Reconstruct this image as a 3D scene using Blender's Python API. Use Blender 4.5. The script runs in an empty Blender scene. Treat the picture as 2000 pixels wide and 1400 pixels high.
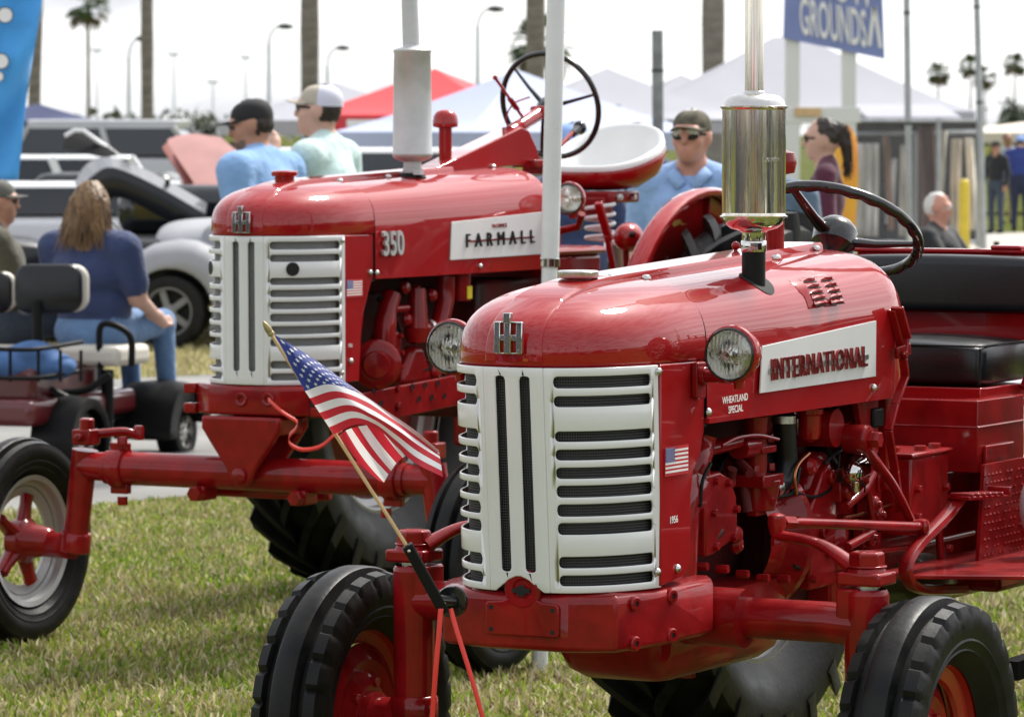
import bpy, bmesh, math, random
import numpy as np
from mathutils import Vector, Matrix
R = math.radians
random.seed(7); rng = np.random.default_rng(7)
S = bpy.context.scene
COL = S.collection
# ---------------------------------------------------------------- camera
FPX, HOR, CAMH = 8500.0, 255.0, 1.8          # focal length and horizon of the photograph in its own pixels, eye height
PITCH = math.atan((700 - HOR) / FPX)
cd = bpy.data.cameras.new('camera'); cam = bpy.data.objects.new('camera', cd); COL.objects.link(cam)
cam.location = (0, 0, CAMH); cam.rotation_euler = (math.pi / 2 - PITCH, 0, 0)
cd.sensor_width = 36; cd.lens = 36 * FPX / 2000; cd.clip_start = .5; cd.clip_end = 5000
cd.dof.use_dof = True; cd.dof.focus_distance = 10.1; cd.dof.aperture_fstop = 11.0
S.camera = cam
# ---------------------------------------------------------------- sky and sun
SUN_EL, SUN_AZ = R(52), R(38)                # sun behind the tractors, to the right (azimuth from +Y towards +X)
W = bpy.data.worlds.new('World'); S.world = W; W.use_nodes = True
nt = W.node_tree; nt.nodes.clear()
def N(t, ty, **k):
    n = t.nodes.new(ty)
    for a, v in k.items(): setattr(n, a, v)
    return n
sky = N(nt, 'ShaderNodeTexSky', sky_type='NISHITA', sun_disc=False, sun_elevation=SUN_EL, sun_rotation=SUN_AZ, dust_density=2.5)
tc = N(nt, 'ShaderNodeTexCoord'); mp = N(nt, 'ShaderNodeMapping'); mp.inputs['Scale'].default_value = (1.5, 1.5, 7)
no = N(nt, 'ShaderNodeTexNoise'); no.inputs['Scale'].default_value = 3.3; no.inputs['Detail'].default_value = 7; no.inputs['Roughness'].default_value = .55; no.inputs['Distortion'].default_value = .5
ra = N(nt, 'ShaderNodeValToRGB'); ra.color_ramp.elements[0].position = .41; ra.color_ramp.elements[1].position = .57
ra.color_ramp.elements[0].color = (2.9, 3.15, 3.8, 1); ra.color_ramp.elements[1].color = (8.0, 8.1, 8.2, 1)
bw = N(nt, 'ShaderNodeRGBToBW'); ds = N(nt, 'ShaderNodeMix', data_type='RGBA'); ds.inputs[0].default_value = .8          # thin cloud greys the blue, keeps the glow round the sun
ad = N(nt, 'ShaderNodeMix', data_type='RGBA', blend_type='ADD'); ad.inputs[0].default_value = 1.0; ad.clamp_factor = False; ad.inputs[0].default_value = 1.25
bg = N(nt, 'ShaderNodeBackground'); bg.inputs[1].default_value = .1; wo = N(nt, 'ShaderNodeOutputWorld')
L = nt.links.new
L(tc.outputs['Generated'], mp.inputs[0]); L(mp.outputs[0], no.inputs[0]); L(no.outputs['Fac'], ra.inputs[0])
L(sky.outputs[0], bw.inputs[0]); L(sky.outputs[0], ds.inputs[6]); L(bw.outputs[0], ds.inputs[7])
L(ra.outputs[0], ad.inputs[6]); L(ds.outputs[2], ad.inputs[7]); L(ad.outputs[2], bg.inputs[0]); L(bg.outputs[0], wo.inputs[0])
sd = bpy.data.lights.new('sun', 'SUN'); sun = bpy.data.objects.new('sun', sd); COL.objects.link(sun)
sd.energy = 4.2; sd.angle = R(12); sd.color = (1, .96, .88)
sv = Vector((math.sin(SUN_AZ) * math.cos(SUN_EL), math.cos(SUN_AZ) * math.cos(SUN_EL), math.sin(SUN_EL)))
sun.rotation_euler = sv.to_track_quat('Z', 'Y').to_euler(); sun.location = (5, 8, 20)
S.view_settings.view_transform = 'Standard'; S.view_settings.look = 'None'; S.view_settings.exposure = .26; S.view_settings.gamma = 1
S.render.engine = 'CYCLES'; S.cycles.max_bounces = 8; S.cycles.caustics_reflective = False; S.cycles.caustics_refractive = False
# ---------------------------------------------------------------- measuring helpers
def ray(px, py):
    x = (px - 1000) / FPX; y = (700 - py) / FPX; c, s = math.cos(PITCH), math.sin(PITCH)
    return Vector((x, c + s * y, -s + c * y))
CAM = Vector((0, 0, CAMH))
def at(px, py, Y):                            # point of the place seen at a photo position, Y metres away
    d = ray(px, py); return CAM + d * (Y / d.y)
def gnd(px, Y): return Vector(((px - 1000) / FPX * Y, Y, 0))
class Frame:                                  # a tractor's own axes: x = its left, y = rearwards, z = up
    def __init__(s, px, Y, deg):
        t = R(deg); s.o = Vector(((px - 1000) / FPX * Y, Y, 0)); s.rz = -t
        s.ex = Vector((math.cos(t), -math.sin(t), 0)); s.ey = Vector((math.sin(t), math.cos(t), 0))
    def qx(s, px, py, x):                     # own coordinates of a photo position lying in the plane x
        d = ray(px, py); t = ((s.o - CAM).dot(s.ex) + x) / d.dot(s.ex); q = CAM + d * t - s.o
        return Vector((x, q.dot(s.ey), q.z))
    def qy(s, px, py, y):
        d = ray(px, py); t = ((s.o - CAM).dot(s.ey) + y) / d.dot(s.ey); q = CAM + d * t - s.o
        return Vector((q.dot(s.ex), y, q.z))
# ---------------------------------------------------------------- mesh builder
def basis(d):
    d = Vector(d).normalized(); a = Vector((0, 0, 1)) if abs(d.z) < .9 else Vector((1, 0, 0))
    u = d.cross(a).normalized(); return u, d.cross(u).normalized(), d
class MB:
    def __init__(s): s.v = []; s.f = []; s.m = []; s.cm = 0
    def add(s, vs, fs, m=None):
        o = len(s.v); s.v += [tuple(p) for p in vs]; s.f += [tuple(o + i for i in f) for f in fs]; s.m += [s.cm if m is None else m] * len(fs); return s
    def box(s, c, d, rot=None, m=None):
        x, y, z = [a / 2 for a in d]; c = Vector(c)
        vs = [Vector((sx * x, sy * y, sz * z)) for sz in (-1, 1) for sy in (-1, 1) for sx in (-1, 1)]
        if rot is not None: vs = [rot @ v for v in vs]
        return s.add([c + v for v in vs], [(0, 2, 3, 1), (4, 5, 7, 6), (0, 1, 5, 4), (2, 6, 7, 3), (0, 4, 6, 2), (1, 3, 7, 5)], m)
    def bar(s, a, b, w, h, up=(0, 0, 1), m=None):
        a, b = Vector(a), Vector(b); d = (b - a).normalized(); u = d.cross(Vector(up)).normalized(); n = u.cross(d)
        vs = [p + u * sx * w / 2 + n * sz * h / 2 for p in (a, b) for sx, sz in ((-1, -1), (1, -1), (1, 1), (-1, 1))]
        return s.add(vs, [(3, 2, 1, 0), (4, 5, 6, 7), (0, 1, 5, 4), (1, 2, 6, 5), (2, 3, 7, 6), (3, 0, 4, 7)], m)
    def loft(s, rings, closed=True, caps=True, m=None):
        n = len(rings[0]); vs = [p for r in rings for p in r]; fs = []
        for i in range(len(rings) - 1):
            for j in range(n if closed else n - 1):
                k = (j + 1) % n; fs.append((i * n + j, i * n + k, (i + 1) * n + k, (i + 1) * n + j))
        if caps and closed:
            fs.append(tuple(range(n - 1, -1, -1))); fs.append(tuple((len(rings) - 1) * n + j for j in range(n)))
        return s.add(vs, fs, m)
    def tube(s, pts, r, n=12, caps=True, m=None, flat=1.0):
        pts = [Vector(p) for p in pts]; k = len(pts); rs = r if hasattr(r, '__len__') else [r] * k; rings = []; u = None
        for i, p in enumerate(pts):
            d = (pts[min(i + 1, k - 1)] - pts[max(i - 1, 0)]).normalized()
            if u is None: u = basis(d)[0]
            u = (u - d * u.dot(d)).normalized(); w = d.cross(u)
            rings.append([p + (u * math.cos(t) + w * math.sin(t) * flat) * rs[i] for t in [2 * math.pi * j / n for j in range(n)]])
        return s.loft(rings, True, caps, m)
    def lathe(s, prof, o=(0, 0, 0), ax=(0, 0, 1), n=32, m=None, caps=False):
        u, w, d = basis(ax); o = Vector(o)
        rings = [[o + d * z + (u * math.cos(t) + w * math.sin(t)) * max(r, 1e-4) for t in [2 * math.pi * j / n for j in range(n)]] for r, z in prof]
        return s.loft(rings, True, caps, m)
    def prism(s, poly, axis, a, b, m=None):      # outline in the plane across `axis`, pulled from a to b along it
        f = {0: lambda p, t: (t, p[0], p[1]), 1: lambda p, t: (p[0], t, p[1]), 2: lambda p, t: (p[0], p[1], t)}[axis]; n = len(poly)
        vs = [f(p, a) for p in poly] + [f(p, b) for p in poly]
        return s.add(vs, [tuple(range(n - 1, -1, -1)), tuple(range(n, 2 * n))] + [(i, (i + 1) % n, n + (i + 1) % n, n + i) for i in range(n)], m)
    def ball(s, c, r, n=14, sc=(1, 1, 1), m=None):
        k = n // 2; rings = []
        for i in range(k + 1):
            a = math.pi * (.02 + .96 * i / k); rings.append([(c[0] + sc[0] * r * math.sin(a) * math.cos(t), c[1] + sc[1] * r * math.sin(a) * math.sin(t), c[2] - sc[2] * r * math.cos(a)) for t in [2 * math.pi * j / n for j in range(n)]])
        return s.loft(rings, True, True, m)
    def hexa(s, o, d, r, h, m=None): return s.lathe([(r, 0), (r, h * .85), (r * .86, h)], o, d, 6, m, True)
    def build(s, name, mats, parent=None, bevel=0, ang=40, solid=0, sub=0, seg=2):
        me = bpy.data.meshes.new(name); me.from_pydata(s.v, [], s.f); me.update()
        bm = bmesh.new(); bm.from_mesh(me); bmesh.ops.recalc_face_normals(bm, faces=bm.faces); bm.to_mesh(me); bm.free()
        for q in (mats if isinstance(mats, (list, tuple)) else [mats]): me.materials.append(q)
        if any(s.m): me.polygons.foreach_set('material_index', s.m)
        me.polygons.foreach_set('use_smooth', [True] * len(me.polygons))
        if not sub: me.set_sharp_from_angle(angle=R(ang))
        o = bpy.data.objects.new(name, me); COL.objects.link(o)
        if parent is not None: o.parent = parent
        if solid: q = o.modifiers.new('solid', 'SOLIDIFY'); q.thickness = solid; q.offset = 0
        if bevel: q = o.modifiers.new('bevel', 'BEVEL'); q.width = bevel; q.segments = seg; q.limit_method = 'ANGLE'; q.angle_limit = R(35); q.harden_normals = False
        if sub: q = o.modifiers.new('sub', 'SUBSURF'); q.levels = sub; q.render_levels = sub
        return o
def tag(o, label=None, cat=None, group=None, kind=None):
    for k, v in (('label', label), ('category', cat), ('group', group), ('kind', kind)):
        if v: o[k] = v
    return o
def thing(name, label, cat, loc=(0, 0, 0), rz=0, group=None):
    o = bpy.data.objects.new(name, None); COL.objects.link(o); o.location = loc; o.rotation_euler = (0, 0, rz); o.empty_display_size = .1
    return tag(o, label, cat, group)
def copy_tree(o, parent=None):
    c = o.copy(); COL.objects.link(c); c.parent = parent
    for ch in list(o.children): copy_tree(ch, c)
    return c
def rrect(cx, cy, w, h, r, n=4):
    out = []
    for sx, sy, a0 in ((1, -1, -90), (1, 1, 0), (-1, 1, 90), (-1, -1, 180)):
        for i in range(n + 1):
            a = R(a0 + 90 * i / n); out.append((cx + sx * (w / 2 - r) + r * math.cos(a), cy + sy * (h / 2 - r) + r * math.sin(a)))
    return out
def bez(pts, n=24):                               # smooth curve through points (Catmull-Rom)
    P = [Vector(p) for p in pts]; P = [P[0] * 2 - P[1]] + P + [P[-1] * 2 - P[-2]]; out = []; segs = len(P) - 3
    for q in range(n + 1):
        f = min(q / n * segs, segs - 1e-6); i = int(f); t = f - i; a, b, c, d = P[i:i + 4]
        out.append(.5 * ((2 * b) + (c - a) * t + (2 * a - 5 * b + 4 * c - d) * t * t + (3 * b - a - 3 * c + d) * t ** 3))
    return out
def text_mb(txt, size, depth, sx=1.0, shear=0, spacing=1.0, offset=0):
    cu = bpy.data.curves.new('lettering', 'FONT'); cu.body = txt; cu.size = size; cu.extrude = depth / 2; cu.align_x = 'CENTER'; cu.align_y = 'CENTER'
    cu.resolution_u = 3; cu.shear = shear; cu.space_character = spacing; cu.offset = offset
    o = bpy.data.objects.new('lettering', cu); COL.objects.link(o)
    me = bpy.data.meshes.new_from_object(o.evaluated_get(bpy.context.evaluated_depsgraph_get()))
    b = MB(); b.add([(v.co.x * sx, v.co.y, v.co.z) for v in me.vertices], [tuple(p.vertices) for p in me.polygons])
    bpy.data.objects.remove(o); bpy.data.curves.remove(cu); bpy.data.meshes.remove(me); return b
def place(b, o, u, v):                            # lay a flat builder's x,y along u,v at o (z along their normal)
    o, u, v = Vector(o), Vector(u).normalized(), Vector(v).normalized(); w = u.cross(v)
    b.v = [tuple(o + u * p[0] + v * p[1] + w * p[2]) for p in b.v]; return b
# ---------------------------------------------------------------- materials
def mat(name, col, rough=.5, metal=0, coat=0, var=0, vscale=8, bump=0, bscale=60, rvar=0, spec=.5, bdist=.002, stretch=None, sheen=0, col2=None, coat_r=.03, detail=4):
    m = bpy.data.materials.new(name); m.use_nodes = True; t = m.node_tree; b = t.nodes['Principled BSDF']; l = t.links.new
    b.inputs['Base Color'].default_value = (*col, 1); b.inputs['Roughness'].default_value = rough; b.inputs['Metallic'].default_value = metal
    b.inputs['Coat Weight'].default_value = coat; b.inputs['Coat Roughness'].default_value = coat_r; b.inputs['Specular IOR Level'].default_value = spec
    if sheen: b.inputs['Sheen Weight'].default_value = sheen
    if var or bump or rvar:
        c = N(t, 'ShaderNodeTexCoord'); mpp = N(t, 'ShaderNodeMapping'); l(c.outputs['Object'], mpp.inputs[0])
        if stretch: mpp.inputs['Scale'].default_value = stretch
        def noise(sc):
            n = N(t, 'ShaderNodeTexNoise'); n.inputs['Scale'].default_value = sc; n.inputs['Detail'].default_value = detail; l(mpp.outputs[0], n.inputs[0]); return n
        if var or rvar: nz = noise(vscale)
        if var:
            r = N(t, 'ShaderNodeValToRGB'); e = r.color_ramp.elements; e[0].position = .3; e[1].position = .7
            e[0].color = (*(col2 or [x * (1 - var) for x in col]), 1); e[1].color = (*(col if col2 else [min(1, x * (1 + var)) for x in col]), 1)
            l(nz.outputs['Fac'], r.inputs[0]); l(r.outputs[0], b.inputs['Base Color'])
        if rvar:
            q = N(t, 'ShaderNodeMapRange'); q.inputs[3].default_value = max(0, rough - rvar); q.inputs[4].default_value = rough + rvar
            q.inputs[1].default_value = .3; q.inputs[2].default_value = .7; l(nz.outputs['Fac'], q.inputs[0]); l(q.outputs[0], b.inputs['Roughness'])
        if bump:
            n = noise(bscale); bp = N(t, 'ShaderNodeBump'); bp.inputs['Strength'].default_value = bump; bp.inputs['Distance'].default_value = bdist
            l(n.outputs['Fac'], bp.inputs['Height']); l(bp.outputs[0], b.inputs['Normal'])
    return m
RED = (.32, .005, .007)
M = dict(
 paint=mat('red_enamel', RED, .45, spec=.06, coat=1, coat_r=.015, rvar=.05, vscale=3, var=.06, bump=.05, bscale=7),
 cast=mat('red_painted_casting', (.23, .004, .0055), .5, spec=.08, coat=.6, coat_r=.09, var=.32, vscale=11, bump=.5, bscale=48, rvar=.12, detail=7),
 grime_shade=mat('oily_shaded_casting', (.10, .006, .006), .55, var=.5, col2=(.012, .006, .005), vscale=7, bump=.6, bscale=40, rvar=.2, spec=.3, detail=7),  # oily casting, darkened further to put the engine bay's shade into its colour
 white=mat('white_grille_enamel', (.71, .71, .71), .3, coat=.6, coat_r=.06, var=.03, vscale=5),
 chrome=mat('chrome', (.60, .59, .57), .05, 1, bump=.12, bscale=26, rvar=.03, vscale=30),
 muffler=mat('polished_muffler_metal', (.72, .67, .57), .05, 1, bump=1.4, bscale=34, stretch=(1, 1, .015), var=.25, vscale=40, detail=6),
 steel=mat('bare_steel', (.55, .54, .52), .32, 1, rvar=.12, vscale=30),
 alu=mat('grey_aluminium_paint', (.52, .53, .53), .42, .35, var=.12, vscale=12, bump=.15, bscale=80, rvar=.1),
 silver=mat('silver_rim_paint', (.46, .46, .46), .38, .4, rvar=.1, vscale=12),
 black=mat('black_rubber_parts', (.006, .006, .0065), .5, spec=.18, rvar=.1, vscale=14),
 gloss=mat('gloss_black', (.010, .010, .011), .2, coat=.4, rvar=.08, vscale=20),
 tyre=mat('tyre_rubber', (.014, .0136, .013), .46, var=.4, col2=(.004, .004, .0045), vscale=14, bump=.4, bscale=70, rvar=.1, spec=.2),
 vinyl=mat('black_vinyl', (.007, .008, .010), .33, bump=.25, bscale=240, rvar=.06, vscale=10, spec=.45),
 dark=mat('dark_void', (.006, .006, .006), .8),
 greymetal=mat('galvanised_steel', (.36, .38, .40), .42, .7, var=.15, vscale=6, rvar=.1),
 whitepaint=mat('white_pole_paint', (.74, .75, .76), .35, .1, rvar=.08, vscale=8, var=.05),
 decal=mat('white_decal', (.80, .80, .78), .4), decalred=mat('red_decal', (.52, .02, .03), .4), decalblue=mat('blue_decal', (.02, .03, .22), .4),
 yellow=mat('yellow_sticker', (.75, .60, .03), .5),
 wood=mat('pale_wood', (.62, .42, .22), .55, var=.15, vscale=30, stretch=(1, 1, .1)),
 rubberhose=mat('black_hose', (.008, .008, .009), .38, spec=.35, bump=.3, bscale=50, rvar=.1),
)
def glass_mat(name, col=(.9, .95, .9), rough=.02):
    m = bpy.data.materials.new(name); m.use_nodes = True; b = m.node_tree.nodes['Principled BSDF']
    b.inputs['Base Color'].default_value = (*col, 1); b.inputs['Roughness'].default_value = rough; b.inputs['Transmission Weight'].default_value = 1; b.inputs['IOR'].default_value = 1.45
    return m
M['lens'] = glass_mat('headlight_glass', (.97, .97, .94))
M['window'] = mat('tinted_window', (.015, .018, .022), .06, spec=.7)
def screen_mat(wire=.10):
    m = bpy.data.materials.new('wire_screen'); m.use_nodes = True; t = m.node_tree; b = t.nodes['Principled BSDF']; l = t.links.new
    uv = N(t, 'ShaderNodeUVMap'); br = N(t, 'ShaderNodeTexBrick', offset=0.0, squash=1.0)
    br.inputs['Scale'].default_value = 1; br.inputs['Brick Width'].default_value = .0062; br.inputs['Row Height'].default_value = .0062; br.inputs['Mortar Size'].default_value = .0011; br.inputs['Mortar Smooth'].default_value = .3
    br.inputs['Color1'].default_value = br.inputs['Color2'].default_value = (.004, .004, .005, 1); br.inputs['Mortar'].default_value = (wire, wire, wire, 1)
    l(uv.outputs[0], br.inputs[0]); l(br.outputs[0], b.inputs['Base Color']); b.inputs['Roughness'].default_value = .6; b.inputs['Specular IOR Level'].default_value = .1
    bp = N(t, 'ShaderNodeBump'); bp.inputs['Distance'].default_value = .003; bp.inputs['Strength'].default_value = .6; l(br.outputs['Fac'], bp.inputs['Height']); l(bp.outputs[0], b.inputs['Normal'])
    return m
M['screen'] = screen_mat(); M['screen_pale'] = screen_mat(.42)
t = M['muffler'].node_tree; bs = t.nodes['Principled BSDF']; tg = N(t, 'ShaderNodeTangent', direction_type='RADIAL', axis='Z'); t.links.new(tg.outputs[0], bs.inputs['Tangent'])
bs.inputs['Anisotropic'].default_value = .3; bs.inputs['Anisotropic Rotation'].default_value = .25
# ================================================================ tractor building blocks
def sgnp(v, p): return math.copysign(abs(v) ** p, v)
def lerp(a, b, t): return a + (b - a) * t
class Body:
    """sheet metal of one tractor: rounded nose, tank hood, grille (all in the tractor's own axes)"""
    def __init__(s, yr, Lt, Lb, w, w2, zb, H, slope, zg0, zg1, yend, zlow, n=2.7, m=3.2):
        s.__dict__.update(yr=yr, Lt=Lt, Lb=Lb, w=w, w2=w2, zb=zb, H=H, slope=slope, zg0=zg0, zg1=zg1, yend=yend, zlow=zlow, n=n, m=m)
        tab = [(a, s.gp(a, .5)) for a in [math.pi / 2 * i / 400 for i in range(401)]]; s.arc = [0.0]
        for i in range(1, 401): s.arc.append(s.arc[-1] + math.dist(tab[i][1], tab[i - 1][1]))
    def gp(s, a, t, off=.006):                      # grille plan curve, t = 0 bottom .. 1 top
        Lh = lerp(s.Lb, s.Lt, t) + off; w = s.w + off
        return (w * sgnp(math.sin(a), 2 / s.n), s.yr - Lh * abs(math.cos(a)) ** (2 / s.n))
    def a_of_s(s, d): return math.copysign(float(np.interp(abs(d), s.arc, [math.pi / 2 * i / 400 for i in range(401)])), d)
    def s_of_y(s, y): return next(s.arc[i] for i in range(401) if s.gp(math.pi / 2 * i / 400, .5)[1] >= y)
    def s_of_x(s, x): return next(s.arc[i] for i in range(401) if s.gp(math.pi / 2 * i / 400, .5)[0] >= x)
    def G(s, d, z, off=.006):
        t = (z - s.zg0) / (s.zg1 - s.zg0); x, y = s.gp(s.a_of_s(d), min(max(t, -.1), 1.1), off); return (x, y, z)
    def ztop(s, y): return s.zb + s.H + s.slope * (y - s.yr)
    def wid(s, y): return s.w + (s.w2 - s.w) * min(1, max(0, (y - s.yr) / .45))
    def top(s, x, y):                               # height of the skin above (x, y)
        if y < s.yr:
            q = (abs(x) / s.w) ** s.n + ((s.yr - y) / s.Lt) ** s.n
            k = min(1, q) ** (1 / s.n)
        else: k = min(1, abs(x) / s.wid(y))
        return s.zb + (s.ztop(y) - s.zb) * max(0, 1 - k ** s.m) ** (1 / s.m)
    def side(s, y, z):                              # half width of the skin at (y, z)
        if z <= s.zb: return s.wid(y)
        t = min(1, (z - s.zb) / (s.ztop(y) - s.zb)); return s.wid(y) * (1 - t ** s.m) ** (1 / s.m)
    def nose(s, root, mt):
        b = MB(); rings = []
        for i in range(17):
            ph = math.pi / 2 * i / 16; k = max(math.cos(ph), 0) ** (2 / s.m) if i < 16 else .0; t = math.sin(ph) ** (2 / s.m); ring = []
            for j in range(61):
                a = -math.pi / 2 + math.pi * j / 60; x = s.w * k * sgnp(math.sin(a), 2 / s.n); y = s.yr - .003 - s.Lt * k * abs(math.cos(a)) ** (2 / s.n)
                ring.append((x, y, s.zb + .004 + (s.H + s.slope * (y - s.yr)) * t))
            rings.append(ring)
        rings.insert(0, [(p[0] * .985, p[1] + .004, s.zb - .004) for p in rings[0]])
        b.loft(rings, closed=False); return b.build('nose_cowl', mt, root, ang=60)
    def ring(s, y, k=1, zc=None, hole=None):
        w = s.wid(y) * (.5 + .5 * k); zt = s.ztop(y); zc = zc or s.zb; zt = zc + (zt - zc) * k; zl = s.zlow + (1 - k) * .05; pts = []
        for i in range(4): pts.append((w, y, lerp(zl, s.zb * k + zc * (1 - k), i / 4)))
        zb = s.zb * k + zc * (1 - k)
        for i in range(33):
            a = math.pi / 2 * i / 16; c = math.cos(a); pts.append((w * sgnp(c, 2 / s.m), y, zb + (zt - zb) * abs(math.sin(a)) ** (2 / s.m)))
        for i in range(4): pts.append((-w, y, lerp(zb, zl, (i + 1) / 4)))
        return pts
    def hood(s, root, mt, rnd=.2):
        b = MB(); ys = list(np.linspace(s.yr + .003, s.yend - rnd, 14)); rs = [s.ring(y) for y in ys]
        for i in range(1, 10):
            q = .985 * i / 9; e = (1 - q ** 2.4) ** (1 / 2.4); rs.append(s.ring(s.yend - rnd + rnd * q, e, s.zb - .03))
        b.loft(rs, closed=False); b.add(rs[-1], [tuple(range(len(rs[-1])))])
        # rolled lower edge
        for sx in (1, -1): b.prism([(s.yr + .003, s.zlow), (s.yend - rnd, s.zlow), (s.yend - rnd, s.zlow + .012), (s.yr + .003, s.zlow + .012)], 0, sx * (s.w2 - .03), sx * (s.w2 - .006))
        return b.build('tank_hood', mt, root, ang=50)
    def spine(s, root, mt, h0=.075, h1=.06, y1=None, gap=0):
        b = MB(); rows = []; y1 = y1 or s.yend - .16
        for i in range(9):                           # up the front
            t = .02 + .80 * i / 8; k = (1 - t ** s.m) ** (1 / s.m); z = s.zb + (s.H - s.slope * s.Lt * k) * t
            rows.append([('z', x, z, k) for x in (-1, -.97, -.88, 0, .88, .97, 1)])
        k = (1 - .82 ** s.m) ** (1 / s.m)
        for y in np.linspace(s.yr - s.Lt * k * .97, y1, 40): rows.append([('y', x, y, 0) for x in (-1, -.97, -.88, 0, .88, .97, 1)])
        def P(c, i, j):
            ty, fx, q, k = c; f = i / (len(rows) - 1); hx = lerp(h0, h1, min(1, f * 3)); x = fx * hx; e = (-.004, .010, .016, .016, .016, .010, -.004)[j] * (.55 + .45 * min(1, i / 14))
            if ty == 'z': return (x, s.yr - s.Lt * k * max(0, 1 - (abs(x) / (s.w * k)) ** s.n) ** (1 / s.n) - e * .8, q + e * .5)
            return (x, q, s.top(x, q) + e)
        g = [[P(c, i, j) for j, c in enumerate(r)] for i, r in enumerate(rows)]; b.loft(g, closed=False); b.add(g[-1], [tuple(range(7))])
        return b.build('hood_spine', mt, root, ang=35)
    def grille(s, root, slots, half=.075, yside=None, holes=(), notch=True, scr='screen'):
        z0, z1 = s.zg0, s.zg1; Hh = z1 - z0; s0 = s.s_of_x(half); s1 = s.s_of_y(yside); ss = s0 + .022; se = s1 - .026; b = MB()
        sl = sorted([(z1 - Hh * bt, z1 - Hh * tp) for tp, bt in slots]); r = (sl[0][1] - sl[0][0]) / 2 * .85
        cs = [s0, s0 + .011, ss] + [ss + r * q for q in (.12, .35, .65, 1)] + list(np.linspace(ss + r, se - r, 16))[1:-1] + [se - r * q for q in (1, .65, .35, .12)] + [se, se + .009, se + .018, s1]
        for sg in (1, -1):
            cols = []
            for d in cs:
                e = min(max(d, ss), se); dd = min(e - ss, se - e); zs = [z0]
                for lo, hi in sl:
                    hh = (hi - lo) / 2; zc = (hi + lo) / 2; q = hh if dd >= r else hh - r + math.sqrt(max(0, r * r - (r - dd) ** 2)); zs += [zc - q, zc + q]
                cols.append([s.G(sg * d, z) for z in zs + [z1]])
            n = len(cols[0]); fs = []
            for i in range(len(cols) - 1):
                for j in range(n - 1):
                    if j % 2 == 0 or cs[i + 1] <= ss + 1e-9 or cs[i] >= se - 1e-9: fs.append((i * n + j, (i + 1) * n + j, (i + 1) * n + j + 1, i * n + j + 1))
            b.add([p for c in cols for p in c], fs)
        # centre strip with its two upright slots
        xs = (-.0425, -.0175, .0175, .0425); za, zb_ = z0 + .045, z1 - .019; r = .009
        zr = [z0, z0 + .02, za] + [za + r * q for q in (.12, .35, .65, 1)] + list(np.linspace(za + r, zb_ - r, 10))[1:-1] + [zb_ - r * q for q in (1, .65, .35, .12)] + [zb_, z1]
        rows = []
        for q, z in enumerate(zr):
            e = min(max(z, za), zb_); dd = min(e - za, zb_ - e); ins = 0 if dd >= r else r - math.sqrt(max(0, r * r - (r - dd) ** 2)); tt = (z - z0) / Hh
            hw = half; X = [-hw, -hw * .8, xs[0] + ins, xs[1] - ins, -.006, .006, xs[2] + ins, xs[3] - ins, hw * .8, hw]; row = []
            for x in X:
                zz = z
                if notch and q < 2: zz = max(z, z0 - .004 + math.sqrt(max(0, .042 ** 2 - x * x)) * .95) + (.003 if q else 0)
                row.append(s.G(math.copysign(s.s_of_x(abs(x)), x), zz))
            rows.append(row)
        n = 10; fs = []
        for i in range(len(rows) - 1):
            for j in range(n - 1):
                if j in (2, 6) and 2 <= i < len(rows) - 2: continue
                fs.append((i * n + j, i * n + j + 1, (i + 1) * n + j + 1, (i + 1) * n + j))
        b.add([p for c in rows for p in c], fs)
        o = b.build('grille', M['white'], root, solid=.006, bevel=.0024, ang=50)
        # wire screen behind the slots
        me = bpy.data.meshes.new('wire_screen'); ds = np.linspace(-s1 + .004, s1 - .004, 60); zz = np.linspace(z0 + .006, z1 - .006, 8)
        vs = [s.G(d, z, -.010) for d in ds for z in zz]; fs = [(i * 8 + j, (i + 1) * 8 + j, (i + 1) * 8 + j + 1, i * 8 + j + 1) for i in range(59) for j in range(7)]
        me.from_pydata(vs, [], fs); uv = me.uv_layers.new(name='UVMap'); k = 0
        for p in me.polygons:
            p.use_smooth = True
            for li in p.loop_indices: vi = me.loops[li].vertex_index; uv.data[li].uv = (ds[vi // 8] + 1, zz[vi % 8])
        me.materials.append(M[scr]); so = bpy.data.objects.new('wire_screen', me); COL.objects.link(so); so.parent = root
        bb = MB(); bb.loft([[(p[0] * .9, p[1] + .03, z) for p in [s.G(d, z, -.03) for d in np.linspace(-s1, s1, 24)]] for z in (z0, z1)], closed=False); bb.build('radiator_core', M['dark'], root)
        for d, z in holes:
            p = Vector(s.G(d, z, .0095)); q = Vector(s.G(d + .01, z, .0095)); u = (q - p).normalized(); nn = u.cross(Vector((0, 0, 1)))
            MB().lathe([(.0235, 0), (.0235, .001), (0, .001)], p, nn, 24).build('lamp_hole', M['dark'], root)
        return o
SLOTS = [(.037, .089), (.124, .172), (.28, .326), (.36, .408), (.44, .49), (.52, .573), (.603, .658), (.686, .739), (.837, .888), (.92, .968)]
def screws(root, pts, nrm, r=.008, mt='steel'):
    for p in pts:
        b = MB(); b.lathe([(r, 0), (r, r * .25), (r * .75, r * .65), (r * .3, r * .85), (0, r * .85)], p, nrm, 14); b.build('screw', M[mt], root)
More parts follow.
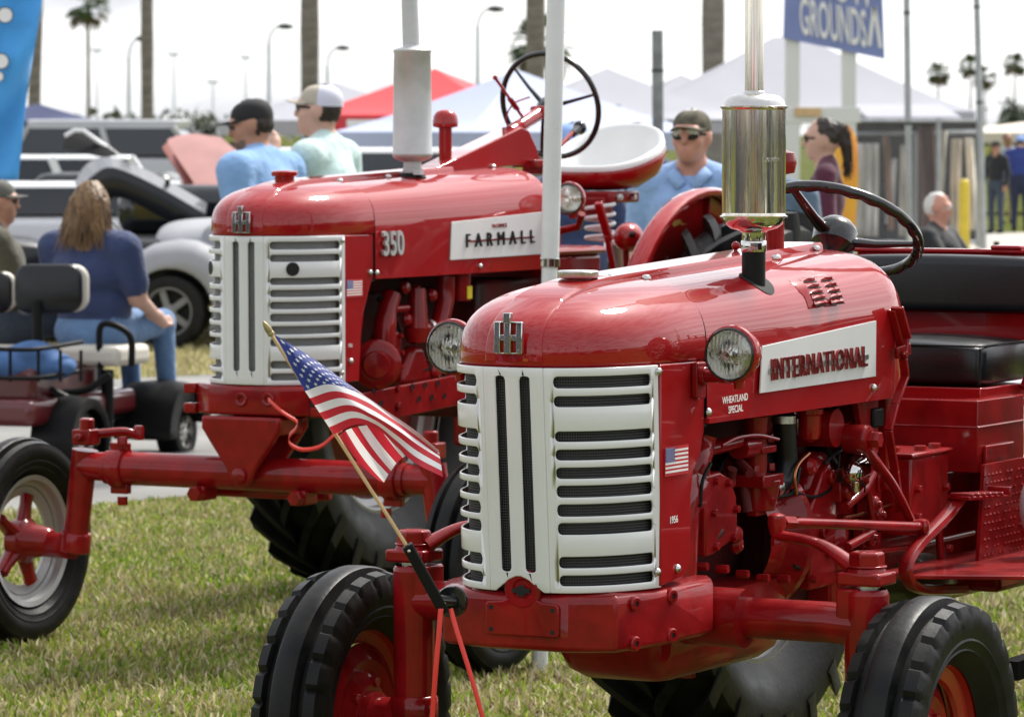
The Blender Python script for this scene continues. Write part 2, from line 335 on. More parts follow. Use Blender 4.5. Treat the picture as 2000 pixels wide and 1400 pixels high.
def front_wheel(root, c, Rt, Wd, Rr, rimm, hubm, dish=0, ribs=True, name='front_wheel'):
    """ribbed implement tyre on a pressed rim, axle along x"""
    w = thing(name, None, None); w.parent = root; w.location = c
    n = 168; h = Wd / 2
    prof = [(-.40 * h, Rr - .012, 0), (-.62 * h, Rr + .006, 0), (-.80 * h, Rr + .020, 0), (-.84 * h, Rr + .023, 0), (-.82 * h, Rr + .027, 0), (-.90 * h, Rr + .042, 0), (-.945 * h, Rr + .046, 0), (-.92 * h, Rr + .051, 0), (-1.0 * h, lerp(Rr, Rt, .52), 0), (-.98 * h, lerp(Rr, Rt, .70), 1), (-.93 * h, Rt - .030, 2), (-.88 * h, Rt - .018, 2), (-.60 * h, Rt - .011, 2),
            (-.57 * h, Rt - .034, 0), (-.36 * h, Rt - .034, 0), (-.30 * h, Rt - .004, 0), (-.24 * h, Rt, 0), (-.03 * h, Rt + .001, 0)]
    prof = prof + [(-a, r, f) for a, r, f in reversed(prof)]
    b = MB(); rings = []
    for i, (x, r, f) in enumerate(prof):
        ring = []
        for j in range(n):
            rr, xx = r, x; ph = (j + (3 if x > 0 else 0)) % 6 - 2
            if ribs and f == 2 and ph == 3: rr = r - .011; xx = x * .965
            if ribs and f == 1 and ph == 3: xx = x * .955
            t = 2 * math.pi * j / n; ring.append((xx, rr * math.sin(t), rr * math.cos(t)))
        rings.append(ring)
    b.loft(rings, True, False); ty = b.build('tyre', M['tyre'], w, ang=32)
    b = MB(); b.lathe([(h * .0 + Rr * .985, -.44 * h), (Rr + .004, -.43 * h), (Rr + .006, -.38 * h), (Rr - .012, -.34 * h), (Rr - .016, -.2 * h), (Rr - .045, -.1 * h), (Rr - .05, .0), (Rr - .045, .1 * h), (Rr - .016, .2 * h), (Rr - .012, .34 * h), (Rr + .006, .38 * h), (Rr + .004, .43 * h), (Rr * .985, .44 * h)], (0, 0, 0), (1, 0, 0), 64)
    ro = b.build('rim', rimm, w, ang=35)
    b = MB(); d0 = dish
    b.lathe([(Rr - .046, d0), (Rr - .06, d0 + .006), (Rr * .62, d0 + .018), (Rr * .5, d0 + .010), (Rr * .36, d0 + .03), (Rr * .33, d0 + .03), (.0, d0 + .03)], (0, 0, 0), (1, 0, 0), 48)
    b.lathe([(Rr * .36, d0 - .012), (Rr * .62, d0 - .0), (Rr - .06, d0 - .008), (Rr - .046, d0 - .004)], (0, 0, 0), (1, 0, 0), 48)
    b.build('wheel_disc', hubm, w, ang=35)
    b = MB(); b.lathe([(.055, d0 - .09), (.06, d0 - .02), (.06, d0 + .05), (.042, d0 + .055), (.04, d0 + .085), (.03, d0 + .095), (0, d0 + .095)], (0, 0, 0), (1, 0, 0), 28); b.build('hub', hubm, w)
    for k in range(5):
        t = 2 * math.pi * k / 5 + .3; MB().hexa((d0 + .016, .085 * math.sin(t), .085 * math.cos(t)), (1, 0, 0), .014, .02).build('wheel_bolt', hubm, w)
    return w
def rear_wheel(root, c, Rt, Wd, Rr, rimm, hubm, dish=0, nl=22):
    w = thing('rear_wheel', None, None); w.parent = root; w.location = c; h = Wd / 2; b = MB(); Rb = Rt - .042
    half = [(.55 * h, Rr - .01), (.72 * h, Rr + .02), (.92 * h, lerp(Rr, Rb, .35)), (1.0 * h, lerp(Rr, Rb, .6)), (.97 * h, lerp(Rr, Rb, .84)), (.84 * h, Rb - .022), (.5 * h, Rb - .004), (0, Rb)]
    prof = [(-x, r) for x, r in half] + list(reversed(half))[1:]
    b.loft([[(x, r * math.sin(t), r * math.cos(t)) for t in [2 * math.pi * j / 96 for j in range(96)]] for x, r in prof], True, False)
    for sg in (1, -1):
        for k in range(nl):
            t0 = 2 * math.pi * (k + (.5 if sg > 0 else 0)) / nl; rings = []
            for f in (0, .25, .5, .75, 1.0, 1.06):
                x = sg * lerp(-.06, 1.0, min(f, 1)) * h * .96; t = t0 + .36 * f ** .9; rb = [Rb - .02, Rb - .01, Rb - .015, Rb - .025, Rb - .05, lerp(Rr, Rb, .62)][int(round(f * 4)) if f <= 1 else 5]; ro = Rt - (.016 * f * f if f <= 1 else .11)
                if f > 1: x = sg * h * 1.02
                tw = .030 / Rt; row = []
                for q, rr in ((-1.25, rb), (-.85, ro), (.85, ro), (1.25, rb)):
                    tt = t + q * tw; row.append((x, rr * math.sin(tt), rr * math.cos(tt)))
                rings.append(row)
            b.loft(rings, True, True)
    b.build('tyre', M['tyre'], w, ang=35)
    b = MB(); b.lathe([(Rr - .008, -.62 * h), (Rr + .02, -.6 * h), (Rr + .012, -.54 * h), (Rr - .02, -.5 * h), (Rr - .026, -.3 * h), (Rr - .05, -.22 * h), (Rr - .052, .22 * h), (Rr - .026, .3 * h), (Rr - .02, .5 * h), (Rr + .012, .54 * h), (Rr + .02, .6 * h), (Rr - .008, .62 * h)], (0, 0, 0), (1, 0, 0), 72); b.build('rim', rimm, w, ang=35)
    b = MB(); b.lathe([(Rr - .05, dish), (Rr * .7, dish + .03), (Rr * .45, dish + .06), (.1, dish + .07), (.09, dish + .12), (0, dish + .12)], (0, 0, 0), (1, 0, 0), 40); b.build('wheel_disc', hubm, w)
    return w
def headlight(root, c, d, r=.058, arm=None, shell='paint'):
    d = Vector(d).normalized(); hd = thing('headlight', None, None); hd.parent = root; c = Vector(c)
    b = MB(); b.lathe([(r * 1.02, 0), (r * 1.10, -.004), (r * 1.12, -.014), (r * 1.03, -.022), (r * .98, -.04), (r * .82, -.07), (r * .5, -.095), (.0, -.102)], c, d, 40)
    b.tube([c - d * .05 - Vector((0, 0, r * .8)), c - d * .05 - Vector((0, 0, r * 1.35))], [.016, .011], 12); b.build('lamp_shell', M[shell], hd)
    b = MB(); b.lathe([(r * 1.005, -.002), (r * 1.03, .004), (r * .97, .007), (r * .93, .004), (r * .93, -.006)], c, d, 40); b.build('lamp_gasket', M['gloss'], hd)
    b = MB(); b.lathe([(r * .95, -.004), (r * .7, -.03), (r * .35, -.045), (r * .2, -.047), (.0, -.047)], c, d, 40); b.lathe([(.013, -.047), (.013, -.02), (0, -.016)], c, d, 16); b.build('reflector', M['reflector'], hd)
    b = MB(); u, v, _ = basis(d); up = Vector((0, 0, 1)); up = (up - d * up.dot(d)).normalized(); rt = up.cross(d)
    g = []; nr = 14
    for i in range(nr + 1):
        row = []
        for j in range(72):
            t = 2 * math.pi * j / 72; q = r * .945 * i / nr; x, y = q * math.cos(t), q * math.sin(t); e = .004 + .012 * (1 - (i / nr) ** 2)
            if i > 3: e += .0026 * math.cos(x * 640) * (1 if i < nr else 0)
            elif i == 3: e += .002
            row.append(c + rt * x + up * y + d * e)
        g.append(row)
    b.loft(g, True, False); g2 = [[p - d * .004 for p in r_] for r_ in g]; b.loft(list(reversed(g2)), True, False); b.build('lens', M['lens'], hd, ang=80)
    if arm: MB().tube(arm, .014, 12).build('lamp_arm', M['cast'], hd)
    return hd
M['reflector'] = mat('lamp_reflector', (.80, .80, .78), .22, 1)
def flag_decal(root, o, u, v, w, h):
    fr = thing('flag_decal', None, None); fr.parent = root; d = []
    b = MB(); b.box((w / 2, h / 2, .0005), (w * 1.05, h * 1.07, .001)); place(b, o, u, v).build('backing', M['decalred'], fr)
    for i in range(6):
        b = MB(); y = h * (2 * i + 1.5) / 13; x0 = 0 if i < 3 else .41 * w; b.box(((x0 + w) / 2, y, .0012), (w - x0, h / 13, .0006)); place(b, o, u, v).build('white_stripe', M['decal'], fr)
    b = MB(); b.box((.2 * w, h * 9.5 / 13, .0012), (.4 * w, h * 7 / 13, .0008)); place(b, o, u, v).build('canton', M['decalblue'], fr)
    b = MB()
    for i in range(9):
        for j in range(6 if i % 2 == 0 else 5):
            x = .4 * w * ((j + (.5 if i % 2 == 0 else 1)) / 6); y = h * (6 / 13 + 7 / 13 * (i + .5) / 9); b.add([(x + .013 * w * math.cos(a), y + .013 * w * math.sin(a), .0018) for a in [2 * math.pi * q / 5 + .3 for q in range(5)]], [(0, 1, 2, 3, 4)])
    place(b, o, u, v).build('stars', M['decal'], fr); return fr
def emblem(root, c, u, h=.072, tilt=.02):
    """chrome letters I over H with red fields"""
    e = thing('emblem', None, None); e.parent = root; v = Vector((0, tilt, 1)).normalized(); u = Vector(u).normalized(); b = MB(); s = h
    b.box((0, 0, .002), (s * .99, s * .99, .004)); place(b, c, u, v).build('field', M['paint'], e)
    b = MB()
    for sx in (-1, 1): b.box((sx * .39 * s, 0, .007), (.22 * s, s, .01)); b.box((sx * .2 * s, 0, .0065), (.2 * s, .20 * s, .008))
    b.box((0, .1 * s, .0095), (.24 * s, 1.2 * s, .012)); b.box((0, .62 * s, .011), (.26 * s, .34 * s, .016)); b.box((0, .49 * s, .006), (.96 * s, .05 * s, .007)); b.box((0, -.49 * s, .006), (.96 * s, .05 * s, .007))
    place(b, c, u, v).build('letters', M['chrome'], e, bevel=.0018); return e
def steering_wheel(root, c, nrm, r, spokes, rr=.013, bumps=True, thick=.02, dome=.045):
    nrm = Vector(nrm).normalized(); w = thing('steering_wheel', None, None); w.parent = root; c = Vector(c)
    a = Vector((1, 0, 0)); a = (a - nrm * a.dot(nrm)).normalized(); q = nrm.cross(a); b = MB(); n = 96; rings = []
    for j in range(n):
        t = 2 * math.pi * j / n; o = a * math.cos(t) + q * math.sin(t); ring = []
        for i in range(12):
            p = 2 * math.pi * i / 12; k = rr
            if bumps and math.sin(p) < -.2: k = rr * (1 + .16 * math.cos(j * math.pi / 2))
            ring.append(c + o * (r + k * math.cos(p)) + nrm * k * math.sin(p))
        rings.append(ring)
    rings.append(rings[0]); b.loft(rings, True, False); b.build('rim', M['gloss'], w)
    for t in spokes:
        o = a * math.cos(t) + q * math.sin(t); MB().tube([c - nrm * .03 + o * .02, c - nrm * .022 + o * r * .5, c + o * (r - .002)], [thick, thick * .7, thick * .5], 10, flat=.6).build('spoke', M['gloss'], w)
    MB().lathe([(.02, -.1), (.03, -.07), (dome * 1.15, -.045), (dome * 1.2, -.005), (dome, .012), (dome * .7, .026), (0, .032)], c, nrm, 28).build('hub', M['gloss'], w); return w
def bolt(root, o, d, r=.014, h=.016, mt='cast', name='bolt'): return MB().hexa(o, d, r, h).build(name, M[mt], root)
# ================================================================ the front tractor
FA = Frame(1240, 10.3, 27.5); qa = FA.qx; ya = FA.qy
TA = thing('tractor', 'glossy red tractor with chrome muffler, black bench seat and INTERNATIONAL side badge, nearest the camera', 'tractor', FA.o, FA.rz)
A = Body(yr=-.135, Lt=.490, Lb=.452, w=.250, w2=.262, zb=1.276, H=.176, slope=.042, zg0=.762, zg1=1.270, yend=1.15, zlow=1.122, m=3.0)
A.nose(TA, M['paint']); A.hood(TA, M['paint']); A.spine(TA, M['paint'], y1=.98)
A.grille(TA, SLOTS, yside=-.372)
# nose lip between hood and grille, seam strip
b = MB(); b.loft([[A.G(d, z, o) for d in np.linspace(-A.s_of_y(-.372), A.s_of_y(-.372), 40)] for z, o in ((1.262, -.004), (1.279, -.004))], closed=False); b.build('nose_lip', M['cast'], TA)
b = MB(); b.loft([[(p[0] * .975, y, p[2] - .008) for p in A.ring(-.135)] for y in (-.15, -.12)], closed=False); b.build('seam_strip', M['dark'], TA)
emblem(TA, (0, -.639, 1.337), (1, 0, 0), .071)
# side panels beside the grille
for sg in (1, -1):
    x = sg * .246; b = MB()
    poly = [(-.372, 1.27), (-.137, 1.27), (-.137, 1.105), (-.158, 1.05), (-.195, 1.015), (-.208, .96), (-.208, .80), (-.25, .775), (-.372, .765)]
    b.prism(poly, 0, x - sg * .018, x); b.build('side_panel', M['paint'], TA, bevel=.004)
    b = MB(); b.prism([(-.372, 1.0), (-.209, 1.0), (-.209, .8), (-.372, .8)], 0, x - sg * .05, x - sg * .019); b.build('panel_backing', M['cast'], TA)
    screws(TA, [(x + sg * .001, -.385, 1.255), (x + sg * .001, -.39, .80)], (sg, -.5, 0), .009)
screws(TA, [qa(1383, 805, .263), qa(1706, 757, .263), qa(1323, 1110, .247)], (1, 0, .1), .010)
# radiator cap
p = (0, -.30, A.top(0, -.30)); b = MB(); b.lathe([(.034, -.02), (.034, .018), (.030, .020)], p, (0, 0, 1), 28); b.build('filler_neck', M['cast'], TA)
b = MB(); b.lathe([(.0, .018), (.046, .018), (.048, .022), (.048, .032), (.045, .035), (.02, .036), (0, .036)], p, (0, 0, 1), 32); b.build('radiator_cap', M['steel'], TA)
for x, y in ((.03, -.19), (.078, -.10), (.09, .62), (.062, .93)): screws(TA, [(x, y, A.top(x, y) + (.008 if x < .06 else .002))], (0, 0, 1), .012)
# side badge with raised lettering
xb = .2635
def quad(name, pts, off, mt, par, th=.003):
    bb = MB(); q = [Vector(p) for p in pts]; bb.add([p for p in q] + [p + Vector((off, 0, 0)) for p in q], [(0, 1, 2, 3), (7, 6, 5, 4), (0, 4, 5, 1), (1, 5, 6, 2), (2, 6, 7, 3), (3, 7, 4, 0)]); return bb.build(name, mt, par, bevel=.001)
BG = thing('badge', None, None); BG.parent = TA
quad('badge_plate', [qa(1482, 768, xb), qa(1708, 735, xb), qa(1709, 626, xb), qa(1487, 676, xb)], .004, M['white'], BG)
M['badgered'] = mat('red_chrome_letter', (.34, .05, .05), .16, .75, rvar=.08, vscale=40)
p0, p1 = qa(1503, 725, xb + .006), qa(1694, 697, xb + .006); u = (p1 - p0).normalized()
bt = text_mb('INTERNATIONAL', .064, .010, sx=1.0, offset=.0003, spacing=1.22); wd = max(v[0] for v in bt.v) - min(v[0] for v in bt.v); k = (p1 - p0).length * .97 / wd
bt.v = [(v[0] * k, v[1] * 1.15, v[2]) for v in bt.v]; place(bt, (p0 + p1) / 2, u, (0, -.05, 1)); bt.build('lettering', [M['badgered']], BG)
b = MB(); b.bar(p0 - u * .004, p1 + u * .004, .005, .012); b.build('lettering_bar', M['steel'], BG)
# lettering and flag decals
for tx, px, py, sz in (('WHEATLAND', 1436, 779, .0235), ('SPECIAL', 1437, 799, .0235), ('1956', 1316, 1015, .023)):
    x = .2635 if px > 1400 else .2475; c = qa(px, py, x); bt = text_mb(tx, sz, .0006, sx=.98, offset=.0003); place(bt, c, (0, 1, .015), (0, -.02, 1)).build('lettering', M['decal'], TA)
o = qa(1299, 929, .2475); flag_decal(TA, o, (0, 1, 0), (0, 0, 1), (qa(1343, 926, .2475) - o).y, .062)
for i, (px, py) in enumerate(((1724, 708), (1717, 738))):
    c = qa(px, py, .250); bt = text_mb('Gas Special' if 0 else ('Farm', 'Pride')[i], .03, .0008, sx=.9, shear=.3); 
    if 0: bt.build('x', M['decal'], TA)
# script decal on the cowl: small slanted strokes
b = MB()
for i in range(7):
    for j in range(2):
        c0 = qa(1714 + i * 3.6, 742 - i * 6.2 - j * 24, .2515); b.bar(c0, c0 + Vector((0, .010, .020)), .0012, .004)
b.build('script_decal', M['decal'], TA)
# louvred vent on the shoulder of the hood
VT = thing('vent', None, None); VT.parent = TA
def skin(y, z, o=0): x = A.side(y, z); t = (z - A.zb) / (A.ztop(y) - A.zb); nv = Vector((1, 0, max(0, t) ** 2 * 2.2)).normalized(); return Vector((x, y, z)) + nv * o
y0, y1, z0_, z1_ = .445, .665, 1.366, 1.437
b = MB(); b.loft([[skin(lerp(y0, y1, i / 8) - (.012 if j > 2 else 0), lerp(z0_, z1_, j / 5) + .008 * i / 8, .011 if 0 < i < 8 and 0 < j < 5 else .001) for i in range(9)] for j in range(6)], closed=False); b.build('vent_plate', M['paint'], VT, ang=50)
for cx in (0, 1):
    for k in range(5):
        b = MB(); ya0 = lerp(y0, y1, .10 + .46 * cx); yb0 = ya0 + (y1 - y0) * .34; zc = lerp(z0_, z1_, .13 + .185 * k)
        g = [[skin(lerp(ya0, yb0, i / 4), zc + dz, of if 0 < i < 4 else .010) for i in range(5)] for dz, of in ((-.0045, .011), (-.003, .020), (.006, .011))]; b.loft(g, closed=False); b.build('louvre', M['paint'], VT, ang=50)
        b = MB(); b.loft([[skin(lerp(ya0, yb0, i / 4), zc + dz, .0122) for i in range(5)] for dz in (-.0075, -.0048)], closed=False); b.build('louvre_slot', M['dark'], VT)
# exhaust
EX = thing('exhaust_stack', None, None); EX.parent = TA; ex = .185; ey = qa(1472, 500, ex).y; sk = A.top(ex, ey); zf = lambda z: qa(1472, lerp(430, 0, (z - 1.582) / (2.117 - 1.582)), ex).z   # heights read off the stack
b = MB(); b.lathe([(.0, 0), (.02, 0), (.036, 0), (.041, 0)], (ex + .006, ey + .004, 0), (0, 0, 1), 28); b.v = [(x, ey + (y - ey) * 1.25, A.top(x, ey + (y - ey) * 1.25) + .002) for x, y, z in b.v]; b.build('hood_opening', M['dark'], EX)
b = MB(); b.lathe([(.0285, sk - .06), (.0285, zf(1.525))], (ex, ey, 0), (0, 0, 1), 28); b.build('lower_pipe', M['black'], EX)
b = MB(); b.lathe([(.0300, zf(1.505)), (.0310, zf(1.507)), (.0310, zf(1.53)), (.0300, zf(1.532)), (.0285, zf(1.533)), (.0285, zf(1.558)), (.030, zf(1.565))], (ex, ey, 0), (0, 0, 1), 32); b.box((ex + .02, ey - .03, zf(1.519)), (.02, .022, .016)); b.build('clamp', M['chrome'], EX)
b = MB(); b.lathe([(.030, zf(1.552)), (.035, zf(1.556)), (.056, zf(1.562)), (.069, zf(1.572)), (.074, zf(1.584)), (.0745, zf(1.588))], (ex, ey, 0), (0, 0, 1), 56); b.build('lower_cone', M['chrome'], EX)
b = MB(); b.lathe([(.0745, zf(1.588)), (.0815, zf(1.589)), (.0820, zf(1.592)), (.0775, zf(1.594)), (.0765, zf(1.598)), (.0765, zf(1.600)), (.0765, zf(1.603)), (.0765, zf(1.846)), (.0765, zf(1.849)), (.0765, zf(1.850)), (.078, zf(1.853)), (.0815, zf(1.855)), (.0815, zf(1.858)), (.0755, zf(1.860))], (ex, ey, 0), (0, 0, 1), 72); b.build('muffler', M['muffler'], EX)
b = MB(); b.lathe([(.0755, zf(1.860)), (.072, zf(1.872)), (.060, zf(1.883)), (.045, zf(1.887)), (.026, zf(1.888)), (.025, zf(1.894)), (.0225, zf(1.896))], (ex, ey, 0), (0, 0, 1), 56); b.build('upper_cone', M['steel'], EX)
b = MB(); b.lathe([(.0225, zf(1.89)), (.0225, zf(2.44)), (.0225, zf(2.45)), (.021, zf(2.45)), (.021, zf(2.3))], (ex, ey, 0), (0, 0, 1), 40); b.build('tail_pipe', M['muffler'], EX)
bt = text_mb('350500R', .016, .004, sx=.9)       # number pressed into the muffler skin
cth = math.atan2(-.55, .83)
bt.v = [(ex + (.0768 + v[2]) * math.cos(cth + v[0] / .0768), ey + (.0768 + v[2]) * math.sin(cth + v[0] / .0768), zf(1.728) + v[1]) for v in bt.v]; bt.build('stamped_number', M['chrome'], EX)
# air cleaner stack behind the muffler, knob
b = MB(); p = qa(1513, 488, .03); b.lathe([(.024, 0), (.024, .20), (.05, .205), (.055, .23), (.05, .255), (0, .27)], (p.x, p.y, A.top(.03, p.y)), (0, 0, 1), 28); b.build('air_cleaner_stack', M['cast'], TA)
b = MB(); p = qa(1437, 480, -.03); b.ball((p.x, p.y, p.z), .011); b.tube([p, p - Vector((0, 0, .03))], .005, 8); b.build('hood_knob', M['cast'], TA)
# headlights on their arms
for sg in (1, -1):
    c = Vector((sg * .362, -.25, 1.29)); headlight(TA, c, (0, -1, 0), .060, [(sg * .25, -.185, 1.235), (sg * .30, -.19, 1.235), (sg * .362, -.195, 1.232), (sg * .362, -.195, 1.245)])
    b = MB(); b.prism(rrect(-.185, 1.225, .05, .085, .008), 0, sg * .247, sg * .262); b.tube([(sg * .26, -.185, 1.235), (sg * .275, -.185, 1.235)], .022, 14); b.build('lamp_bracket', M['cast'], TA, bevel=.003)
# steering wheel, column, dash
hub = qa(1634, 450, 0); nw = Vector((0, .54, .84)).normalized()
steering_wheel(TA, hub, nw, .218, (R(17), R(137), R(257)), rr=.0145, thick=.026, dome=.05)
b = MB(); b.tube([hub - nw * .06, hub - nw * .55], .022, 12); b.build('steering_column', M['cast'], TA)
b = MB(); b.tube([(0, 1.05, 1.36), (0, 1.14, 1.42)], [.12, .09], 20); b.build('instrument_panel', M['black'], TA)
# seat
ST = thing('seat', None, None); ST.parent = TA
def cushion(name, x0, x1, ya_, yb_, z0, z1, mt, par, rnd=.035, crown=.02, n=10):
    b = MB(); rings = []
    for i in range(n + 1):
        f = i / n; e = math.sin(math.pi * f) ** .35; rings.append([])
    sec = rrect(0, 0, 1, 1, .18, 5); rings = []
    xs = [0, .015, .05, .12, .3, .5, .7, .88, .95, .985, 1]; ks = [.80, .92, .98, 1, 1, 1, 1, 1, .98, .92, .80]
    for f, k in zip(xs, ks):
        x = lerp(x0, x1, f); cr = crown * math.sin(math.pi * f); rings.append([(x, (ya_ + yb_) / 2 + p[0] * (yb_ - ya_) * k, (z0 + z1) / 2 + p[1] * (z1 - z0) * k + (cr if p[1] > 0 else 0)) for p in sec])
    b.loft(rings); return b.build(name, mt, par, ang=60)
cushion('seat_cushion', -.26, .265, 1.56, 1.95, 1.118, 1.232, M['vinyl'], ST, crown=.012)
cushion('backrest', -.30, .30, 1.90, 2.02, 1.302, 1.452, M['vinyl'], ST, crown=.006)
b = MB(); b.tube([(.26, 1.562, 1.225), (.267, 1.70, 1.228), (.267, 1.93, 1.228)], .003, 6); b.tube([(-.25, 1.556, 1.226), (.25, 1.556, 1.226), (.262, 1.565, 1.226)], .003, 6); b.tube([(.264, 1.56, 1.22), (.264, 1.558, 1.125)], .003, 6); b.build('piping', M['black'], ST)
b = MB(); b.box((0, 2.035, 1.36), (.58, .02, .20)); b.box((0, 2.04, 1.466), (.60, .05, .012)); b.box((0, 2.0, 1.22), (.56, .02, .16)); b.build('back_panel', M['paint'], ST, bevel=.004)
b = MB(); b.prism([(-.27, 1.55), (.27, 1.55), (.275, 1.58), (.275, 1.98), (-.275, 1.98), (-.275, 1.58)], 2, 1.075, 1.116); b.build('seat_pan', M['paint'], ST, bevel=.003)
b = MB(); b.box((.16, 2.04, 1.477), (.09, .06, .012)); b.build('back_cap', M['paint'], ST, bevel=.005)
for sg in (1, -1): MB().tube(bez([(sg * .29, 1.83, 1.10), (sg * .30, 1.86, 1.16), (sg * .305, 1.90, 1.26), (sg * .305, 1.98, 1.36)], 14), .017, 12).build('arm_rail', M['paint'], ST)
MB().tube(bez([(.29, 1.66, 1.06), (.30, 1.72, 1.055), (.31, 1.80, 1.08), (.31, 1.83, 1.16)], 12), .006, 8).build('seat_hook', M['paint'], ST)
# battery box, housings, platform
b = MB(); b.box((.16, 1.60, .995), (.30, .34, .19)); b.box((.16, 1.60, 1.02), (.306, .346, .006)); b.build('battery_box', M['cast'], TA, bevel=.004)
b = MB(); b.box((.318, 1.56, .925), (.012, .20, .09)); b.build('box_bracket', M['cast'], TA, bevel=.003)
for yy, zz in ((1.49, .955), (1.49, .90), (1.63, .955), (1.63, .90), (1.55, .93)): MB().lathe([(0, 0), (.006, 0)], (.325, yy, zz), (1, 0, 0), 10).build('bolt_hole', M['dark'], TA)
b = MB(); b.box((0, 1.35, .72), (.34, 1.1, .36)); b.box((0, 1.0, .78), (.40, .10, .44)); b.box((0, 2.0, .72), (.5, .5, .34)); b.build('transmission_case', M['cast'], TA, bevel=.015)
b = MB(); b.box((.14, 1.22, .86), (.24, .26, .20)); b.box((.14, 1.22, .966), (.26, .28, .012)); b.build('clutch_housing', M['cast'], TA, bevel=.012)
for x, y in ((.06, 1.12), (.2, 1.12), (.24, 1.2), (.24, 1.3), (.15, 1.11)): bolt(TA, (x, y, .972), (0, 0, 1), .016, .014)
b = MB(); b.box((-.02, .82, .80), (.24, .5, .44)); b.build('clutch_case', M['grime_shade'], TA, bevel=.02)
b = MB(); b.prism([(.62, .66), (.78, .66), (.78, .93), (.74, .97), (.70, .95), (.62, .86)], 0, .15, .185); b.build('frame_plate', M['cast'], TA, bevel=.006)
for yy, zz in ((.735, .935), (.73, .75), (.69, .80)): MB().lathe([(.016, .012), (.018, .010), (.018, 0), (.008, 0), (.008, .012), (.016, .012)], (.186, yy, zz), (1, 0, 0), 16).build('bushing', M['cast'], TA)
b = MB(); b.lathe([(.20, 0), (.215, .02), (.215, .05), (.17, .09), (.16, .16)], (0, .60, .80), (0, -1, 0), 36); b.build('bell_housing', M['cast'], TA, ang=30)
# engine
b = MB(); b.box((-.08, .26, .87), (.20, .70, .46)); b.build('engine_block', M['grime_shade'], TA, bevel=.015)
b = MB(); b.box((-.10, .34, 1.15), (.18, .85, .12)); b.build('cylinder_head', M['grime_shade'], TA, bevel=.01)
b = MB(); b.box((0, -.36, .93), (.40, .10, .36)); b.box((0, -.2, .85), (.34, .24, .2)); b.build('radiator_tank', M['grime_shade'], TA, bevel=.01)
b = MB(); b.prism([(-.02, .99), (.06, .995), (.12, .975), (.155, .93), (.162, .87), (.15, .83), (.02, .80), (-.02, .80)], 0, .13, .196); b.build('timing_cover', M['cast'], TA, bevel=.006)
for py_, pz in ((.03, .975), (.10, .965), (.145, .90), (.13, .835), (.03, .82), (.02, .90)): bolt(TA, (.196, py_, pz), (1, 0, 0), .010, .012)
b = MB(); b.tube([(.10, -.10, .72), (.12, -.1, .93), (.13, -.06, .95), (.13, .0, .955)], [.10, .09, .075, .07], 18); b.build('water_outlet', M['cast'], TA)
b = MB(); b.tube(bez([(.15, .0, .96), (.15, .0, 1.02), (.155, .04, 1.05), (.16, .05, 1.08)], 8), [.045] * 4 + [.04, .035, .03, .028, .03], 16); b.build('water_pump', M['cast'], TA)
b = MB(); b.tube([(.16, .06, 1.045), (.17, .22, 1.055)], .017, 12); b.tube([(.17, .22, 1.04), (.17, .30, 1.04)], .028, 12); b.build('governor_link', M['cast'], TA)
b = MB(); b.tube([(.16, .34, 1.11), (.16, .34, .93)], [.03, .028], 14); b.box((.165, .34, 1.03), (.07, .08, .018)); b.box((.17, .33, .955), (.09, .12, .03)); b.tube([(.16, .35, .955), (.16, .35, .88)], [.06, .045], 18); b.build('carburettor', M['cast'], TA, bevel=.003)
for y, z in ((.31, 1.045), (.37, 1.045), (.29, .975), (.38, .975)): bolt(TA, (.185, y, z), (0, 0, 1), .009, .018)
hp = [qa(1530, 812, .17), qa(1533, 860, .17), qa(1535, 905, .17), qa(1525, 940, .165), qa(1502, 955, .16)]
MB().tube(bez(hp, 22), .0285, 18).build('air_hose', M['rubberhose'], TA)
b = MB(); b.tube([hp[0] + Vector((0, 0, .0)), hp[0] - Vector((0, 0, .018))], .031, 20); q = hp[-1]; b.tube([q, q + (hp[-2] - q) * .4], .0315, 20); b.build('hose_clamp', M['steel'], TA)
p = qa(1580, 800, .17); b = MB(); b.lathe([(.037, .0), (.037, -.012), (.031, -.016), (.031, -.060), (.026, -.074), (.012, -.082), (0, -.083)], p + Vector((0, 0, .002)), (0, 0, 1), 26); b.tube([p, p + Vector((0, 0, .04))], .022, 14); b.build('fuel_bowl', M['paint'], TA)
p = qa(1665, 923, .245); b = MB(); b.ball(p, .029, 18); b.tube([p, p + Vector((.0, .055, .008))], .028, 18); b.tube([p + Vector((0, .02, 0)), p + Vector((0, .02, -.05))], .010, 10); b.build('choke_solenoid', M['chrome'], TA)
MB().tube(bez([p + Vector((.028, -.015, .01)), p + Vector((.03, -.025, -.015)), p + Vector((.028, .012, -.03)), p + Vector((.02, .03, -.05))], 12), .0025, 6).build('ignition_wire', M['black'], TA)
for pts, r_ in (([(1634, 795), (1618, 830), (1618, 880), (1632, 905)], .007), ([(1636, 795), (1638, 900), (1625, 950), (1590, 970), (1545, 958)], .0045), ([(1690, 790), (1680, 815), (1650, 830), (1625, 835)], .0035)):
    MB().tube(bez([qa(*q, .185) for q in pts], 24), r_, 8).build('cable', M['black'] if r_ > .004 else M['cast'], TA)
b = MB(); p = qa(1600, 940, .15); b.prism([(p.y - .09, p.z - .10), (p.y - .10, p.z + .0), (p.y - .03, p.z + .075), (p.y + .04, p.z + .075), (p.y + .07, p.z + .0), (p.y + .07, p.z - .12)], 0, .10, .165); b.build('starter_cover', M['cast'], TA, bevel=.02, seg=3)
b = MB(); b.tube([(.10, .70, 1.06), (.22, .70, 1.06)], .048, 20); b.build('steering_gear', M['cast'], TA)
p = qa(1690, 858, .27); b = MB(); b.lathe([(.036, -.05), (.038, 0), (.034, .012), (.022, .014)], p, (1, 0, 0), 24); b.build('pitman_boss', M['cast'], TA); bolt(TA, p + Vector((.012, 0, 0)), (1, 0, 0), .022, .03)
